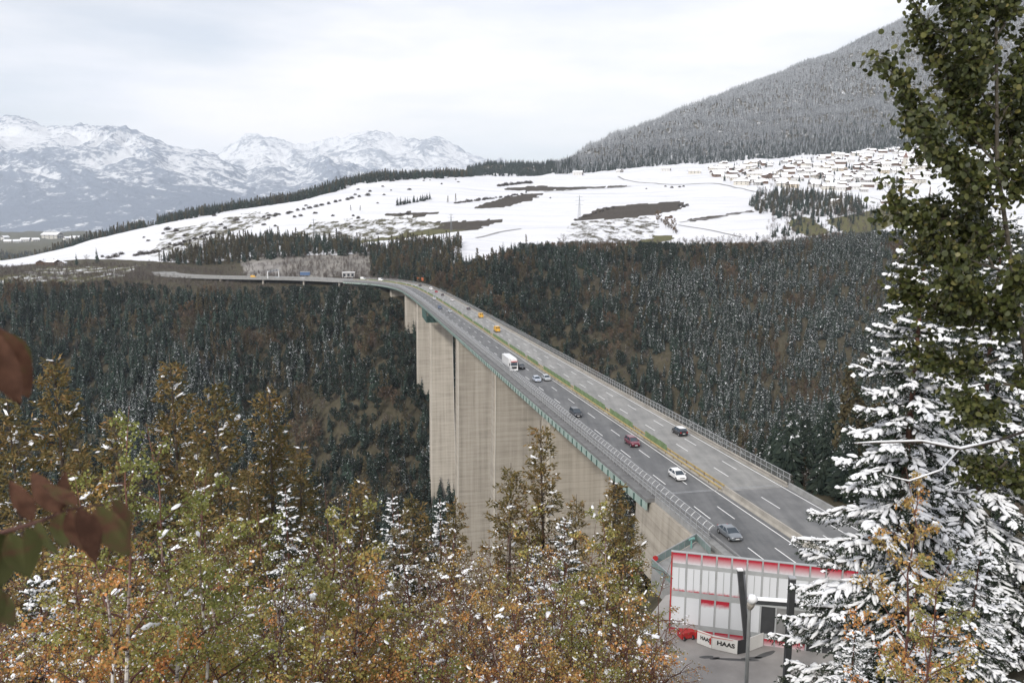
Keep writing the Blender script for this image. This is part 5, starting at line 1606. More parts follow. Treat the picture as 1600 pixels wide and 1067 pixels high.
MB().box((0, 0, 1.2), (12, 5, 3)).build('wall', W_MATS[4], e); MB().box((0, 0, 2.9), (13, 6, 0.5)).build('roof_snow', SNOW, e); MB().box((0, -2.55, 1.2), (2, .12, 2.2)).build('door', M_WOODD, e)
# lay-by viaduct below the far abutment
lb = empty('side_viaduct', on_z(560, 437, -29)); tag(lb, 'short low viaduct on columns beside the far abutment', 'viaduct')
a0, a1 = on_z(527, 436, -29.0), on_z(560, 434, -28.6)
d = (a1 - a0); L_ = d.length; rz_ = math.atan2(d.y, d.x); O_ = lb.location
M = Matrix.Translation((a0 + a1) / 2 - O_) @ Matrix.Rotation(rz_, 4, 'Z')
MB().box((0, 0, -0.6), (L_, 7, 1.2), M).build('deck', M_CONC, lb); MB().box((0, -3.4, 0.45), (L_, 0.3, 0.9), M).build('parapet_wall', M_CONC, lb)
for k in range(5): MB().box((-L_/2 + L_ * (k + .5) / 5, -2.0, -6.2), (0.9, 0.9, 10), M).build('column', M_CONC, lb)

# ================================================================== VEHICLES
def paint(name, col, rough=0.28, metal=0.0):
    m = make_mat(name, col, rough, 0.06, 1.2, metal=metal, spec=0.5)
    m.node_tree.nodes['Principled BSDF'].inputs['Coat Weight'].default_value = 0.5
    return m
M_GLASS = make_mat('dark_car_glass', (0.035, 0.05, 0.065), 0.08, 0.15, 1.0, spec=0.6)
M_TYRE = M_BLACK
M_RIM = make_mat('wheel_rim', (0.50, 0.50, 0.51), 0.35, 0.1, 3.0, metal=0.6)
M_LAMP = make_mat('lamp_glass', (0.80, 0.80, 0.80), 0.15, 0.05, 2.0, spec=0.6)
M_TAIL = make_mat('tail_lamp', (0.45, 0.02, 0.02), 0.25, 0.1, 2.0)
M_PLATE = make_mat('number_plate', (0.75, 0.75, 0.74), 0.5, 0.03, 2.0)
M_TRIM = make_mat('black_trim', (0.025, 0.025, 0.028), 0.5, 0.1, 2.0)

def _wheel_mesh():
    t = MB()
    th = np.linspace(0, 2 * np.pi, 16, endpoint=False)
    prof = [(0.20, -0.10), (0.30, -0.11), (0.325, -0.06), (0.325, 0.06), (0.30, 0.11), (0.20, 0.10)]
    v = np.array([[y, r * math.cos(a), r * math.sin(a)] for a in th for r, y in prof])
    k = len(prof); n = len(th)
    f = [(i*k + j, ((i+1) % n)*k + j, ((i+1) % n)*k + (j+1) % k, i*k + (j+1) % k) for i in range(n) for j in range(k)]
    t.add(v, f)
    r = MB()
    for sg in (-0.085, 0.085):
        c = [(sg, 0, 0)] + [(sg, 0.205 * math.cos(a), 0.205 * math.sin(a)) for a in th]
        r.add(c, [(0, 1 + i, 1 + (i+1) % n) for i in range(n)])
    tm = t.mesh('tyre'); tm.materials.append(M_TYRE)
    rm = r.mesh('rim'); rm.materials.append(M_RIM)
    return tm, rm
TYRE, RIM = _wheel_mesh()
def add_wheel(parent, x, y, z=0.325, sc=1.0):
    w = bpy.data.objects.new('wheel', TYRE); COL.objects.link(w); w.parent = parent; w.location = (x, y, z * sc); w.scale = (sc,) * 3
    r = bpy.data.objects.new('rim', RIM); COL.objects.link(r); r.parent = w

def loft(stations, ring):
    """stations: (y, zb, zt, w); ring(zb, zt, w) -> list of (x, z)"""
    rows = [[(x, y, z) for x, z in ring(zb, zt, w)] for y, zb, zt, w in stations]
    k = len(rows[0]); n = len(rows)
    v = np.array(rows).reshape(-1, 3)
    f = [(i*k + j, i*k + (j+1) % k, (i+1)*k + (j+1) % k, (i+1)*k + j) for i in range(n - 1) for j in range(k)]
    f.append(tuple(range(k - 1, -1, -1))); f.append(tuple((n-1)*k + j for j in range(k)))
    return MB().add(v, f)
def body_ring(zb, zt, w):
    return [(-w * .88, zb), (-w, zb + .18), (-w * 1.0, zt - .16), (-w * .93, zt - .03), (-w * .5, zt + .02), (w * .5, zt + .02), (w * .93, zt - .03), (w * 1.0, zt - .16), (w, zb + .18), (w * .88, zb)]

SHAPES = {
 #        stations (y, zb, zt, w) rear to front           greenhouse: yb0, yb1 (base), yr0, yr1 (roof), belt, height   length
 'sedan': ([(-2.25, .42, .78, .72), (-2.18, .26, .98, .83), (-1.5, .20, 1.02, .88), (-.8, .20, .96, .89), (.7, .20, .93, .89), (1.3, .20, .90, .88), (1.95, .24, .78, .83), (2.2, .32, .66, .72)], (-1.75, 1.15, -1.0, .25, .93, 1.42)),
 'hatch': ([(-2.0, .40, .82, .74), (-1.95, .26, .98, .83), (-1.3, .20, 1.0, .87), (.7, .20, .97, .87), (1.15, .20, .93, .86), (1.8, .24, .80, .82), (2.05, .32, .68, .70)], (-1.95, 1.25, -1.5, .35, .96, 1.48)),
 'suv': ([(-2.2, .45, .90, .78), (-2.15, .32, 1.10, .88), (-1.4, .28, 1.10, .91), (.8, .28, 1.07, .91), (1.3, .28, 1.03, .90), (2.0, .32, .92, .86), (2.25, .40, .76, .74)], (-2.1, 1.2, -1.7, .4, 1.05, 1.66)),
 'mpv': ([(-2.2, .45, .95, .78), (-2.15, .30, 1.12, .88), (-1.4, .24, 1.12, .91), (1.0, .24, 1.08, .91), (1.5, .24, 1.0, .90), (2.05, .30, .85, .85), (2.25, .38, .72, .72)], (-2.12, 1.55, -1.85, .55, 1.08, 1.82)),
 'van': ([(-2.75, .42, 1.2, .92), (-2.7, .34, 1.35, .98), (-1.4, .30, 1.36, .99), (1.3, .30, 1.34, .99), (1.95, .30, 1.2, .97), (2.5, .34, 1.0, .92), (2.7, .42, .85, .80)], (-2.72, 2.0, -2.65, 1.1, 1.3, 2.45)),
}
def car(shape, col_mat, label, px, py, toward, off=None, cat='car', roof_mat=None, sc=1.0, name='car', panel_sides=False, group=None):
    st, (b0, b1, r0, r1, zb, ht) = SHAPES[shape]
    s, o = road_from_px(px, py)
    if off is not None: o = off
    if abs(o) > 9.8: o = -8.6 if toward else 8.6
    x, y, z, tx, ty = [float(k) for k in axis(s)]
    p = road_pt(s, o, 0.012)
    e = empty(name, tuple(p), 0, sc * 1.08)
    rz = math.atan2(-tx, ty) + (math.pi if toward else 0)
    e.rotation_euler = (math.atan(0.039) * (1 if toward else -1), 0, rz)
    tag(e, label, cat, group)
    w = st[3][3]
    loft(st, body_ring).build('body', col_mat, e, False)
    # greenhouse
    wb, wr = w * .93, w * .74
    B = [(-wb, b0, zb), (wb, b0, zb), (wb, b1, zb), (-wb, b1, zb)]
    T = [(-wr, r0, ht - .06), (wr, r0, ht - .06), (wr, r1, ht - .06), (-wr, r1, ht - .06)]
    gm = MB().add(B + T, [(0, 1, 5, 4), (1, 2, 6, 5), (2, 3, 7, 6), (3, 0, 4, 7)])
    gm.build('windows', col_mat if panel_sides else M_GLASS, e)
    rf = MB()
    a = 0.05
    rf.add([(-wr - .03, r0 - a, ht - .07), (wr + .03, r0 - a, ht - .07), (wr + .03, r1 + a, ht - .07), (-wr - .03, r1 + a, ht - .07), (-wr * .8, r0 + .12, ht), (wr * .8, r0 + .12, ht), (wr * .8, r1 - .15, ht), (-wr * .8, r1 - .15, ht)],
           [(0, 3, 2, 1), (4, 5, 6, 7), (0, 1, 5, 4), (1, 2, 6, 5), (2, 3, 7, 6), (3, 0, 4, 7)])
    rf.build('roof', roof_mat or col_mat, e)
    pm = MB()
    for i in range(4):
        pm.bar(B[i], T[i], 0.055, 4)
    ym = (b0 + b1) / 2 - 0.1; yr = (r0 + r1) / 2
    for sg in (-1, 1):
        pm.bar((sg * (wb + .005), ym, zb), (sg * (wr + .01), yr - .05, ht - .06), 0.045, 4)
    pm.build('pillars', col_mat, e)
    if panel_sides:
        wq = 0.02
        MB().add([(-wb * .92, b1 - .06 + wq, zb + .08), (wb * .92, b1 - .06 + wq, zb + .08), (wr * .92, r1 + .1 + wq, ht - .18), (-wr * .92, r1 + .1 + wq, ht - .18)], [(0, 1, 2, 3)]).build('windscreen', M_GLASS, e)
        for q in (-.45, .45):
            MB().box((q, b0 - .01, zb + .62), (.62, .08, .5)).build('rear_window', M_GLASS, e)
    L0, L1 = st[0][0], st[-1][0]
    ax = .36 * (L1 - L0)
    for sx_ in (-1, 1):
        for yy in (-ax + .05, ax - .1):
            add_wheel(e, sx_ * (w - .09), yy, .325, 1.0 if shape in ('sedan', 'hatch') else 1.12)
        MB().box((sx_ * w * .62, L1 - .12, st[-1][2] - .06), (.34, .18, .17)).build('headlight', M_LAMP, e)
        MB().box((sx_ * w * .74, L0 + .06, .86 if shape != 'van' else 1.1), (.22, .16, .22)).build('tail_light', M_TAIL, e)
        MB().box((sx_ * (w + .1), b1 - .35, zb + .08), (.2, .12, .14)).build('mirror', col_mat, e)
    MB().box((0, L1 + .005, .48), (.52, .05, .12)).build('number_plate', M_PLATE, e)
    MB().box((0, L0 - .005, .62), (.52, .05, .12)).build('number_plate', M_PLATE, e)
    MB().box((0, L1 - .06, .62), (.8, .14, .12)).build('grille', M_TRIM, e)
    MB().box((0, (L0 + L1) / 2, .27), (w * 1.9, (L1 - L0) * .93, .1)).build('sill', M_TRIM, e)
    return e
P_SIL = paint('silver_grey_paint', (0.23, 0.25, 0.27), 0.3, 0.5)
P_WHI = paint('car_white_paint', (0.78, 0.78, 0.78))
P_RED = paint('dark_red_paint', (0.14, 0.012, 0.030))
P_BLK = paint('black_paint', (0.015, 0.016, 0.020))
P_GRA = paint('graphite_paint', (0.035, 0.038, 0.045))
P_LSI = paint('light_silver_paint', (0.50, 0.53, 0.55), 0.3, 0.3)
P_LBL = paint('pale_blue_paint', (0.50, 0.55, 0.64), 0.3, 0.2)
P_YEL = paint('van_yellow_paint', (0.66, 0.36, 0.03))
P_BLU = paint('mid_blue_paint', (0.10, 0.14, 0.24))
P_ORG = paint('lorry_orange_paint', (0.55, 0.14, 0.04))
P_CRD = paint('bright_red_paint', (0.42, 0.03, 0.05))

car('sedan', P_SIL, 'silver-grey saloon car nearest on the dark carriageway', 1138, 836, True)
car('hatch', P_WHI, 'white hatchback just beyond the expansion joint', 1060, 748, True)
car('suv', P_RED, 'dark red car beside the green glare screen', 988, 695, True)
car('mpv', P_GRA, 'black people carrier with its lights towards the eye, mid bridge', 899, 649, True)
car('hatch', P_LSI, 'pale silver car in the inner lane behind the black people carrier', 854, 594, True)
car('hatch', P_LBL, 'pale blue-white car in the middle lane behind the black people carrier', 838, 595, True)
car('sedan', P_BLK, 'black car beside the white lorry', 814, 575, True)
car('suv', P_BLK, 'black car with a white-topped roof alone on the worn carriageway', 1062, 679, False, roof_mat=P_WHI)
car('van', P_YEL, 'yellow delivery van, the nearer of the pair driving away', 776, 518, False, cat='van', name='van', panel_sides=True)
car('van', P_YEL, 'yellow delivery van, the farther of the pair driving away', 761, 496, False, cat='van', name='van', panel_sides=True)
car('sedan', P_GRA, 'dark car driving away ahead of the yellow vans', 732, 484, False)
car('hatch', P_WHI, 'white car driving away far along the bridge beyond the dark one', 717, 470, False)
car('sedan', P_LSI, 'silver car on the outer lane left of the yellow vans', 703, 488, True)
car('mpv', P_BLU, 'blue-grey car near the outer parapet over the tall pier', 687, 482, True)
car('mpv', P_WHI, 'white car in the inner lane over the far piers', 679, 468, True)
car('van', P_WHI, 'white van with high roof driving away far along the bridge', 687, 453, False, cat='van', name='van', panel_sides=True)
car('hatch', P_CRD, 'small red car driving away between the white van and a dark car', 694, 457, False)
car('sedan', P_BLK, 'black car following the small red one', 697, 462, False)
car('sedan', P_BLK, 'dark car at the far bend behind the orange lorry', 668, 447, False)
car('hatch', P_WHI, 'white car at the far bend on the near lanes', 648, 448, True)
car('van', P_WHI, 'white van parked at the far end of the bridge', 595, 439, True, cat='van', name='van', panel_sides=True)
car('van', P_WHI, 'second white van by the far abutment, behind the other', 585, 436, True, off=9.0, cat='van', name='van', panel_sides=True)
car('van', P_YEL, 'orange works van on the far motorway left of the gantry', 342, 441, True, cat='van', name='van', panel_sides=True)
car('hatch', P_LSI, 'silver car on the far motorway right of the gantry', 392, 440, True)
car('hatch', P_WHI, 'white car on the far motorway by the rock cutting', 440, 439, True)

def lorry(px, py, toward, cab_mat, box_mat, label, Lb=11.5):
    s, o = road_from_px(px, py)
    x, y, z, tx, ty = [float(k) for k in axis(s)]
    e = empty('lorry', tuple(road_pt(s, o, 0.012)))
    e.rotation_euler = (math.atan(0.039) * (1 if toward else -1), 0, math.atan2(-tx, ty) + (math.pi if toward else 0))
    tag(e, label, 'lorry')
    front = 3.2
    cb_ = MB().add([(-1.22, front, .5), (1.22, front, .5), (1.22, front - .05, 1.9), (-1.22, front - .05, 1.9), (1.15, front - .35, 3.25), (-1.15, front - .35, 3.25), (1.15, front - 2.2, 3.45), (-1.15, front - 2.2, 3.45), (1.22, front - 2.2, .5), (-1.22, front - 2.2, .5)],
                   [(0, 1, 2, 3), (3, 2, 4, 5), (5, 4, 6, 7), (7, 6, 8, 9), (9, 8, 1, 0), (1, 8, 6, 4, 2), (0, 3, 5, 7, 9)])
    cab = cb_.build('cab', cab_mat, e)
    MB().add([(-1.08, front + .0, 1.98), (1.08, front + .0, 1.98), (1.02, front - .24, 2.95), (-1.02, front - .24, 2.95)], [(0, 1, 2, 3)]).build('windscreen', M_GLASS, cab)
    MB().box((0, front + .02, 1.35), (1.7, .08, .75)).build('grille', M_TRIM, cab)
    MB().box((0, front - .02, 3.32), (2.2, .5, .16)).build('sun_visor', M_REDP, cab)
    MB().box((0, front - 1.2, 3.72), (2.1, 1.8, .7)).build('roof_fairing', cab_mat, cab)
    for sx_ in (-1, 1):
        MB().box((sx_ * .92, front + .02, .85), (.42, .1, .25)).build('headlight', M_LAMP, cab)
        MB().box((sx_ * 1.42, front - .3, 2.4), (.22, .16, .8)).build('mirror', M_TRIM, cab)
        MB().box((sx_ * 1.225, front - .9, 2.3), (.03, .9, .8)).build('side_window', M_GLASS, cab)
        for yy in (front - 1.2, -1.2, -Lb + 3.4, -Lb + 2.2, -Lb + 4.6):
            add_wheel(e, sx_ * 1.08, yy, .325, 1.5)
    MB().box((0, front - 2.6 - Lb / 2, 2.55), (2.55, Lb, 2.85)).build('cargo_box', box_mat, e)
    MB().box((0, front - 2.6 - Lb / 2, 4.02), (2.45, Lb - .1, .1)).build('box_roof', box_mat, e)
    MB().box((0, -Lb / 2 + .3, .9), (1.1, Lb + 3, .35)).build('chassis', M_TRIM, e)
    MB().box((0, front + .03, .55), (2.4, .12, .3)).build('bumper', cab_mat, e)
    return e
lorry(800, 578, True, P_WHI, P_WHI, 'white articulated lorry with a red visor stripe coming up the outer lane')
lorry(655, 441, False, P_ORG, P_ORG, 'orange lorry at the far bend of the bridge', 8.0)

# ================================================================== CAR PARK AND ADVERTISING WALL
M_PAVE = make_mat('car_park_paving', (0.30, 0.285, 0.27), 0.9, 0.18, 0.25, bump=0.1)
gv = []
poly = [on_z(985, 1000, 0.35), on_z(1000, 1300, 0.35), on_z(1480, 1300, 0.35), on_z(1480, 960, 0.35), on_z(1330, 900, 0.35), on_z(1120, 905, 0.35), on_z(1040, 930, 0.35)]
lotm = MB().prism([tuple(p) for p in poly], (0, 0, -1.2))
lot_o = lotm.build('car_park', M_PAVE); tag(lot_o, 'pale paved yard below the advertising wall', None, None, 'structure')
# tarred patches and cracks
M_TAR = make_mat('tar_patch', (0.10, 0.10, 0.10), 0.85, 0.2, 1.0)
for px, py, w, d, rz in ((1104, 1026, 1.6, .6, .1), (1117, 1028, 1.2, .5, .3), (1150, 1030, 5.0, .5, -.1), (1175, 1028, 2.4, .6, .1), (1196, 1022, 3.0, .7, .5)):
    p = on_z(px, py, 0.354)
    a = MB(); th = np.linspace(0, 2*np.pi, 10, endpoint=False)
    a.add([(w/2*math.cos(t)*(1+.15*math.sin(3*t)), d/2*math.sin(t), 0) for t in th], [tuple(range(10))])
    o = a.build('tar_patch', M_TAR, lot_o); o.location = p; o.rotation_euler = (0, 0, rz)
def paint_panel(name, hi, lo):
    """white sheet sprayed red along one edge (own print of the panel)"""
    m = bpy.data.materials.new(name)
    nt, ln = nodes_of(m)
    b = nt['Principled BSDF']; b.inputs['Roughness'].default_value = 0.85; b.inputs['Specular IOR Level'].default_value = 0.2
    tc = nt.new('ShaderNodeTexCoord'); sx = nt.new('ShaderNodeSeparateXYZ'); ln.new(tc.outputs['Generated'], sx.inputs['Vector'])
    n = N(nt, 'ShaderNodeTexNoise', Scale=2.5, Detail=4.0); ln.new(tc.outputs['Object'], n.inputs['Vector'])
    ad = N(nt, 'ShaderNodeMath', operation='MULTIPLY_ADD'); ad.inputs[1].default_value = 0.22; ln.new(n.outputs['Fac'], ad.inputs[0]); ln.new(sx.outputs['Z'], ad.inputs[2])
    stops = []
    W_ = (0.66, 0.68, 0.71); RD = (0.42, 0.025, 0.045)
    if lo: stops += [(0.10, RD), (0.10 + lo, W_)]
    if hi: stops += [(1.02 - hi, W_), (1.08, RD)]
    if not stops: stops = [(0.0, W_), (1.0, (0.62, 0.64, 0.67))]
    r = ramp(nt, [(min(p, 1.0), c) for p, c in stops]); ln.new(ad.outputs[0], r.inputs['Fac'])
    ln.new(r.outputs['Color'], b.inputs['Base Color'])
    return m
PM_TOP = paint_panel('panel_red_top', 0.98, 0); PM_BOT = paint_panel('panel_red_foot', 0, 0.12); PM_PLAIN = paint_panel('panel_plain', 0, 0); PM_HI = paint_panel('panel_red_head', 0.22, 0)
M_FRAME = make_mat('grey_frame', (0.37, 0.385, 0.39), 0.55, 0.12, 0.8)
M_DARK = make_mat('dark_steel', (0.045, 0.047, 0.05), 0.55, 0.2, 1.0)
A0 = on_z(1046, 990, 0.2); 
wl0 = Vector((A0.x, A0.y, 0.35)); wl1 = Vector((36.5, 81.0, 0.35))
wl0.z -= .55; wl1.z -= .55
aw = empty('advertising_wall', wl0, math.atan2(wl1.y - wl0.y, wl1.x - wl0.x))
tag(aw, 'big grey and white panelled wall with a row of red panels along its top', 'wall')
LW = (wl1 - wl0).length
NCW = 12; cw = LW / NCW
for z0, z1 in ((0.0, 0.35), (1.35, 1.95), (5.1, 5.75), (8.55, 9.0)):
    MB().box((LW/2, 0.10, (z0+z1)/2), (LW, 0.46, z1-z0)).build('beam', M_FRAME, aw)
for k in range(NCW + 1):
    MB().box((k * cw, -0.02, 5.15), (0.14, 0.34, 10.25)).build('rib', M_FRAME if k else M_REDP, aw)
for k in range(NCW):
    x = (k + .5) * cw
    for z0, z1, mt in ((0.36, 1.34, PM_TOP), (1.96, 5.09, PM_HI if k in (2, 3) else PM_PLAIN), (5.76, 8.54, PM_BOT), (9.01, 10.2, PM_TOP)):
        if z0 == 1.96 and 6 <= k <= 11: mt = M_DSTEEL if k > 6 else M_DARK  # dark sheets at lower right stand in for a shaded opening
        if z0 == 0.36 and k > 8: mt = M_DARK
        MB().box((0, 0, 0), (cw - .2, 0.10, z1 - z0)).build('panel', mt, aw, loc=(x, -0.05, (z0 + z1) / 2))
    if k < 7 or k > 8:
        MB().box((x, -0.115, 7.1), (0.07, 0.04, 2.76)).build('batten', M_FRAME, aw)
MB().box((LW/2, 0.1, 10.28), (LW + .2, 0.4, 0.08)).build('coping', M_FRAME, aw)
for k in range(1, NCW, 3):
    MB().bar((k * cw, 3.2, -.3), (k * cw, 0.3, 8.6), 0.12, 4).build('strut', M_DARK, aw)

M_LAMPP = make_mat('lamp_post_paint', (0.30, 0.31, 0.31), .6, .15, 1.0)
# steel posts, snow-covered beam and lamp post in front of it
def post(name, pxt, pyt, pxb, pyb, Y, r, mat, label, cat, square=True):
    t = pt(pxt, pyt, Y); x_ = t.x; zb_ = 0.3
    zt_ = t.z
    bx_ = pt(pxb, pyb, Y).x
    e = empty(name, (bx_, Y, zb_)); tag(e, label, cat)
    a = MB(); h = zt_ - zb_
    a.prism([(-r, -r, -1), (r, -r, -1), (r, r, -1), (-r, r, -1)], (0, 0, .9)) 
    a.prism([(-r * 1.8, -r * 1.8, -.1), (r * 1.8, -r * 1.8, -.1), (r * 1.8, r * 1.8, -.1), (-r * 1.8, r * 1.8, -.1)], (0, 0, .12))
    a.build('foot', mat, e)
    s_ = MB()
    dx_ = x_ - bx_
    if square:
        s_.prism([(-r, -r, 0), (r, -r, 0), (r, r, 0), (-r, r, 0)], (dx_, 0, h))
    else:
        s_.tube([(0, 0, 0), (dx_ * .5, 0, h * .5), (dx_, 0, h)], [r, r * .85, r * .7], 8)
    s_.build('shaft', mat, e)
    return e, (dx_, h)
e, (dx_, h) = post('steel_post', 1156, 890, 1168, 1000, 83, 0.27, M_DARK, 'dark leaning steel post in front of the advertising wall, left of its twin', 'post')
MB().box((dx_, 0, h + .05), (.6, .6, .12)).build('cap_plate', SNOW, e)
e, (dx_, h) = post('steel_post', 1238, 903, 1226, 1100, 66, 0.25, M_DARK, 'dark steel post rising from the yard at the edge of the snowy spruce', 'post')
MB().box((dx_, 0, h + .05), (.6, .6, .12)).build('cap_plate', M_STEEL, e)
b0_, b1_ = pt(1180, 936, 69), pt(1309, 945, 64)
e = empty('steel_beam', b0_); tag(e, 'dark horizontal beam with a strip of snow lying on it', 'beam')
d_ = b1_ - b0_
MB().prism([(0, -.15, -.4), (0, .15, -.4), (0, .15, .0), (0, -.15, .0)], tuple(d_)).build('girder', M_DARK, e)
MB().prism([(0, -.18, .0), (0, .18, .0), (0, .12, .22), (0, -.10, .24)], tuple(d_)).build('snow_strip', SNOW, e)
e, (dx_, h) = post('lamp_post', 1171, 950, 1167, 1100, 56, 0.19, M_LAMPP, 'grey lamp post with a rounded snow-capped head before the advertising wall', 'lamp post', False)
a = MB(); th = np.linspace(0, np.pi, 7)
a.tube([(dx_, 0, h), (dx_ + .05, -.1, h + .35), (dx_ + .2, -.2, h + .75)], [.2, .3, .22], 8); a.build('lamp_head', M_CONC, e)
a = MB(); a.tube([(dx_ + .05, -.1, h + .55), (dx_ + .2, -.2, h + .95), (dx_ + .3, -.25, h + 1.1)], [.32, .36, .12], 8); a.build('snow_cap', SNOW, e, True)

# white hoarding with lettering
def text_mesh(txt, size, mat, name):
    cu = bpy.data.curves.new(name, 'FONT'); cu.body = txt; cu.size = size; cu.extrude = 0.012; cu.offset = size * 0.035; cu.align_x = 'CENTER'; cu.align_y = 'CENTER'
    cu.materials.append(mat)
    cu.name = name
    to = bpy.data.objects.new('lettering', cu); COL.objects.link(to); bpy.context.view_layer.update()
    me = bpy.data.meshes.new_from_object(to); bpy.data.objects.remove(to)
    if not me.materials: me.materials.append(mat)
    return me
M_BOARD = make_mat('white_board', (0.74, 0.73, 0.70), 0.5, 0.05, 0.8)
M_INK = make_mat('black_ink', (0.015, 0.015, 0.016), 0.6, 0.1, 2.0)
M_RINK = make_mat('red_ink', (0.50, 0.03, 0.02), 0.6, 0.1, 2.0)
hb = on_z(1095, 1000, 0.36)
ho = empty('white_hoarding', hb); tag(ho, 'white hoarding lettered HAAS standing in the yard below the advertising wall', 'hoarding')
corners = [on_z(1089, 1004, 0.36), on_z(1112, 1013, 0.36), on_z(1152, 1022, 0.36), on_z(1166, 1019, 0.36), on_z(1192, 1009, 0.36)]
for i in range(4):
    a, b = corners[i], corners[i + 1]
    d = b - a; L = d.length; rz = math.atan2(d.y, d.x)
    pe = MB().box((L/2, 0, .82), (L - .04, .08, 1.55)).build('board', M_DARK if i == 2 else M_BOARD, ho)
    pe.location = a - hb; pe.rotation_euler = (0, 0, rz)
    if i < 2:
        t = text_mesh('HAAS', .66 if i else .6, M_INK, 'lettering'); o = bpy.data.objects.new('lettering', t); link(o, pe)
        o.location = (L/2 + .12, -.055, .85); o.rotation_euler = (math.pi/2, 0, 0); o.scale = (1.15 if i else .8, 1, 1)
        lg = MB().prism([(L/2 - (1.62 if i else 1.1), -.06, .5), (L/2 - (1.45 if i else 1.0), -.06, .5), (L/2 - (1.45 if i else 1.0), -.06, 1.3), (L/2 - (1.62 if i else 1.1), -.06, 1.2)], (0, -.012, 0))
        lg.build('emblem', M_RINK, pe)
        MB().prism([(L/2 - 1.5, -.06, 1.34), (L/2 + .9, -.06, 1.50), (L/2 + .9, -.06, 1.53), (L/2 - 1.5, -.06, 1.42)], (0, -.012, 0)).build('emblem_stroke', M_RINK, pe)
# red machine beside it under snow
p = on_z(1072, 996, 0.36)
e = empty('snow_blower', p, 0.3); tag(e, 'small red machine under lumps of snow at the left foot of the wall', 'machine')
MB().box((0, 0, .55), (1.7, 1.0, .7)).build('body', M_REDP, e); MB().box((.9, 0, .45), (.5, 1.2, .7)).build('blade', M_REDP, e)
for sx_ in (-.5, .5):
    for sy_ in (-.45, .45): add_wheel(e, sy_ * 1.2, sx_, .325, .8)
MB().bar((-.7, 0, .8), (-1.4, 0, 1.5), .05).build('handle', M_DARK, e)

# terrace with glass railing at the bridge head
tr_c = [on_z(1018, 886, 0.6), on_z(1088, 846, 0.6), on_z(1110, 868, 0.6), on_z(1050, 915, 0.6)]
te = empty('viewing_terrace', tr_c[0]); tag(te, 'small terrace with a grey-green panelled railing beside the bridge head', 'terrace')
TO = tr_c[0]
MB().prism([tuple(p - TO) for p in tr_c], (0, 0, -3.0)).build('slab', M_CONCG, te)
M_GPAN = make_mat('grey_green_panel', (0.20, 0.26, 0.25), 0.35, 0.15, 0.8)
for i in range(4):
    if i == 2: continue
    a, b = tr_c[i] - TO, tr_c[(i + 1) % 4] - TO
    d = b - a; L = d.length; n_ = max(2, int(L / 1.5)); rz = math.atan2(d.y, d.x)
    for k in range(n_):
        o = MB().box((0, 0, .62), (L / n_ - .1, .05, 1.0)).build('glass_panel', M_GPAN, te); o.location = a + d * ((k + .5) / n_); o.rotation_euler = (0, 0, rz)
        o = MB().box((0, 0, .6), (.07, .09, 1.25)).build('post', M_STEEL, te); o.location = a + d * (k / n_)
    o = MB().box((L/2, 0, 1.25), (L, .1, .07)).build('handrail', M_STEEL, te); o.location = a; o.rotation_euler = (0, 0, rz)
p = on_z(1080, 856, 0.65)
e = empty('telescope', p, 0.6); tag(e, 'turquoise coin telescope on the terrace beside the bridge head', 'telescope')
M_TURQ = make_mat('turquoise_paint', (0.16, 0.33, 0.30), 0.4, 0.1, 2.0)
MB().tube([(0, 0, 0), (0, 0, 1.2)], [.14, .09], 8).build('stand', M_TURQ, e); MB().tube([(-.45, 0, 1.35), (.1, 0, 1.35), (.5, 0, 1.3)], [.13, .16, .2], 8).build('barrel', M_TURQ, e)
p = on_z(1023, 884, 0.65)
e = empty('life_ring_box', p + Vector((0, -.2, 0))); tag(e, 'small red round sign at the left corner of the terrace', 'sign')
MB().tube([(0, 0, -1), (0, 0, 1.0)], .05, 6).build('stake', M_STEEL, e)
a = MB(); th = np.linspace(0, 2*np.pi, 14, endpoint=False); a.prism([(.38*math.cos(t), -.06, 1.2 + .38*math.sin(t)) for t in th], (0, .05, 0)); a.build('disc', M_REDP, e)

# road sign and handrail beyond the worn carriageway
p = pt(1281, 760, 150)
sgz = terrain_z(p.x, 150)
e = empty('warning_sign', (p.x, 150, min(sgz, p.z - 1))); tag(e, 'small white notice board with red border on posts beyond the motorway', 'sign')
dz_ = p.z - e.location.z
for q in (-.8, .8): MB().bar((q, 0, -.3), (q, 0, dz_ + .9), .06).build('post', M_STEEL, e)
MB().box((0, -.1, dz_ + 1.1), (2.3, .06, 1.5)).build('red_border', M_RINK, e); MB().box((0, -.15, dz_ + 1.1), (2.0, .06, 1.2)).build('board', M_BOARD, e)
for q, w in ((.3, 1.5), (-.05, 1.3), (-.35, 1.1)): MB().box((0, -.19, dz_ + 1.1 + q), (w, .02, .14)).build('text_line', M_RINK, e)
e = empty('handrail_fence', pt(1300, 772, 146)); tag(e, 'thin pale tubular handrail on the bank by the notice board', 'fence')
for k in range(7): MB().bar((k * 1.7, -k * .5, -2.2), (k * 1.7, -k * .5, .6), .05).build('post', M_STEEL, e)
for z_ in (.6, -.2): MB().bar((0, 0, z_), (10.2, -3.0, z_), .05).build('rail', M_STEEL, e)

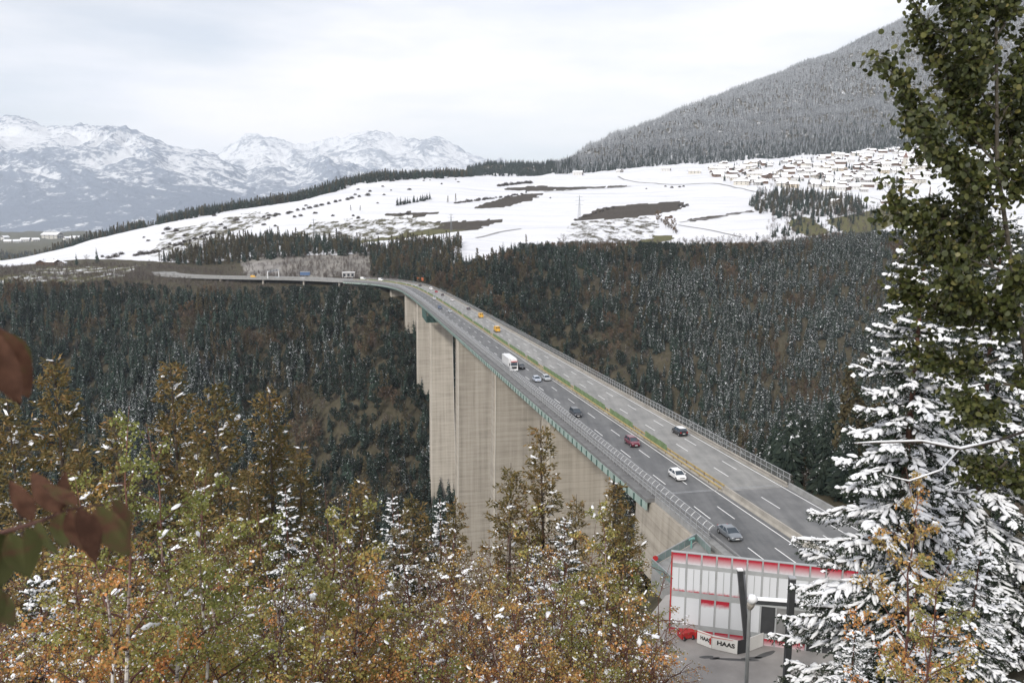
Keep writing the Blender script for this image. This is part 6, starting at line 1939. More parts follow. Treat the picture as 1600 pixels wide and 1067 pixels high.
# ================================================================== NEAR TREES
fr = np.random.RandomState(404)
_ico = None
def ico():
    """unit sphere, 42 points"""
    global _ico
    if _ico is None:
        import bmesh
        bm = bmesh.new(); bmesh.ops.create_icosphere(bm, subdivisions=2, radius=1.0)
        bm.verts.ensure_lookup_table()
        _ico = (np.array([v.co[:] for v in bm.verts]), np.array([[v.index for v in f.verts] for f in bm.faces]))
        bm.free()
    return _ico
def blobs(C, A, S, r):
    """lumps: centres C (n,3), long axis A (n,3), sizes S (n,3) along axis / across / up; ragged"""
    V0, F0 = ico()
    n, m = len(C), len(V0)
    A = A / (np.linalg.norm(A, axis=1)[:, None] + 1e-9)
    B = np.cross(np.array([0, 0, 1.0])[None, :], A); B /= np.linalg.norm(B, axis=1)[:, None] + 1e-9
    U = np.cross(A, B)
    rad = 1 + 0.22 * r.normal(0, 1, (n, m)).clip(-1.5, 1.5)
    L = V0[None] * rad[..., None]
    L[..., 2] = np.where(L[..., 2] < 0, L[..., 2] * 0.45, L[..., 2])
    V = C[:, None] + L[..., 0:1] * (A * S[:, 0:1])[:, None] + L[..., 1:2] * (B * S[:, 1:2])[:, None] + L[..., 2:3] * (U * S[:, 2:3])[:, None]
    F = F0[None] + (np.arange(n) * m)[:, None, None]
    return V.reshape(-1, 3), F.reshape(-1, 3)
def leaves(C, D, size, r, w=0.42, bend=0.0):
    """kite-shaped leaves at C pointing along D"""
    n = len(C)
    D = D / (np.linalg.norm(D, axis=1)[:, None] + 1e-9)
    G = np.cross(D, r.normal(0, 1, (n, 3))); G /= np.linalg.norm(G, axis=1)[:, None] + 1e-9
    s = np.broadcast_to(size, (n,))[:, None]
    V = np.stack([C, C + D * s * .45 + G * s * w, C + D * s, C + D * s * .45 - G * s * w], 1)
    F = np.arange(n * 4).reshape(n, 4)
    return V.reshape(-1, 3), F
def arc(p, d, L, up, n=5, sag=0.0, r=None, wob=0.04):
    """a branch from p along d with an upward bend"""
    t = np.linspace(0, 1, n)[:, None]
    d = np.asarray(d, float); d = d / np.linalg.norm(d)
    q = np.asarray(p, float) + d * L * t + np.array([0, 0, 1.0]) * L * (up * t ** 2 - sag * t ** 2)
    if r is not None:
        q[1:] += r.normal(0, wob * L / n, (n - 1, 3))
    return q

def birch_bark():
    m = bpy.data.materials.new('birch_bark')
    nt, ln = nodes_of(m)
    b = nt['Principled BSDF']; b.inputs['Roughness'].default_value = 0.7
    tc = nt.new('ShaderNodeTexCoord'); sx = nt.new('ShaderNodeSeparateXYZ'); ln.new(tc.outputs['Object'], sx.inputs['Vector'])
    mp = nt.new('ShaderNodeMapping'); mp.inputs['Scale'].default_value = (3, 3, 9); ln.new(tc.outputs['Object'], mp.inputs['Vector'])
    n = N(nt, 'ShaderNodeTexNoise', Scale=1.6, Detail=4.0); ln.new(mp.outputs['Vector'], n.inputs['Vector'])
    wr = ramp(nt, [(0.36, (0.06, 0.045, 0.04)), (0.46, (0.60, 0.57, 0.53))]); ln.new(n.outputs['Fac'], wr.inputs['Fac'])
    hr_ = N(nt, 'ShaderNodeMapRange'); hr_.inputs['From Min'].default_value = 5.0; hr_.inputs['From Max'].default_value = 6.6; ln.new(sx.outputs['Z'], hr_.inputs['Value'])
    mx = nt.new('ShaderNodeMixRGB'); mx.inputs['Color2'].default_value = (0.16, 0.07, 0.05, 1); ln.new(hr_.outputs['Result'], mx.inputs['Fac']); ln.new(wr.outputs['Color'], mx.inputs['Color1'])
    ln.new(mx.outputs['Color'], b.inputs['Base Color'])
    return m
M_BIRCH = birch_bark()
M_TWIGR = make_mat('red_brown_twig', (0.10, 0.045, 0.035), 0.75, 0.25, 3.0)
M_TWIGD = make_mat('dark_twig', (0.055, 0.043, 0.036), 0.8, 0.25, 3.0)
L_GREEN = leaf_mat('leaf_yellow_green', [(0.0, (0.19, 0.21, 0.06)), (0.4, (0.35, 0.34, 0.105)), (0.72, (0.37, 0.32, 0.095)), (0.9, (0.46, 0.27, 0.08)), (1.0, (0.50, 0.20, 0.055))])
L_MIX = leaf_mat('leaf_mixed', [(0.0, (0.24, 0.24, 0.075)), (0.35, (0.44, 0.37, 0.12)), (0.65, (0.58, 0.34, 0.11)), (1.0, (0.60, 0.25, 0.09))])
L_ORANGE = leaf_mat('leaf_orange', [(0.0, (0.38, 0.28, 0.095)), (0.4, (0.60, 0.31, 0.11)), (0.75, (0.64, 0.25, 0.085)), (1.0, (0.52, 0.18, 0.085))])
L_BROWN = leaf_mat('leaf_brown', [(0.0, (0.20, 0.175, 0.09)), (0.5, (0.35, 0.26, 0.14)), (1.0, (0.42, 0.26, 0.14))])
PAL = {'green': L_GREEN, 'mix': L_MIX, 'orange': L_ORANGE, 'brown': L_BROWN}

def birch_proto(seed, h=8.0, nb=24, spread=0.34, nleaf=6500, lsz=0.062, first=0.16, stems=1, nsnow=45, nfleck=800, stem_mat=None):
    r = np.random.RandomState(seed)
    trunk, twig = MB(), MB()
    LC, LD, SC_, SA = [], [], [], []
    for s in range(stems):
        base = np.array([0, 0, -0.6]) if stems == 1 else np.array([r.uniform(-.35, .35), r.uniform(-.35, .35), -0.6])
        hs = h * (1 if s == 0 else r.uniform(.6, .95))
        lean = r.uniform(-.10, .10, 2) * (1 if stems == 1 else 2.6)
        t = np.linspace(0, 1, 9)
        tp = np.stack([base[0] + lean[0] * hs * t ** 1.3 + .02 * hs * np.sin(3 * t + seed), base[1] + lean[1] * hs * t ** 1.3, base[2] + (hs + .6) * t], -1)
        tp[1:, :2] += r.normal(0, .012 * hs, (8, 2))
        trunk.tube(tp, (0.0080 * hs * (1 - t) ** 1.15 + .004) * (1 if stems == 1 else .7), 7)
        for k in range(int(nb / stems ** .5)):
            u = first + (0.97 - first) * (k + r.rand()) / (nb / stems ** .5)
            p = np.array([np.interp(u, t, tp[:, c]) for c in range(3)])
            a = k * 2.4 + r.uniform(-.6, .6)
            el = r.uniform(0.45, 1.0)
            d = np.array([math.cos(a) * math.cos(el), math.sin(a) * math.cos(el), math.sin(el)])
            L = (spread * hs * (1 - u) ** .75 + .22) * r.uniform(.7, 1.15)
            bp = arc(p, d, L, 0.10, 6, 0.22, r, .10)
            twig.tube(bp, np.linspace(.0042 * hs * (1 - u) + .006, .003, 6), 4, caps=False)
            if r.rand() < .7:
                SC_.append(bp[r.randint(1, 5)] + np.array([0, 0, .03])); SA.append(d)
            nt_ = 5 + int(L * 3)
            LC.append(bp[2:] + r.normal(0, .05, (4, 3))); LD.append(r.normal(0, 1, (4, 3)))
            for q in range(nt_):
                v = r.uniform(.2, 1.0)
                pp = np.array([np.interp(v, np.linspace(0, 1, 6), bp[:, c]) for c in range(3)])
                dd = d + r.normal(0, .75, 3); dd[2] = dd[2] * .6
                l2 = L * r.uniform(.2, .45) * (1.1 - v * .5)
                tw = arc(pp, dd, l2, 0.0, 4, .28, r, .12)
                twig.tube(tw, [.0045, .0035, .0028, .002], 3, caps=False)
                m = max(2, int(nleaf / (nb * 8.0) * r.uniform(.5, 1.5) * min(2.2, max(.5, l2 / .42))))
                w = r.uniform(.1, 1.05, m)
                c = np.stack([np.interp(w, np.linspace(0, 1, 4), tw[:, k2]) for k2 in range(3)], -1) + r.normal(0, .035 + .03 * l2, (m, 3))
                LC.append(c); LD.append(r.normal(0, .7, (m, 3)) + np.array([0, 0, -.8]))
                if r.rand() < .10:
                    SC_.append(tw[2] + np.array([0, 0, .02])); SA.append(dd)
    C = np.vstack(LC); D = np.vstack(LD)
    # clumps share a tint
    cl = fbm(C[:, 0] * 1.6 + seed, C[:, 2] * 1.6 + C[:, 1], 2, seed % 7)
    hz_ = np.clip(C[:, 2] / h, 0, 1)
    rnd = np.clip(.28 + .9 * (cl - .5) + r.normal(0, .20, len(C)) + .85 * (.62 - hz_), 0, 1)
    V, F = leaves(C, D, lsz * .86 * r.uniform(.6, 1.25, len(C)), r, .46)
    lm = mesh_np('leaves', V, F, np.repeat(rnd, 4)); lm.materials.append(L_MIX)
    SCa = np.array(SC_); SAa = np.array(SA)
    if len(SCa) > nsnow:
        kk2 = r.permutation(len(SCa))[:nsnow]; SCa, SAa = SCa[kk2], SAa[kk2]
    sz = np.exp(r.normal(-3.9, .55, len(SCa))).clip(0, .060)[:, None] * np.array([[1.7, 1.1, .6]])
    V, F = blobs(SCa, SAa + r.normal(0, .2, SAa.shape), sz, r)
    fi = r.permutation(len(C))[:int(nfleck)]
    fd = r.normal(0, 1, (len(fi), 3)) * np.array([1, 1, .35])
    fv, ff = leaves(C[fi] + np.array([0, 0, .012]), fd, .026 * np.exp(r.normal(0, .4, len(fi))), r, .42)
    n0 = len(V)
    sm = mesh_np('snow', np.vstack([V, fv]), [tuple(f) for f in F] + [tuple(f + n0) for f in ff]); sm.materials.append(SNOW); sm.polygons.foreach_set('use_smooth', np.ones(len(sm.polygons), bool))
    tm = trunk.mesh('trunk'); tm.materials.append(stem_mat or (M_BIRCH if stems == 1 else M_TWIGR))
    wm = twig.mesh('branches'); wm.materials.append(M_TWIGR)
    return {'h': h, 'parts': [('trunk', tm), ('branches', wm), ('crown', lm), ('snow', sm)]}

def larch_proto(seed, h=20.0, rad=3.4, nwh=26, per=6, ntuft=15000, mat=None, snowy=1.0, tsz=.26):
    r = np.random.RandomState(seed)
    trunk, twig = MB(), MB()
    t = np.linspace(0, 1, 9)
    tp = np.stack([.012 * h * np.sin(2.5 * t + seed), .010 * h * np.cos(3 * t + seed), -1 + (h + 1) * t], -1)
    trunk.tube(tp, .0105 * h * (1 - t) ** .9 + .012, 7)
    LC, LD, SC_, SA, SL = [], [], [], [], []
    nbr = nwh * per
    for k in range(nbr):
        u = .06 + .92 * (k + r.rand()) / nbr
        p = np.array([np.interp(u, t, tp[:, c]) for c in range(3)])
        a = k * 2.39 + r.uniform(-.5, .5)
        el = r.uniform(-.05, .30) + .35 * u
        d = np.array([math.cos(a) * math.cos(el), math.sin(a) * math.cos(el), math.sin(el)])
        L = (rad * (1 - u) ** .72 * r.uniform(.55, 1.15) + .25)
        bp = arc(p, d, L, .18, 6, .22, r, .08)
        twig.tube(bp, np.linspace(.022 * (1 - u) + .012, .005, 6), 3, caps=False)
        m = int(ntuft / nbr * L / (rad * .55)) + 4
        w = r.uniform(.12, 1.04, m) ** .8
        c = np.stack([np.interp(w, np.linspace(0, 1, 6), bp[:, k2]) for k2 in range(3)], -1)
        side = np.cross(d, [0, 0, 1.0]); side /= np.linalg.norm(side) + 1e-9
        sp_ = r.normal(0, .17 * L ** .7, m) * (1.15 - w)
        c = c + side[None] * sp_[:, None] + r.normal(0, .07, (m, 3)); c[:, 2] -= np.abs(r.normal(0, .10, m)) * 1.4
        LC.append(c); LD.append(r.normal(0, .6, (m, 3)) + d[None] * .8 + np.array([0, 0, -.25]))
        if r.rand() < .55 * snowy * (1.15 - u):
            for v in r.uniform(.25, .98, r.randint(1, 5)):
                SC_.append(np.array([np.interp(v, np.linspace(0, 1, 6), bp[:, c2]) for c2 in range(3)]) + side * r.normal(0, .08 * L) + np.array([0, 0, .035])); SA.append(d + r.normal(0, .25, 3)); SL.append(L)
    C = np.vstack(LC); D = np.vstack(LD)
    rnd = np.clip(.45 + .7 * (fbm(C[:, 0] * .8 + seed, C[:, 2] * .8 + C[:, 1] * .7, 2, 3) - .5) + r.normal(0, .2, len(C)), 0, 1)
    V, F = leaves(C, D, tsz * r.uniform(.6, 1.3, len(C)), r, .15)
    lm = mesh_np('needles', V, F, np.repeat(rnd, 4)); lm.materials.append(mat)
    SCa, SAa = np.array(SC_), np.array(SA)
    sz = np.exp(r.normal(-2.85, .40, len(SCa))).clip(0, .14)[:, None] * np.array([[2.0, .95, .6]])
    V, F = blobs(SCa, SAa, sz, r)
    wgt = np.clip(1.05 - C[:, 2] / h, .05, 1); fi = np.nonzero(r.rand(len(C)) < .16 * wgt * snowy)[0]
    fv, ff = leaves(C[fi] + np.array([0, 0, .04]), D[fi] * np.array([1, 1, .3]), .15 * np.exp(r.normal(0, .4, len(fi))), r, .30)
    n0 = len(V)
    sm = mesh_np('snow', np.vstack([V, fv]), [tuple(f) for f in F] + [tuple(f + n0) for f in ff]); sm.materials.append(SNOW); sm.polygons.foreach_set('use_smooth', np.ones(len(sm.polygons), bool))
    tm = trunk.mesh('trunk'); tm.materials.append(M_BARK)
    wm = twig.mesh('branches'); wm.materials.append(M_TWIGD)
    return {'h': h, 'parts': [('trunk', tm), ('branches', wm), ('crown', lm), ('snow', sm)]}
L_LARCH = leaf_mat('larch_tufts', [(0.0, (0.080, 0.075, 0.028)), (0.45, (0.16, 0.125, 0.045)), (0.8, (0.24, 0.155, 0.058)), (1.0, (0.27, 0.15, 0.065))], .7, .2)
L_NEED = leaf_mat('spruce_sprays', [(0.0, (0.012, 0.022, 0.014)), (0.6, (0.030, 0.045, 0.026)), (1.0, (0.060, 0.072, 0.038))], .7, .1)

def snow_spruce(seed, h=16.0, rad=3.6, nbr=170, pillow=1.0, bottom=.05):
    """near spruce with thick pillows of snow on every frond"""
    r = np.random.RandomState(seed)
    trunk, twig = MB(), MB()
    t = np.linspace(0, 1, 8)
    tp = np.stack([.006 * h * np.sin(3 * t + seed), .006 * h * np.cos(2 * t + seed), -1 + (h + 1) * t], -1)
    trunk.tube(tp, .0115 * h * (1 - t) ** .9 + .014, 9)
    NC, ND, NS, SC_, SA, SZ = [], [], [], [], [], []
    for k in range(nbr):
        u = bottom + (.985 - bottom) * (k + .6 * r.rand()) / nbr
        p = np.array([np.interp((u * h + 1) / (h + 1), t, tp[:, c]) for c in range(3)])
        a = k * 2.39996 + r.uniform(-.3, .3)
        el = -.12 + .75 * u ** 3 + r.uniform(-.12, .12)
        d = np.array([math.cos(a) * math.cos(el), math.sin(a) * math.cos(el), math.sin(el)])
        L = rad * (1 - u) ** .80 * r.uniform(.75, 1.12) + .22
        n = 8
        tt = np.linspace(0, 1, n)
        bp = p + d * L * tt[:, None] + np.array([0, 0, 1.0]) * (L * (-.34 * tt ** 1.5 + .20 * tt ** 3.2))[:, None]
        bp[1:] += r.normal(0, .015 * L, (n - 1, 3))
        twig.tube(bp, np.linspace(.013 + .016 * L / rad, .006, n), 4, caps=False)
        side = np.cross(d, [0, 0, 1.0]); side /= np.linalg.norm(side) + 1e-9
        nt_ = max(4, int(L / .11))
        for q in range(nt_):
            v = .12 + .88 * (q + r.rand()) / nt_
            pp = np.array([np.interp(v, tt, bp[:, c]) for c in range(3)])
            tl = (.30 * L ** .75 * (1.05 - v) ** .6 + .10) * r.uniform(.7, 1.2)
            for sg in (-1, 1):
                dd = d * .75 + side * sg * .8 + np.array([0, 0, -.28 + r.normal(0, .12)])
                dd /= np.linalg.norm(dd)
                m = max(2, int(tl / .055))
                w = (np.arange(m) + .5) / m
                c = pp + dd * tl * w[:, None] + np.array([0, 0, -.12 * tl]) * (w ** 2)[:, None]
                for rep in range(3):
                    NC.append(c + r.normal(0, .012, c.shape)); ND.append(dd[None] * 1.0 + r.normal(0, .55, c.shape) + np.array([0, 0, -.15])); NS.append(np.full(m, .10))
                if r.rand() < .55 * pillow and tl > .13:
                    SC_.append(pp + dd * tl * r.uniform(.35, .75) + np.array([0, 0, .03])); SA.append(dd); SZ.append((tl * .42, .045 + .04 * r.rand(), .04 + .035 * r.rand()))
        if r.rand() < .93:
            for v in np.arange(.25, 1.02, .16):
                if r.rand() < .32: continue
                pp = np.array([np.interp(v, tt, bp[:, c]) for c in range(3)])
                j = min(n - 2, int(v * (n - 1)))
                SC_.append(pp + np.array([0, 0, .05]) + side * r.normal(0, .03)); SA.append(bp[j + 1] - bp[j]); kq = min(1.0, .30 + L * .75) * np.exp(r.normal(-.22, .35)); SZ.append((.10 * L * pillow ** .5 + .04, (.085 + .05 * r.rand()) * pillow * kq, (.055 + .045 * r.rand()) * pillow * kq))
    C = np.vstack(NC); D = np.vstack(ND)
    rnd = np.clip(.4 + r.normal(0, .25, len(C)), 0, 1)
    V, F = leaves(C, D, np.concatenate(NS) * r.uniform(.7, 1.3, len(C)), r, .16)
    lm = mesh_np('needles', V, F, np.repeat(rnd, 4)); lm.materials.append(L_NEED)
    V, F = blobs(np.array(SC_), np.array(SA), np.array(SZ), r)
    fi = np.nonzero(r.rand(len(C)) < .06 + .06 * pillow)[0]
    fv, ff = leaves(C[fi] + np.array([0, 0, .02]), D[fi] * np.array([1, 1, .3]), .075 * np.exp(r.normal(0, .4, len(fi))), r, .40)
    n0 = len(V)
    sm = mesh_np('snow', np.vstack([V, fv]), [tuple(f) for f in F] + [tuple(f + n0) for f in ff]); sm.materials.append(SNOW); sm.polygons.foreach_set('use_smooth', np.ones(len(sm.polygons), bool))
    tm = trunk.mesh('trunk'); tm.materials.append(make_mat('spruce_bark', (0.115, 0.060, 0.045), 0.9, 0.35, 4.0, bump=.5))
    wm = twig.mesh('branches'); wm.materials.append(M_TWIGD)
    return {'h': h, 'parts': [('trunk', tm), ('branches', wm), ('crown', lm), ('snow', sm)]}

def plant(proto, name, px, py, Y, label, cat='tree', group=None, pal=None, rz=None, hmin=1.0, wid=1.0, basepx=None):
    """stand a near tree so that its tip comes at a picture point, rooted in the hillside"""
    top = pt(px, py, Y)
    x = top.x if basepx is None else Qpx(basepx, py) * Y
    gz = terrain_z(x, Y) - 0.1
    h = max(top.z - gz, hmin)
    s = h / proto['h']
    e = empty(name, (x, Y, gz), fr.rand() * 6.283 if rz is None else rz)
    e.scale = (s * wid, s * wid, s)
    tag(e, label, cat, group)
    for nm, me in proto['parts']:
        o = bpy.data.objects.new(nm, me); COL.objects.link(o); o.parent = e
        if nm == 'snow': o['kind'] = 'stuff'
        if nm == 'crown' and pal:
            o.material_slots[0].link = 'OBJECT'; o.material_slots[0].material = PAL[pal]
    return e

BIR = [birch_proto(101), birch_proto(102, 8.5, 26, .30, 7000, .060), birch_proto(103, 7.5, 22, .38, 6500, .064), birch_proto(104, 9.0, 28, .30, 7500, .060)]
SHR = [birch_proto(121, 5.0, 34, .42, 6000, .052, .05, 5, 55, 1000), birch_proto(122, 5.5, 36, .40, 6500, .050, .05, 6, 60, 1000), birch_proto(123, 4.5, 30, .45, 5200, .054, .05, 5, 50, 900)]
BARE = [birch_proto(131, 5.5, 40, .40, 2200, .046, .05, 6, 80, 1700), birch_proto(132, 6.0, 40, .36, 2400, .046, .05, 6, 80, 1800)]
THIN = birch_proto(141, 7.0, 24, .30, 6000, .060, .2, 1, 40, 120, M_TWIGR)
LAR = [larch_proto(201, 20, 3.6, 26, 6, 15000, L_LARCH), larch_proto(202, 22, 3.3, 28, 6, 15000, L_LARCH), larch_proto(203, 18, 3.8, 24, 6, 14000, L_LARCH)]
SSP = snow_spruce(301, 16.0, 4.0, 200, 0.68)
SSP3 = snow_spruce(303, 18.0, 3.6, 130, 0.42)
SSP2 = snow_spruce(302, 9.0, 2.4, 100, 0.5)

# larches half-way down the slope
for px, py, Y, lab, k in [
 (92, 548, 52, 'olive-gold larch behind the hanging reddish leaves', 0), (258, 552, 50, 'tallest olive larch on the slope with snowy lower boughs', 1), (338, 588, 47, 'brown-gold larch right of the tallest one, snow on its middle boughs', 2),
 (412, 598, 52, 'olive larch at the right end of the row above the birches', 0), (18, 610, 42, 'shaded larch at the left border of the picture', 2), (182, 640, 44, 'shorter larch between the two gold ones', 1), (470, 690, 58, 'half-hidden larch beside the dark gorge wood', 0),
 (846, 655, 44, 'tall brown larch in front of the last pier', 1), (792, 722, 40, 'lower brown larch left of the tall one before the piers', 2), (962, 742, 36, 'rust-brown larch top beside the bridge parapet', 0), (905, 772, 42, 'thin brown larch between the pier and the parapet', 1),
 (640, 765, 46, 'small larch at the foot of the widest pier', 2), (560, 745, 50, 'pale brown larch left of the piers', 0), (715, 775, 40, 'low twiggy larch before the piers', 1), (130, 690, 38, 'snow-dusted larch low on the left', 0), (300, 690, 40, 'snow-dusted larch in the middle of the left slope', 2), (390, 720, 38, 'dark snow-dusted larch above the yellow birches', 1), (980, 800, 34, 'brown larch by the abutment wall', 2)]:
    plant(LAR[k], 'larch_tree', px, py, Y, lab)
# small snowed spruces among them
for px, py, Y, lab in [(885, 805, 30, 'bluish young spruce with snow in the middle of the autumn trees'), (838, 850, 27, 'small snow-laden spruce left of the bluish one'), (610, 770, 42, 'dark spruce tip before the wide pier'), (60, 900, 17, 'snow-laden young spruce low at the left border'), (450, 760, 36, 'snowed dark spruce at the edge of the gorge wood'), (690, 700 + 80, 44, 'dark little spruce below the light pier edge')]:
    plant(SSP3 if Y > 25 else SSP2, 'spruce_tree', px, py, Y, lab)
# birches: (tip x, tip y, distance, palette, label)
for px, py, Y, pal, k, lab in [
 (128, 632, 9.5, 'green', 3, 'slim yellow-green birch rising highest at the left, over the hanging leaves'),
 (150, 742, 9.0, 'orange', 0, 'orange birch with a white trunk behind the hanging leaves'),
 (238, 668, 10.0, 'green', 1, 'yellow-green birch with a white trunk, second from the left'),
 (300, 725, 11.0, 'green', 2, 'leafy yellow-green birch right of the second white trunk'),
 (352, 742, 12.0, 'mix', 3, 'green and yellow birch below the snowy larches'),
 (418, 790, 12.5, 'green', 0, 'round yellow-green birch at the left middle'),
 (492, 802, 13.0, 'mix', 1, 'golden birch left of the reddish stem'),
 (566, 752, 13.5, 'mix', 2, 'birch on a reddish forked stem in the middle foreground'),
 (640, 812, 14.0, 'brown', 3, 'brown-leaved birch under the widest pier'),
 (716, 850, 14.5, 'orange', 0, 'slender orange birch below the pier gap'),
 (770, 880, 13.0, 'orange', 1, 'slender rust birch in the middle foreground'),
 (950, 792, 17.0, 'mix', 2, 'orange and green birch with a white trunk beside the car park'),
 (985, 862, 19.0, 'green', 0, 'yellow-green birch at the edge of the car park'),
 (905, 862, 16.0, 'green', 3, 'pale green birch left of the white-trunked one by the car park')]:
    plant(BIR[k], 'birch_tree', px, py, Y, lab, pal=pal)
# undergrowth on the slope in front: leafy shrubs and bare snowy ones, each a thing
shr_i = 0
for row, (y0, y1, Ya, Yb, step) in enumerate([(905, 985, 10.0, 12.5, 50), (850, 930, 13.5, 17.0, 52), (815, 880, 19.0, 25.0, 56), (790, 850, 27.0, 34.0, 62)]):
    x = -60 + row * 17
    while x < (1015 if row < 2 else 960):
        pxx = x + fr.uniform(-14, 14); Y = fr.uniform(Ya, Yb); py = fr.uniform(y0, y1)
        kind = fr.rand()
        whx = ['under the hanging leaves', 'by the white birch trunks', 'left of the reddish forked birch', 'around the reddish forked birch', 'below the piers', 'below the brown larches', 'beside the car park'][int(np.clip((pxx + 40) / 155, 0, 6))]
        why = [', at the lower border', ', one row above the border', ', half-way up the thicket', ', in the topmost row'][row]
        if kind < (.62 if row < 2 else .45):
            pal = ['orange', 'mix', 'brown', 'green'][fr.choice(4, p=[.52, .26, .14, .08] if pxx > 330 else [.52, .28, .05, .15])]
            word = {'orange': 'orange', 'mix': 'yellow and orange', 'brown': 'brown', 'green': 'yellow-green'}[pal]
            plant(SHR[fr.randint(3)], 'leafy_shrub', pxx, py, Y, word + '-leaved shrub ' + whx + why, 'shrub', word + ' shrubs ' + whx + why, pal, wid=1.05)
        else:
            plant(BARE[fr.randint(2)], 'bare_shrub', pxx, py, Y, 'nearly bare snowy shrub ' + whx + why, 'shrub', 'bare snowy shrubs ' + whx + why, 'brown', wid=1.1)
        x += step
# thicket beside the car park
for px, py, Y in [(1022, 975, 20), (1035, 1015, 16), (1065, 1050, 13)]:
    plant(SHR[fr.randint(3)], 'leafy_shrub', px, py, Y, 'orange shrub on the near edge of the car park', 'shrub', 'orange shrubs by the car park', 'orange')

# the big snowed spruces on the right
plant(SSP, 'spruce_tree', 1412, 292, 17.0, 'big spruce under thick pillows of snow at the right, its bare leader upright', rz=0.4, basepx=1452, wid=.86)
plant(SSP, 'spruce_tree', 1575, 330, 21.0, 'second big snow-laden spruce behind the leafy aspen', rz=2.1)
plant(SSP2, 'spruce_tree', 1335, 985, 13.0, 'low snow-heaped spruce in the lower right corner by the steel post', rz=1.0, wid=1.1)
plant(SSP2, 'spruce_tree', 1530, 860, 11.0, 'young snow-heaped spruce at the lower right border', rz=2.0, wid=1.2)
plant(THIN, 'birch_tree', 1345, 745, 8.5, 'thin leaning birch with orange leaves in front of the snowed spruce', pal='orange', basepx=1440)
plant(THIN, 'birch_tree', 1452, 850, 8.0, 'orange-leaved birch sapling before the dark spruce trunk', pal='mix')
# spruces and shrubs on the bank beyond the motorway
for px, py, Y in [(1215, 686, 190), (1245, 690, 180), (1275, 694, 185), (1305, 690, 178), (1190, 690, 200)]:
    p = pt(px, py, Y); g = terrain_z(p.x, Y)
    stand_tree('snowy_spruce', (p.x, Y, g), max(.25, (p.z - g) / 19), ('spruce_tree', 'small snow-flecked spruce on the bank beyond the motorway fence', 'tree', 'spruces beyond the motorway fence'), sz=1.0)
for px, py, Y, key in [(1238, 716, 160, 'russet_tree'), (1255, 735, 158, 'larch'), (1290, 738, 165, 'bare_tree'), (1310, 720, 160, 'russet_tree'), (1268, 725, 168, 'bare_tree'), (1330, 745, 155, 'larch')]:
    p = pt(px, py, Y); g = terrain_z(p.x, Y)
    stand_tree(key, (p.x, Y, g), max(.25, (p.z - g) / 15), ('bank_shrub', {'russet_tree': 'rust-red shrub', 'larch': 'yellow-brown shrub', 'bare_tree': 'bare grey shrub'}[key] + ' on the bank beyond the motorway fence', 'shrub', 'shrubs beyond the motorway fence: ' + key.replace('_', ' ')))

# ------------------------------------------------------------------ the aspen at the right edge
L_ASPEN = leaf_mat('aspen_leaf', [(0.0, (0.022, 0.030, 0.009)), (0.45, (0.060, 0.070, 0.020)), (0.8, (0.105, 0.108, 0.034)), (1.0, (0.16, 0.14, 0.045))], .45, .22)
M_ASPB = make_mat('aspen_bark', (0.065, 0.055, 0.040), 0.8, .3, 4.0)
AY = 7.2
ar = np.random.RandomState(88)
asb = pt(1690, 1400, AY); abz = terrain_z(asb.x, AY) - .1
asp = empty('aspen_tree', (asb.x, AY, abz)); tag(asp, 'dark green leafy aspen filling the upper right edge', 'tree')
AO = np.array(asp.location)
def loc_(px, py, dY=0.0): return np.array(pt(px, py, AY + dY)) - AO
trk = MB()
stem_px = [(1690, 1400), (1660, 1000), (1630, 720), (1590, 480), (1558, 260), (1556, -20), (1556, -220)]
tp = np.array([loc_(a, b) for a, b in stem_px])
trk.tube(tp, [.030, .028, .026, .022, .017, .011, .005], 8); trk.build('trunk', M_ASPB, asp)
ab_ = MB(); LC, LD = [], []
ends = [((1560, 330), (1385, 95), 0), ((1550, 250), (1432, 5), .3), ((1556, 420), (1395, 300), -.3), ((1560, 500), (1405, 440), .2), ((1556, 180), (1470, -40), -.2), ((1556, 200), (1640, -20), .2), ((1560, 330), (1650, 180), -.3), ((1565, 480), (1650, 360), .3), ((1565, 560), (1430, 540), .4), ((1568, 600), (1650, 560), -.2),
        ((1556, 120), (1500, -100), .3), ((1558, 60), (1610, -150), -.2), ((1556, 300), (1450, 190), -.5), ((1556, 360), (1470, 330), .5), ((1556, 420), (1520, 300), .6), ((1570, 640), (1500, 620), -.3), ((1572, 720), (1530, 720), .3), ((1572, 760), (1620, 700), .2), ((1556, 300), (1600, 120), .5), ((1560, 470), (1480, 430), -.5), ((1556, 240), (1500, 100), .6), ((1560, 520), (1590, 420), -.6), ((1556, 380), (1440, 380), .6)]
for (a, b, dy) in ends:
    p0, p1 = loc_(*a), loc_(*b, dy)
    t = np.linspace(0, 1, 7)[:, None]
    bp = p0 + (p1 - p0) * t + np.array([0, 0, -.10]) * (np.sin(np.pi * t)) + ar.normal(0, .012, (7, 3))
    ab_.tube(bp, np.linspace(.012, .003, 7), 5, caps=False)
    L = np.linalg.norm(p1 - p0)
    for q in range(int(34 + 54 * L)):
        v = ar.uniform(.15, 1.0)
        pp = np.array([np.interp(v, t[:, 0], bp[:, c]) for c in range(3)])
        dd = (p1 - p0) / L + ar.normal(0, .8, 3)
        tw = arc(pp, dd, ar.uniform(.1, .34), 0.05, 4, .1, ar, .1)
        ab_.tube(tw, [.004, .003, .002, .0015], 3, caps=False)
        m = ar.randint(7, 17)
        w = ar.uniform(.1, 1.05, m)
        LC.append(np.stack([np.interp(w, np.linspace(0, 1, 4), tw[:, k2]) for k2 in range(3)], -1) + ar.normal(0, .03, (m, 3))); LD.append(ar.normal(0, .7, (m, 3)) + np.array([0, 0, -.5]))
ab_.build('branches', M_ASPB, asp)
C = np.vstack(LC); D = np.vstack(LD)
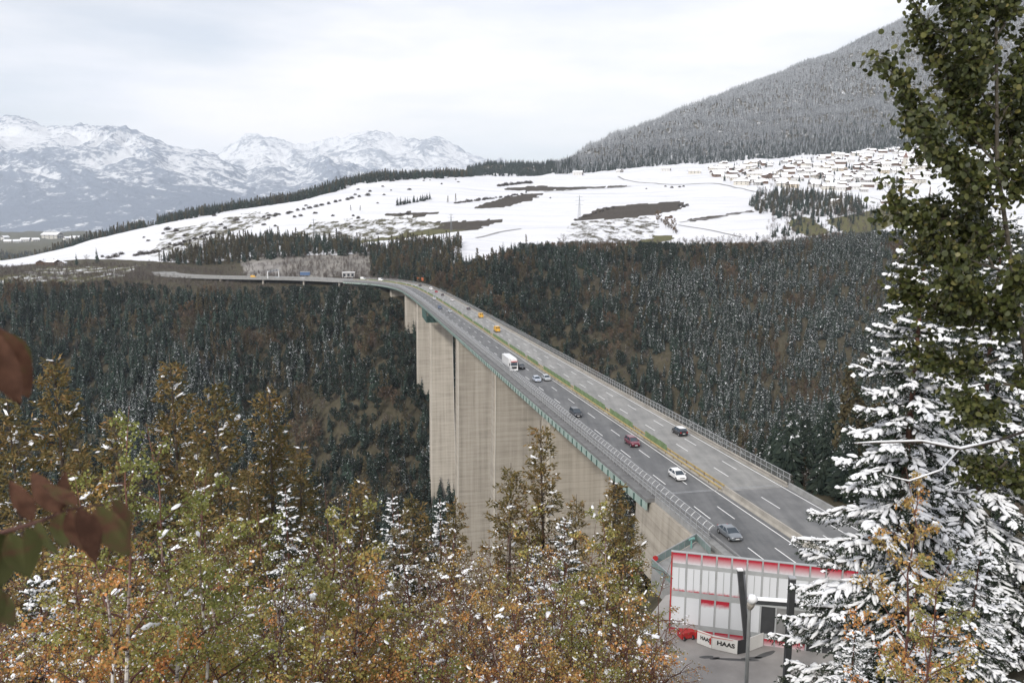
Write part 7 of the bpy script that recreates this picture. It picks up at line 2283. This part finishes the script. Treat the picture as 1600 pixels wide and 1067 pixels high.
def round_leaf_verts():
    th = np.array([0, .9, 1.7, 2.5, np.pi, -2.5, -1.7, -.9])
    return np.stack([.5 - .5 * np.cos(th), .46 * np.sin(th) * (1 + .1 * np.cos(th)), .06 * np.abs(np.sin(th))], -1)
RL = round_leaf_verts()
pxl, pyl = proj(C[:, 0] + AO[0], C[:, 1] + AO[1], C[:, 2] + AO[2])
inn = (pxl > 1340) & (pxl < 1600) & (pyl > 0) & (pyl < 900)
order = np.argsort(np.where(inn, C[:, 1], 99))
single = np.zeros(len(C), bool); single[order[:290]] = True
D /= np.linalg.norm(D, axis=1)[:, None]
G = np.cross(D, ar.normal(0, 1, D.shape)); G /= np.linalg.norm(G, axis=1)[:, None]
U = np.cross(D, G)
sz = .047 * ar.uniform(.6, 1.25, len(C)); rn = np.clip(.42 + ar.normal(0, .26, len(C)), 0, 1)
def leaf_block(idx):
    n = len(idx)
    V = C[idx][:, None] + (RL[None, :, 0:1] * D[idx][:, None] + RL[None, :, 1:2] * G[idx][:, None] + RL[None, :, 2:3] * U[idx][:, None]) * sz[idx][:, None, None]
    return V.reshape(-1, 3), np.arange(n * 8).reshape(n, 8)
rest_i = np.nonzero(~single)[0]
V, F = leaf_block(rest_i)
lm = mesh_np('crown', V, F, np.repeat(rn[rest_i], 8))
crown_o = put('crown', lm, L_ASPEN, asp); tag(crown_o, kind='stuff')
leaf_vars = []
for k in range(6):
    me = mesh_np('leaf', RL, np.arange(8).reshape(1, 8), np.full(8, .1 + .16 * k)); me.materials.append(L_ASPEN); leaf_vars.append(me)
for i in np.nonzero(single)[0]:
    o = bpy.data.objects.new('leaf', leaf_vars[int(rn[i] * 5.99)]); COL.objects.link(o); o.parent = asp
    Mx = Matrix(((D[i, 0], G[i, 0], U[i, 0]), (D[i, 1], G[i, 1], U[i, 1]), (D[i, 2], G[i, 2], U[i, 2]))).to_4x4()
    o.matrix_local = Matrix.Translation(C[i]) @ Mx @ Matrix.Scale(float(sz[i]), 4)

# bare snow-lined branch across the spruce
e = empty('bare_branch', pt(1600, 690, 8.5)); tag(e, 'thin bare branch lined with snow reaching across the big spruce', 'branch')
O_ = np.array(e.location)
def lp(px, py, Y): return np.array(pt(px, py, Y)) - O_
q = np.array([lp(1700, 640, 8.5), lp(1560, 688, 8.5), lp(1500, 702, 8.45), lp(1440, 690, 8.4), lp(1370, 692, 8.35), lp(1335, 694, 8.3)])
tw_ = MB().tube(q, [.02, .014, .012, .009, .006, .003], 6); q2 = np.array([lp(1500, 702, 8.45), lp(1470, 735, 8.4), lp(1420, 752, 8.4), lp(1380, 742, 8.35)]); tw_.tube(q2, [.01, .008, .006, .003], 5)
tw_.build('twig', M_TWIGD, e)
sw = MB().tube(q[1:] + np.array([0, 0, .016]), [.011, .015, .010, .009, .003], 6); sw.tube(q2 + np.array([0, 0, .009]), [.008, .011, .008, .003], 6); sw.build('snow', SNOW, e, True)

# ------------------------------------------------------------------ reddish leaves hanging into the left edge, close to the eye
def big_leaf_mat(name, green, red):
    m = bpy.data.materials.new(name)
    nt, ln = nodes_of(m)
    b = nt['Principled BSDF']; b.inputs['Roughness'].default_value = 0.75; b.inputs['Specular IOR Level'].default_value = 0.12
    tc = nt.new('ShaderNodeTexCoord')
    n = N(nt, 'ShaderNodeTexNoise', Scale=4.0, Detail=5.0); ln.new(tc.outputs['Object'], n.inputs['Vector'])
    oi = nt.new('ShaderNodeObjectInfo')
    ad = N(nt, 'ShaderNodeMath', operation='MULTIPLY_ADD'); ad.inputs[1].default_value = .5; ln.new(oi.outputs['Random'], ad.inputs[0]); ln.new(n.outputs['Fac'], ad.inputs[2])
    r = ramp(nt, [(0.55, green), (0.80, red), (1.0, tuple(c * .6 for c in red))]); ln.new(ad.outputs[0], r.inputs['Fac'])
    w = N(nt, 'ShaderNodeTexWave', Scale=14.0, Distortion=1.5); w.bands_direction = 'X'; ln.new(tc.outputs['Object'], w.inputs['Vector'])
    mx = nt.new('ShaderNodeMixRGB'); mx.blend_type = 'MULTIPLY'; mx.inputs['Fac'].default_value = .35; ln.new(r.outputs['Color'], mx.inputs['Color1']); ln.new(w.outputs['Color'], mx.inputs['Color2'])
    ln.new(mx.outputs['Color'], b.inputs['Base Color'])
    t = nt.new('ShaderNodeBsdfTranslucent'); ln.new(mx.outputs['Color'], t.inputs['Color'])
    ms = N(nt, 'ShaderNodeMixShader', Fac=.25); ln.new(b.outputs[0], ms.inputs[1]); ln.new(t.outputs[0], ms.inputs[2]); ln.new(ms.outputs[0], nt['Material Output'].inputs['Surface'])
    return m
M_BIGLEAF = big_leaf_mat('cherry_leaf', (0.085, 0.088, 0.032), (0.125, 0.062, 0.040))
def big_leaf_mesh(seed):
    r = np.random.RandomState(seed)
    nu, nv = 13, 7
    V = []
    for i in range(nu):
        u = i / (nu - 1)
        w = .19 * math.sin(math.pi * u ** .80) ** .85 * (1 + .05 * (i % 2)) + .004
        for j in range(nv):
            v = j / (nv - 1) * 2 - 1
            V.append((u, v * w, .22 * abs(v) * w / .23 * .23 - .28 * u * u + .012 * math.sin(9 * u + 4 * abs(v) + seed)))
    me = mesh_np('leaf', np.array(V), grid_faces(nu, nv)); me.materials.append(M_BIGLEAF)
    me.polygons.foreach_set('use_smooth', np.ones(len(me.polygons), bool))
    return me
BLM = [big_leaf_mesh(k) for k in range(3)]
def hang_branch(pts, leaves_, label, Y):
    o0 = pt(*pts[0], Y)
    e = empty('hanging_twig', o0); tag(e, label, 'twig')
    O = np.array(o0)
    q = np.array([np.array(pt(a, b, Y + .03 * k)) - O for k, (a, b) in enumerate(pts)])
    MB().tube(q, np.linspace(.006, .002, len(q)), 6).build('stem', M_TWIGR, e)
    for k, (x0, y0, x1, y1, dY, roll) in enumerate(leaves_):
        p0, p1 = Vector(pt(x0, y0, Y + dY)), Vector(pt(x1, y1, Y + dY + .02))
        d = (p1 - p0); L = d.length; d.normalize()
        view = (Vector((0, 0, H)) - p0).normalized()
        n_ = (view + Vector((0, 0, .5))).normalized()
        s_ = n_.cross(d).normalized(); n_ = d.cross(s_).normalized()
        Mx = Matrix((d, s_, n_)).transposed().to_4x4() @ Matrix.Rotation(roll, 4, 'X')
        o = bpy.data.objects.new('leaf', BLM[k % 3]); COL.objects.link(o); o.parent = e
        o.matrix_local = Matrix.Translation(p0 - o0) @ Mx @ Matrix.Scale(L, 4)
    return e
hang_branch([(-90, 850), (0, 833), (60, 815), (110, 795), (160, 788)], [
 (150, 790, 205, 880, .02, .3), (175, 780, 218, 850, .05, -.5), (110, 795, 140, 885, 0, .6), (120, 795, 168, 880, -.03, -.3), (100, 800, 85, 870, .03, .2), (120, 793, 70, 745, .04, .4), (95, 800, 40, 735, .05, -.4), (60, 815, 78, 880, -.02, .9), (50, 815, 20, 745, .03, .2), (40, 825, 68, 905, -.05, -.6), (15, 832, 45, 915, 0, .3), (0, 833, 15, 930, .02, -.3), (-10, 840, -40, 930, 0, .5), (85, 805, 110, 740, .08, .7)],
 'long twig of large red and green leaves reaching in from the left edge', 1.45)
hang_branch([(-80, 470), (-20, 500), (10, 520)], [(0, 515, 45, 630, .02, .2), (10, 520, 62, 600, .05, -.4), (-10, 515, 15, 645, -.02, .5), (-25, 505, -10, 650, 0, -.3)],
 'hanging bunch of reddish leaves at the left edge above the long twig', 1.5)
hang_branch([(-100, 900), (-40, 905), (-15, 915)], [(-15, 915, 22, 990, .02, .3), (-25, 910, -5, 1020, .0, -.4)], 'dark leaf pair low at the left edge below the long twig', 1.5)

# ================================================================== AIR
hz = MB().box((0, 11200, 640), (27000, 23600, 1740)).build('haze', None)
hm = bpy.data.materials.new('valley_haze')
nt, ln = nodes_of(hm)
nt.remove(nt['Principled BSDF'])
pv = nt.new('ShaderNodeVolumePrincipled')
pv.inputs['Color'].default_value = (0.80, 0.885, 1.0, 1)
pv.inputs['Density'].default_value = 4.0e-5
pv.inputs['Anisotropy'].default_value = 0.0
ln.new(pv.outputs[0], nt['Material Output'].inputs['Volume'])
hz.data.materials.append(hm)
tag(hz, 'pale blue haze filling the air over the valley', None, None, 'stuff')
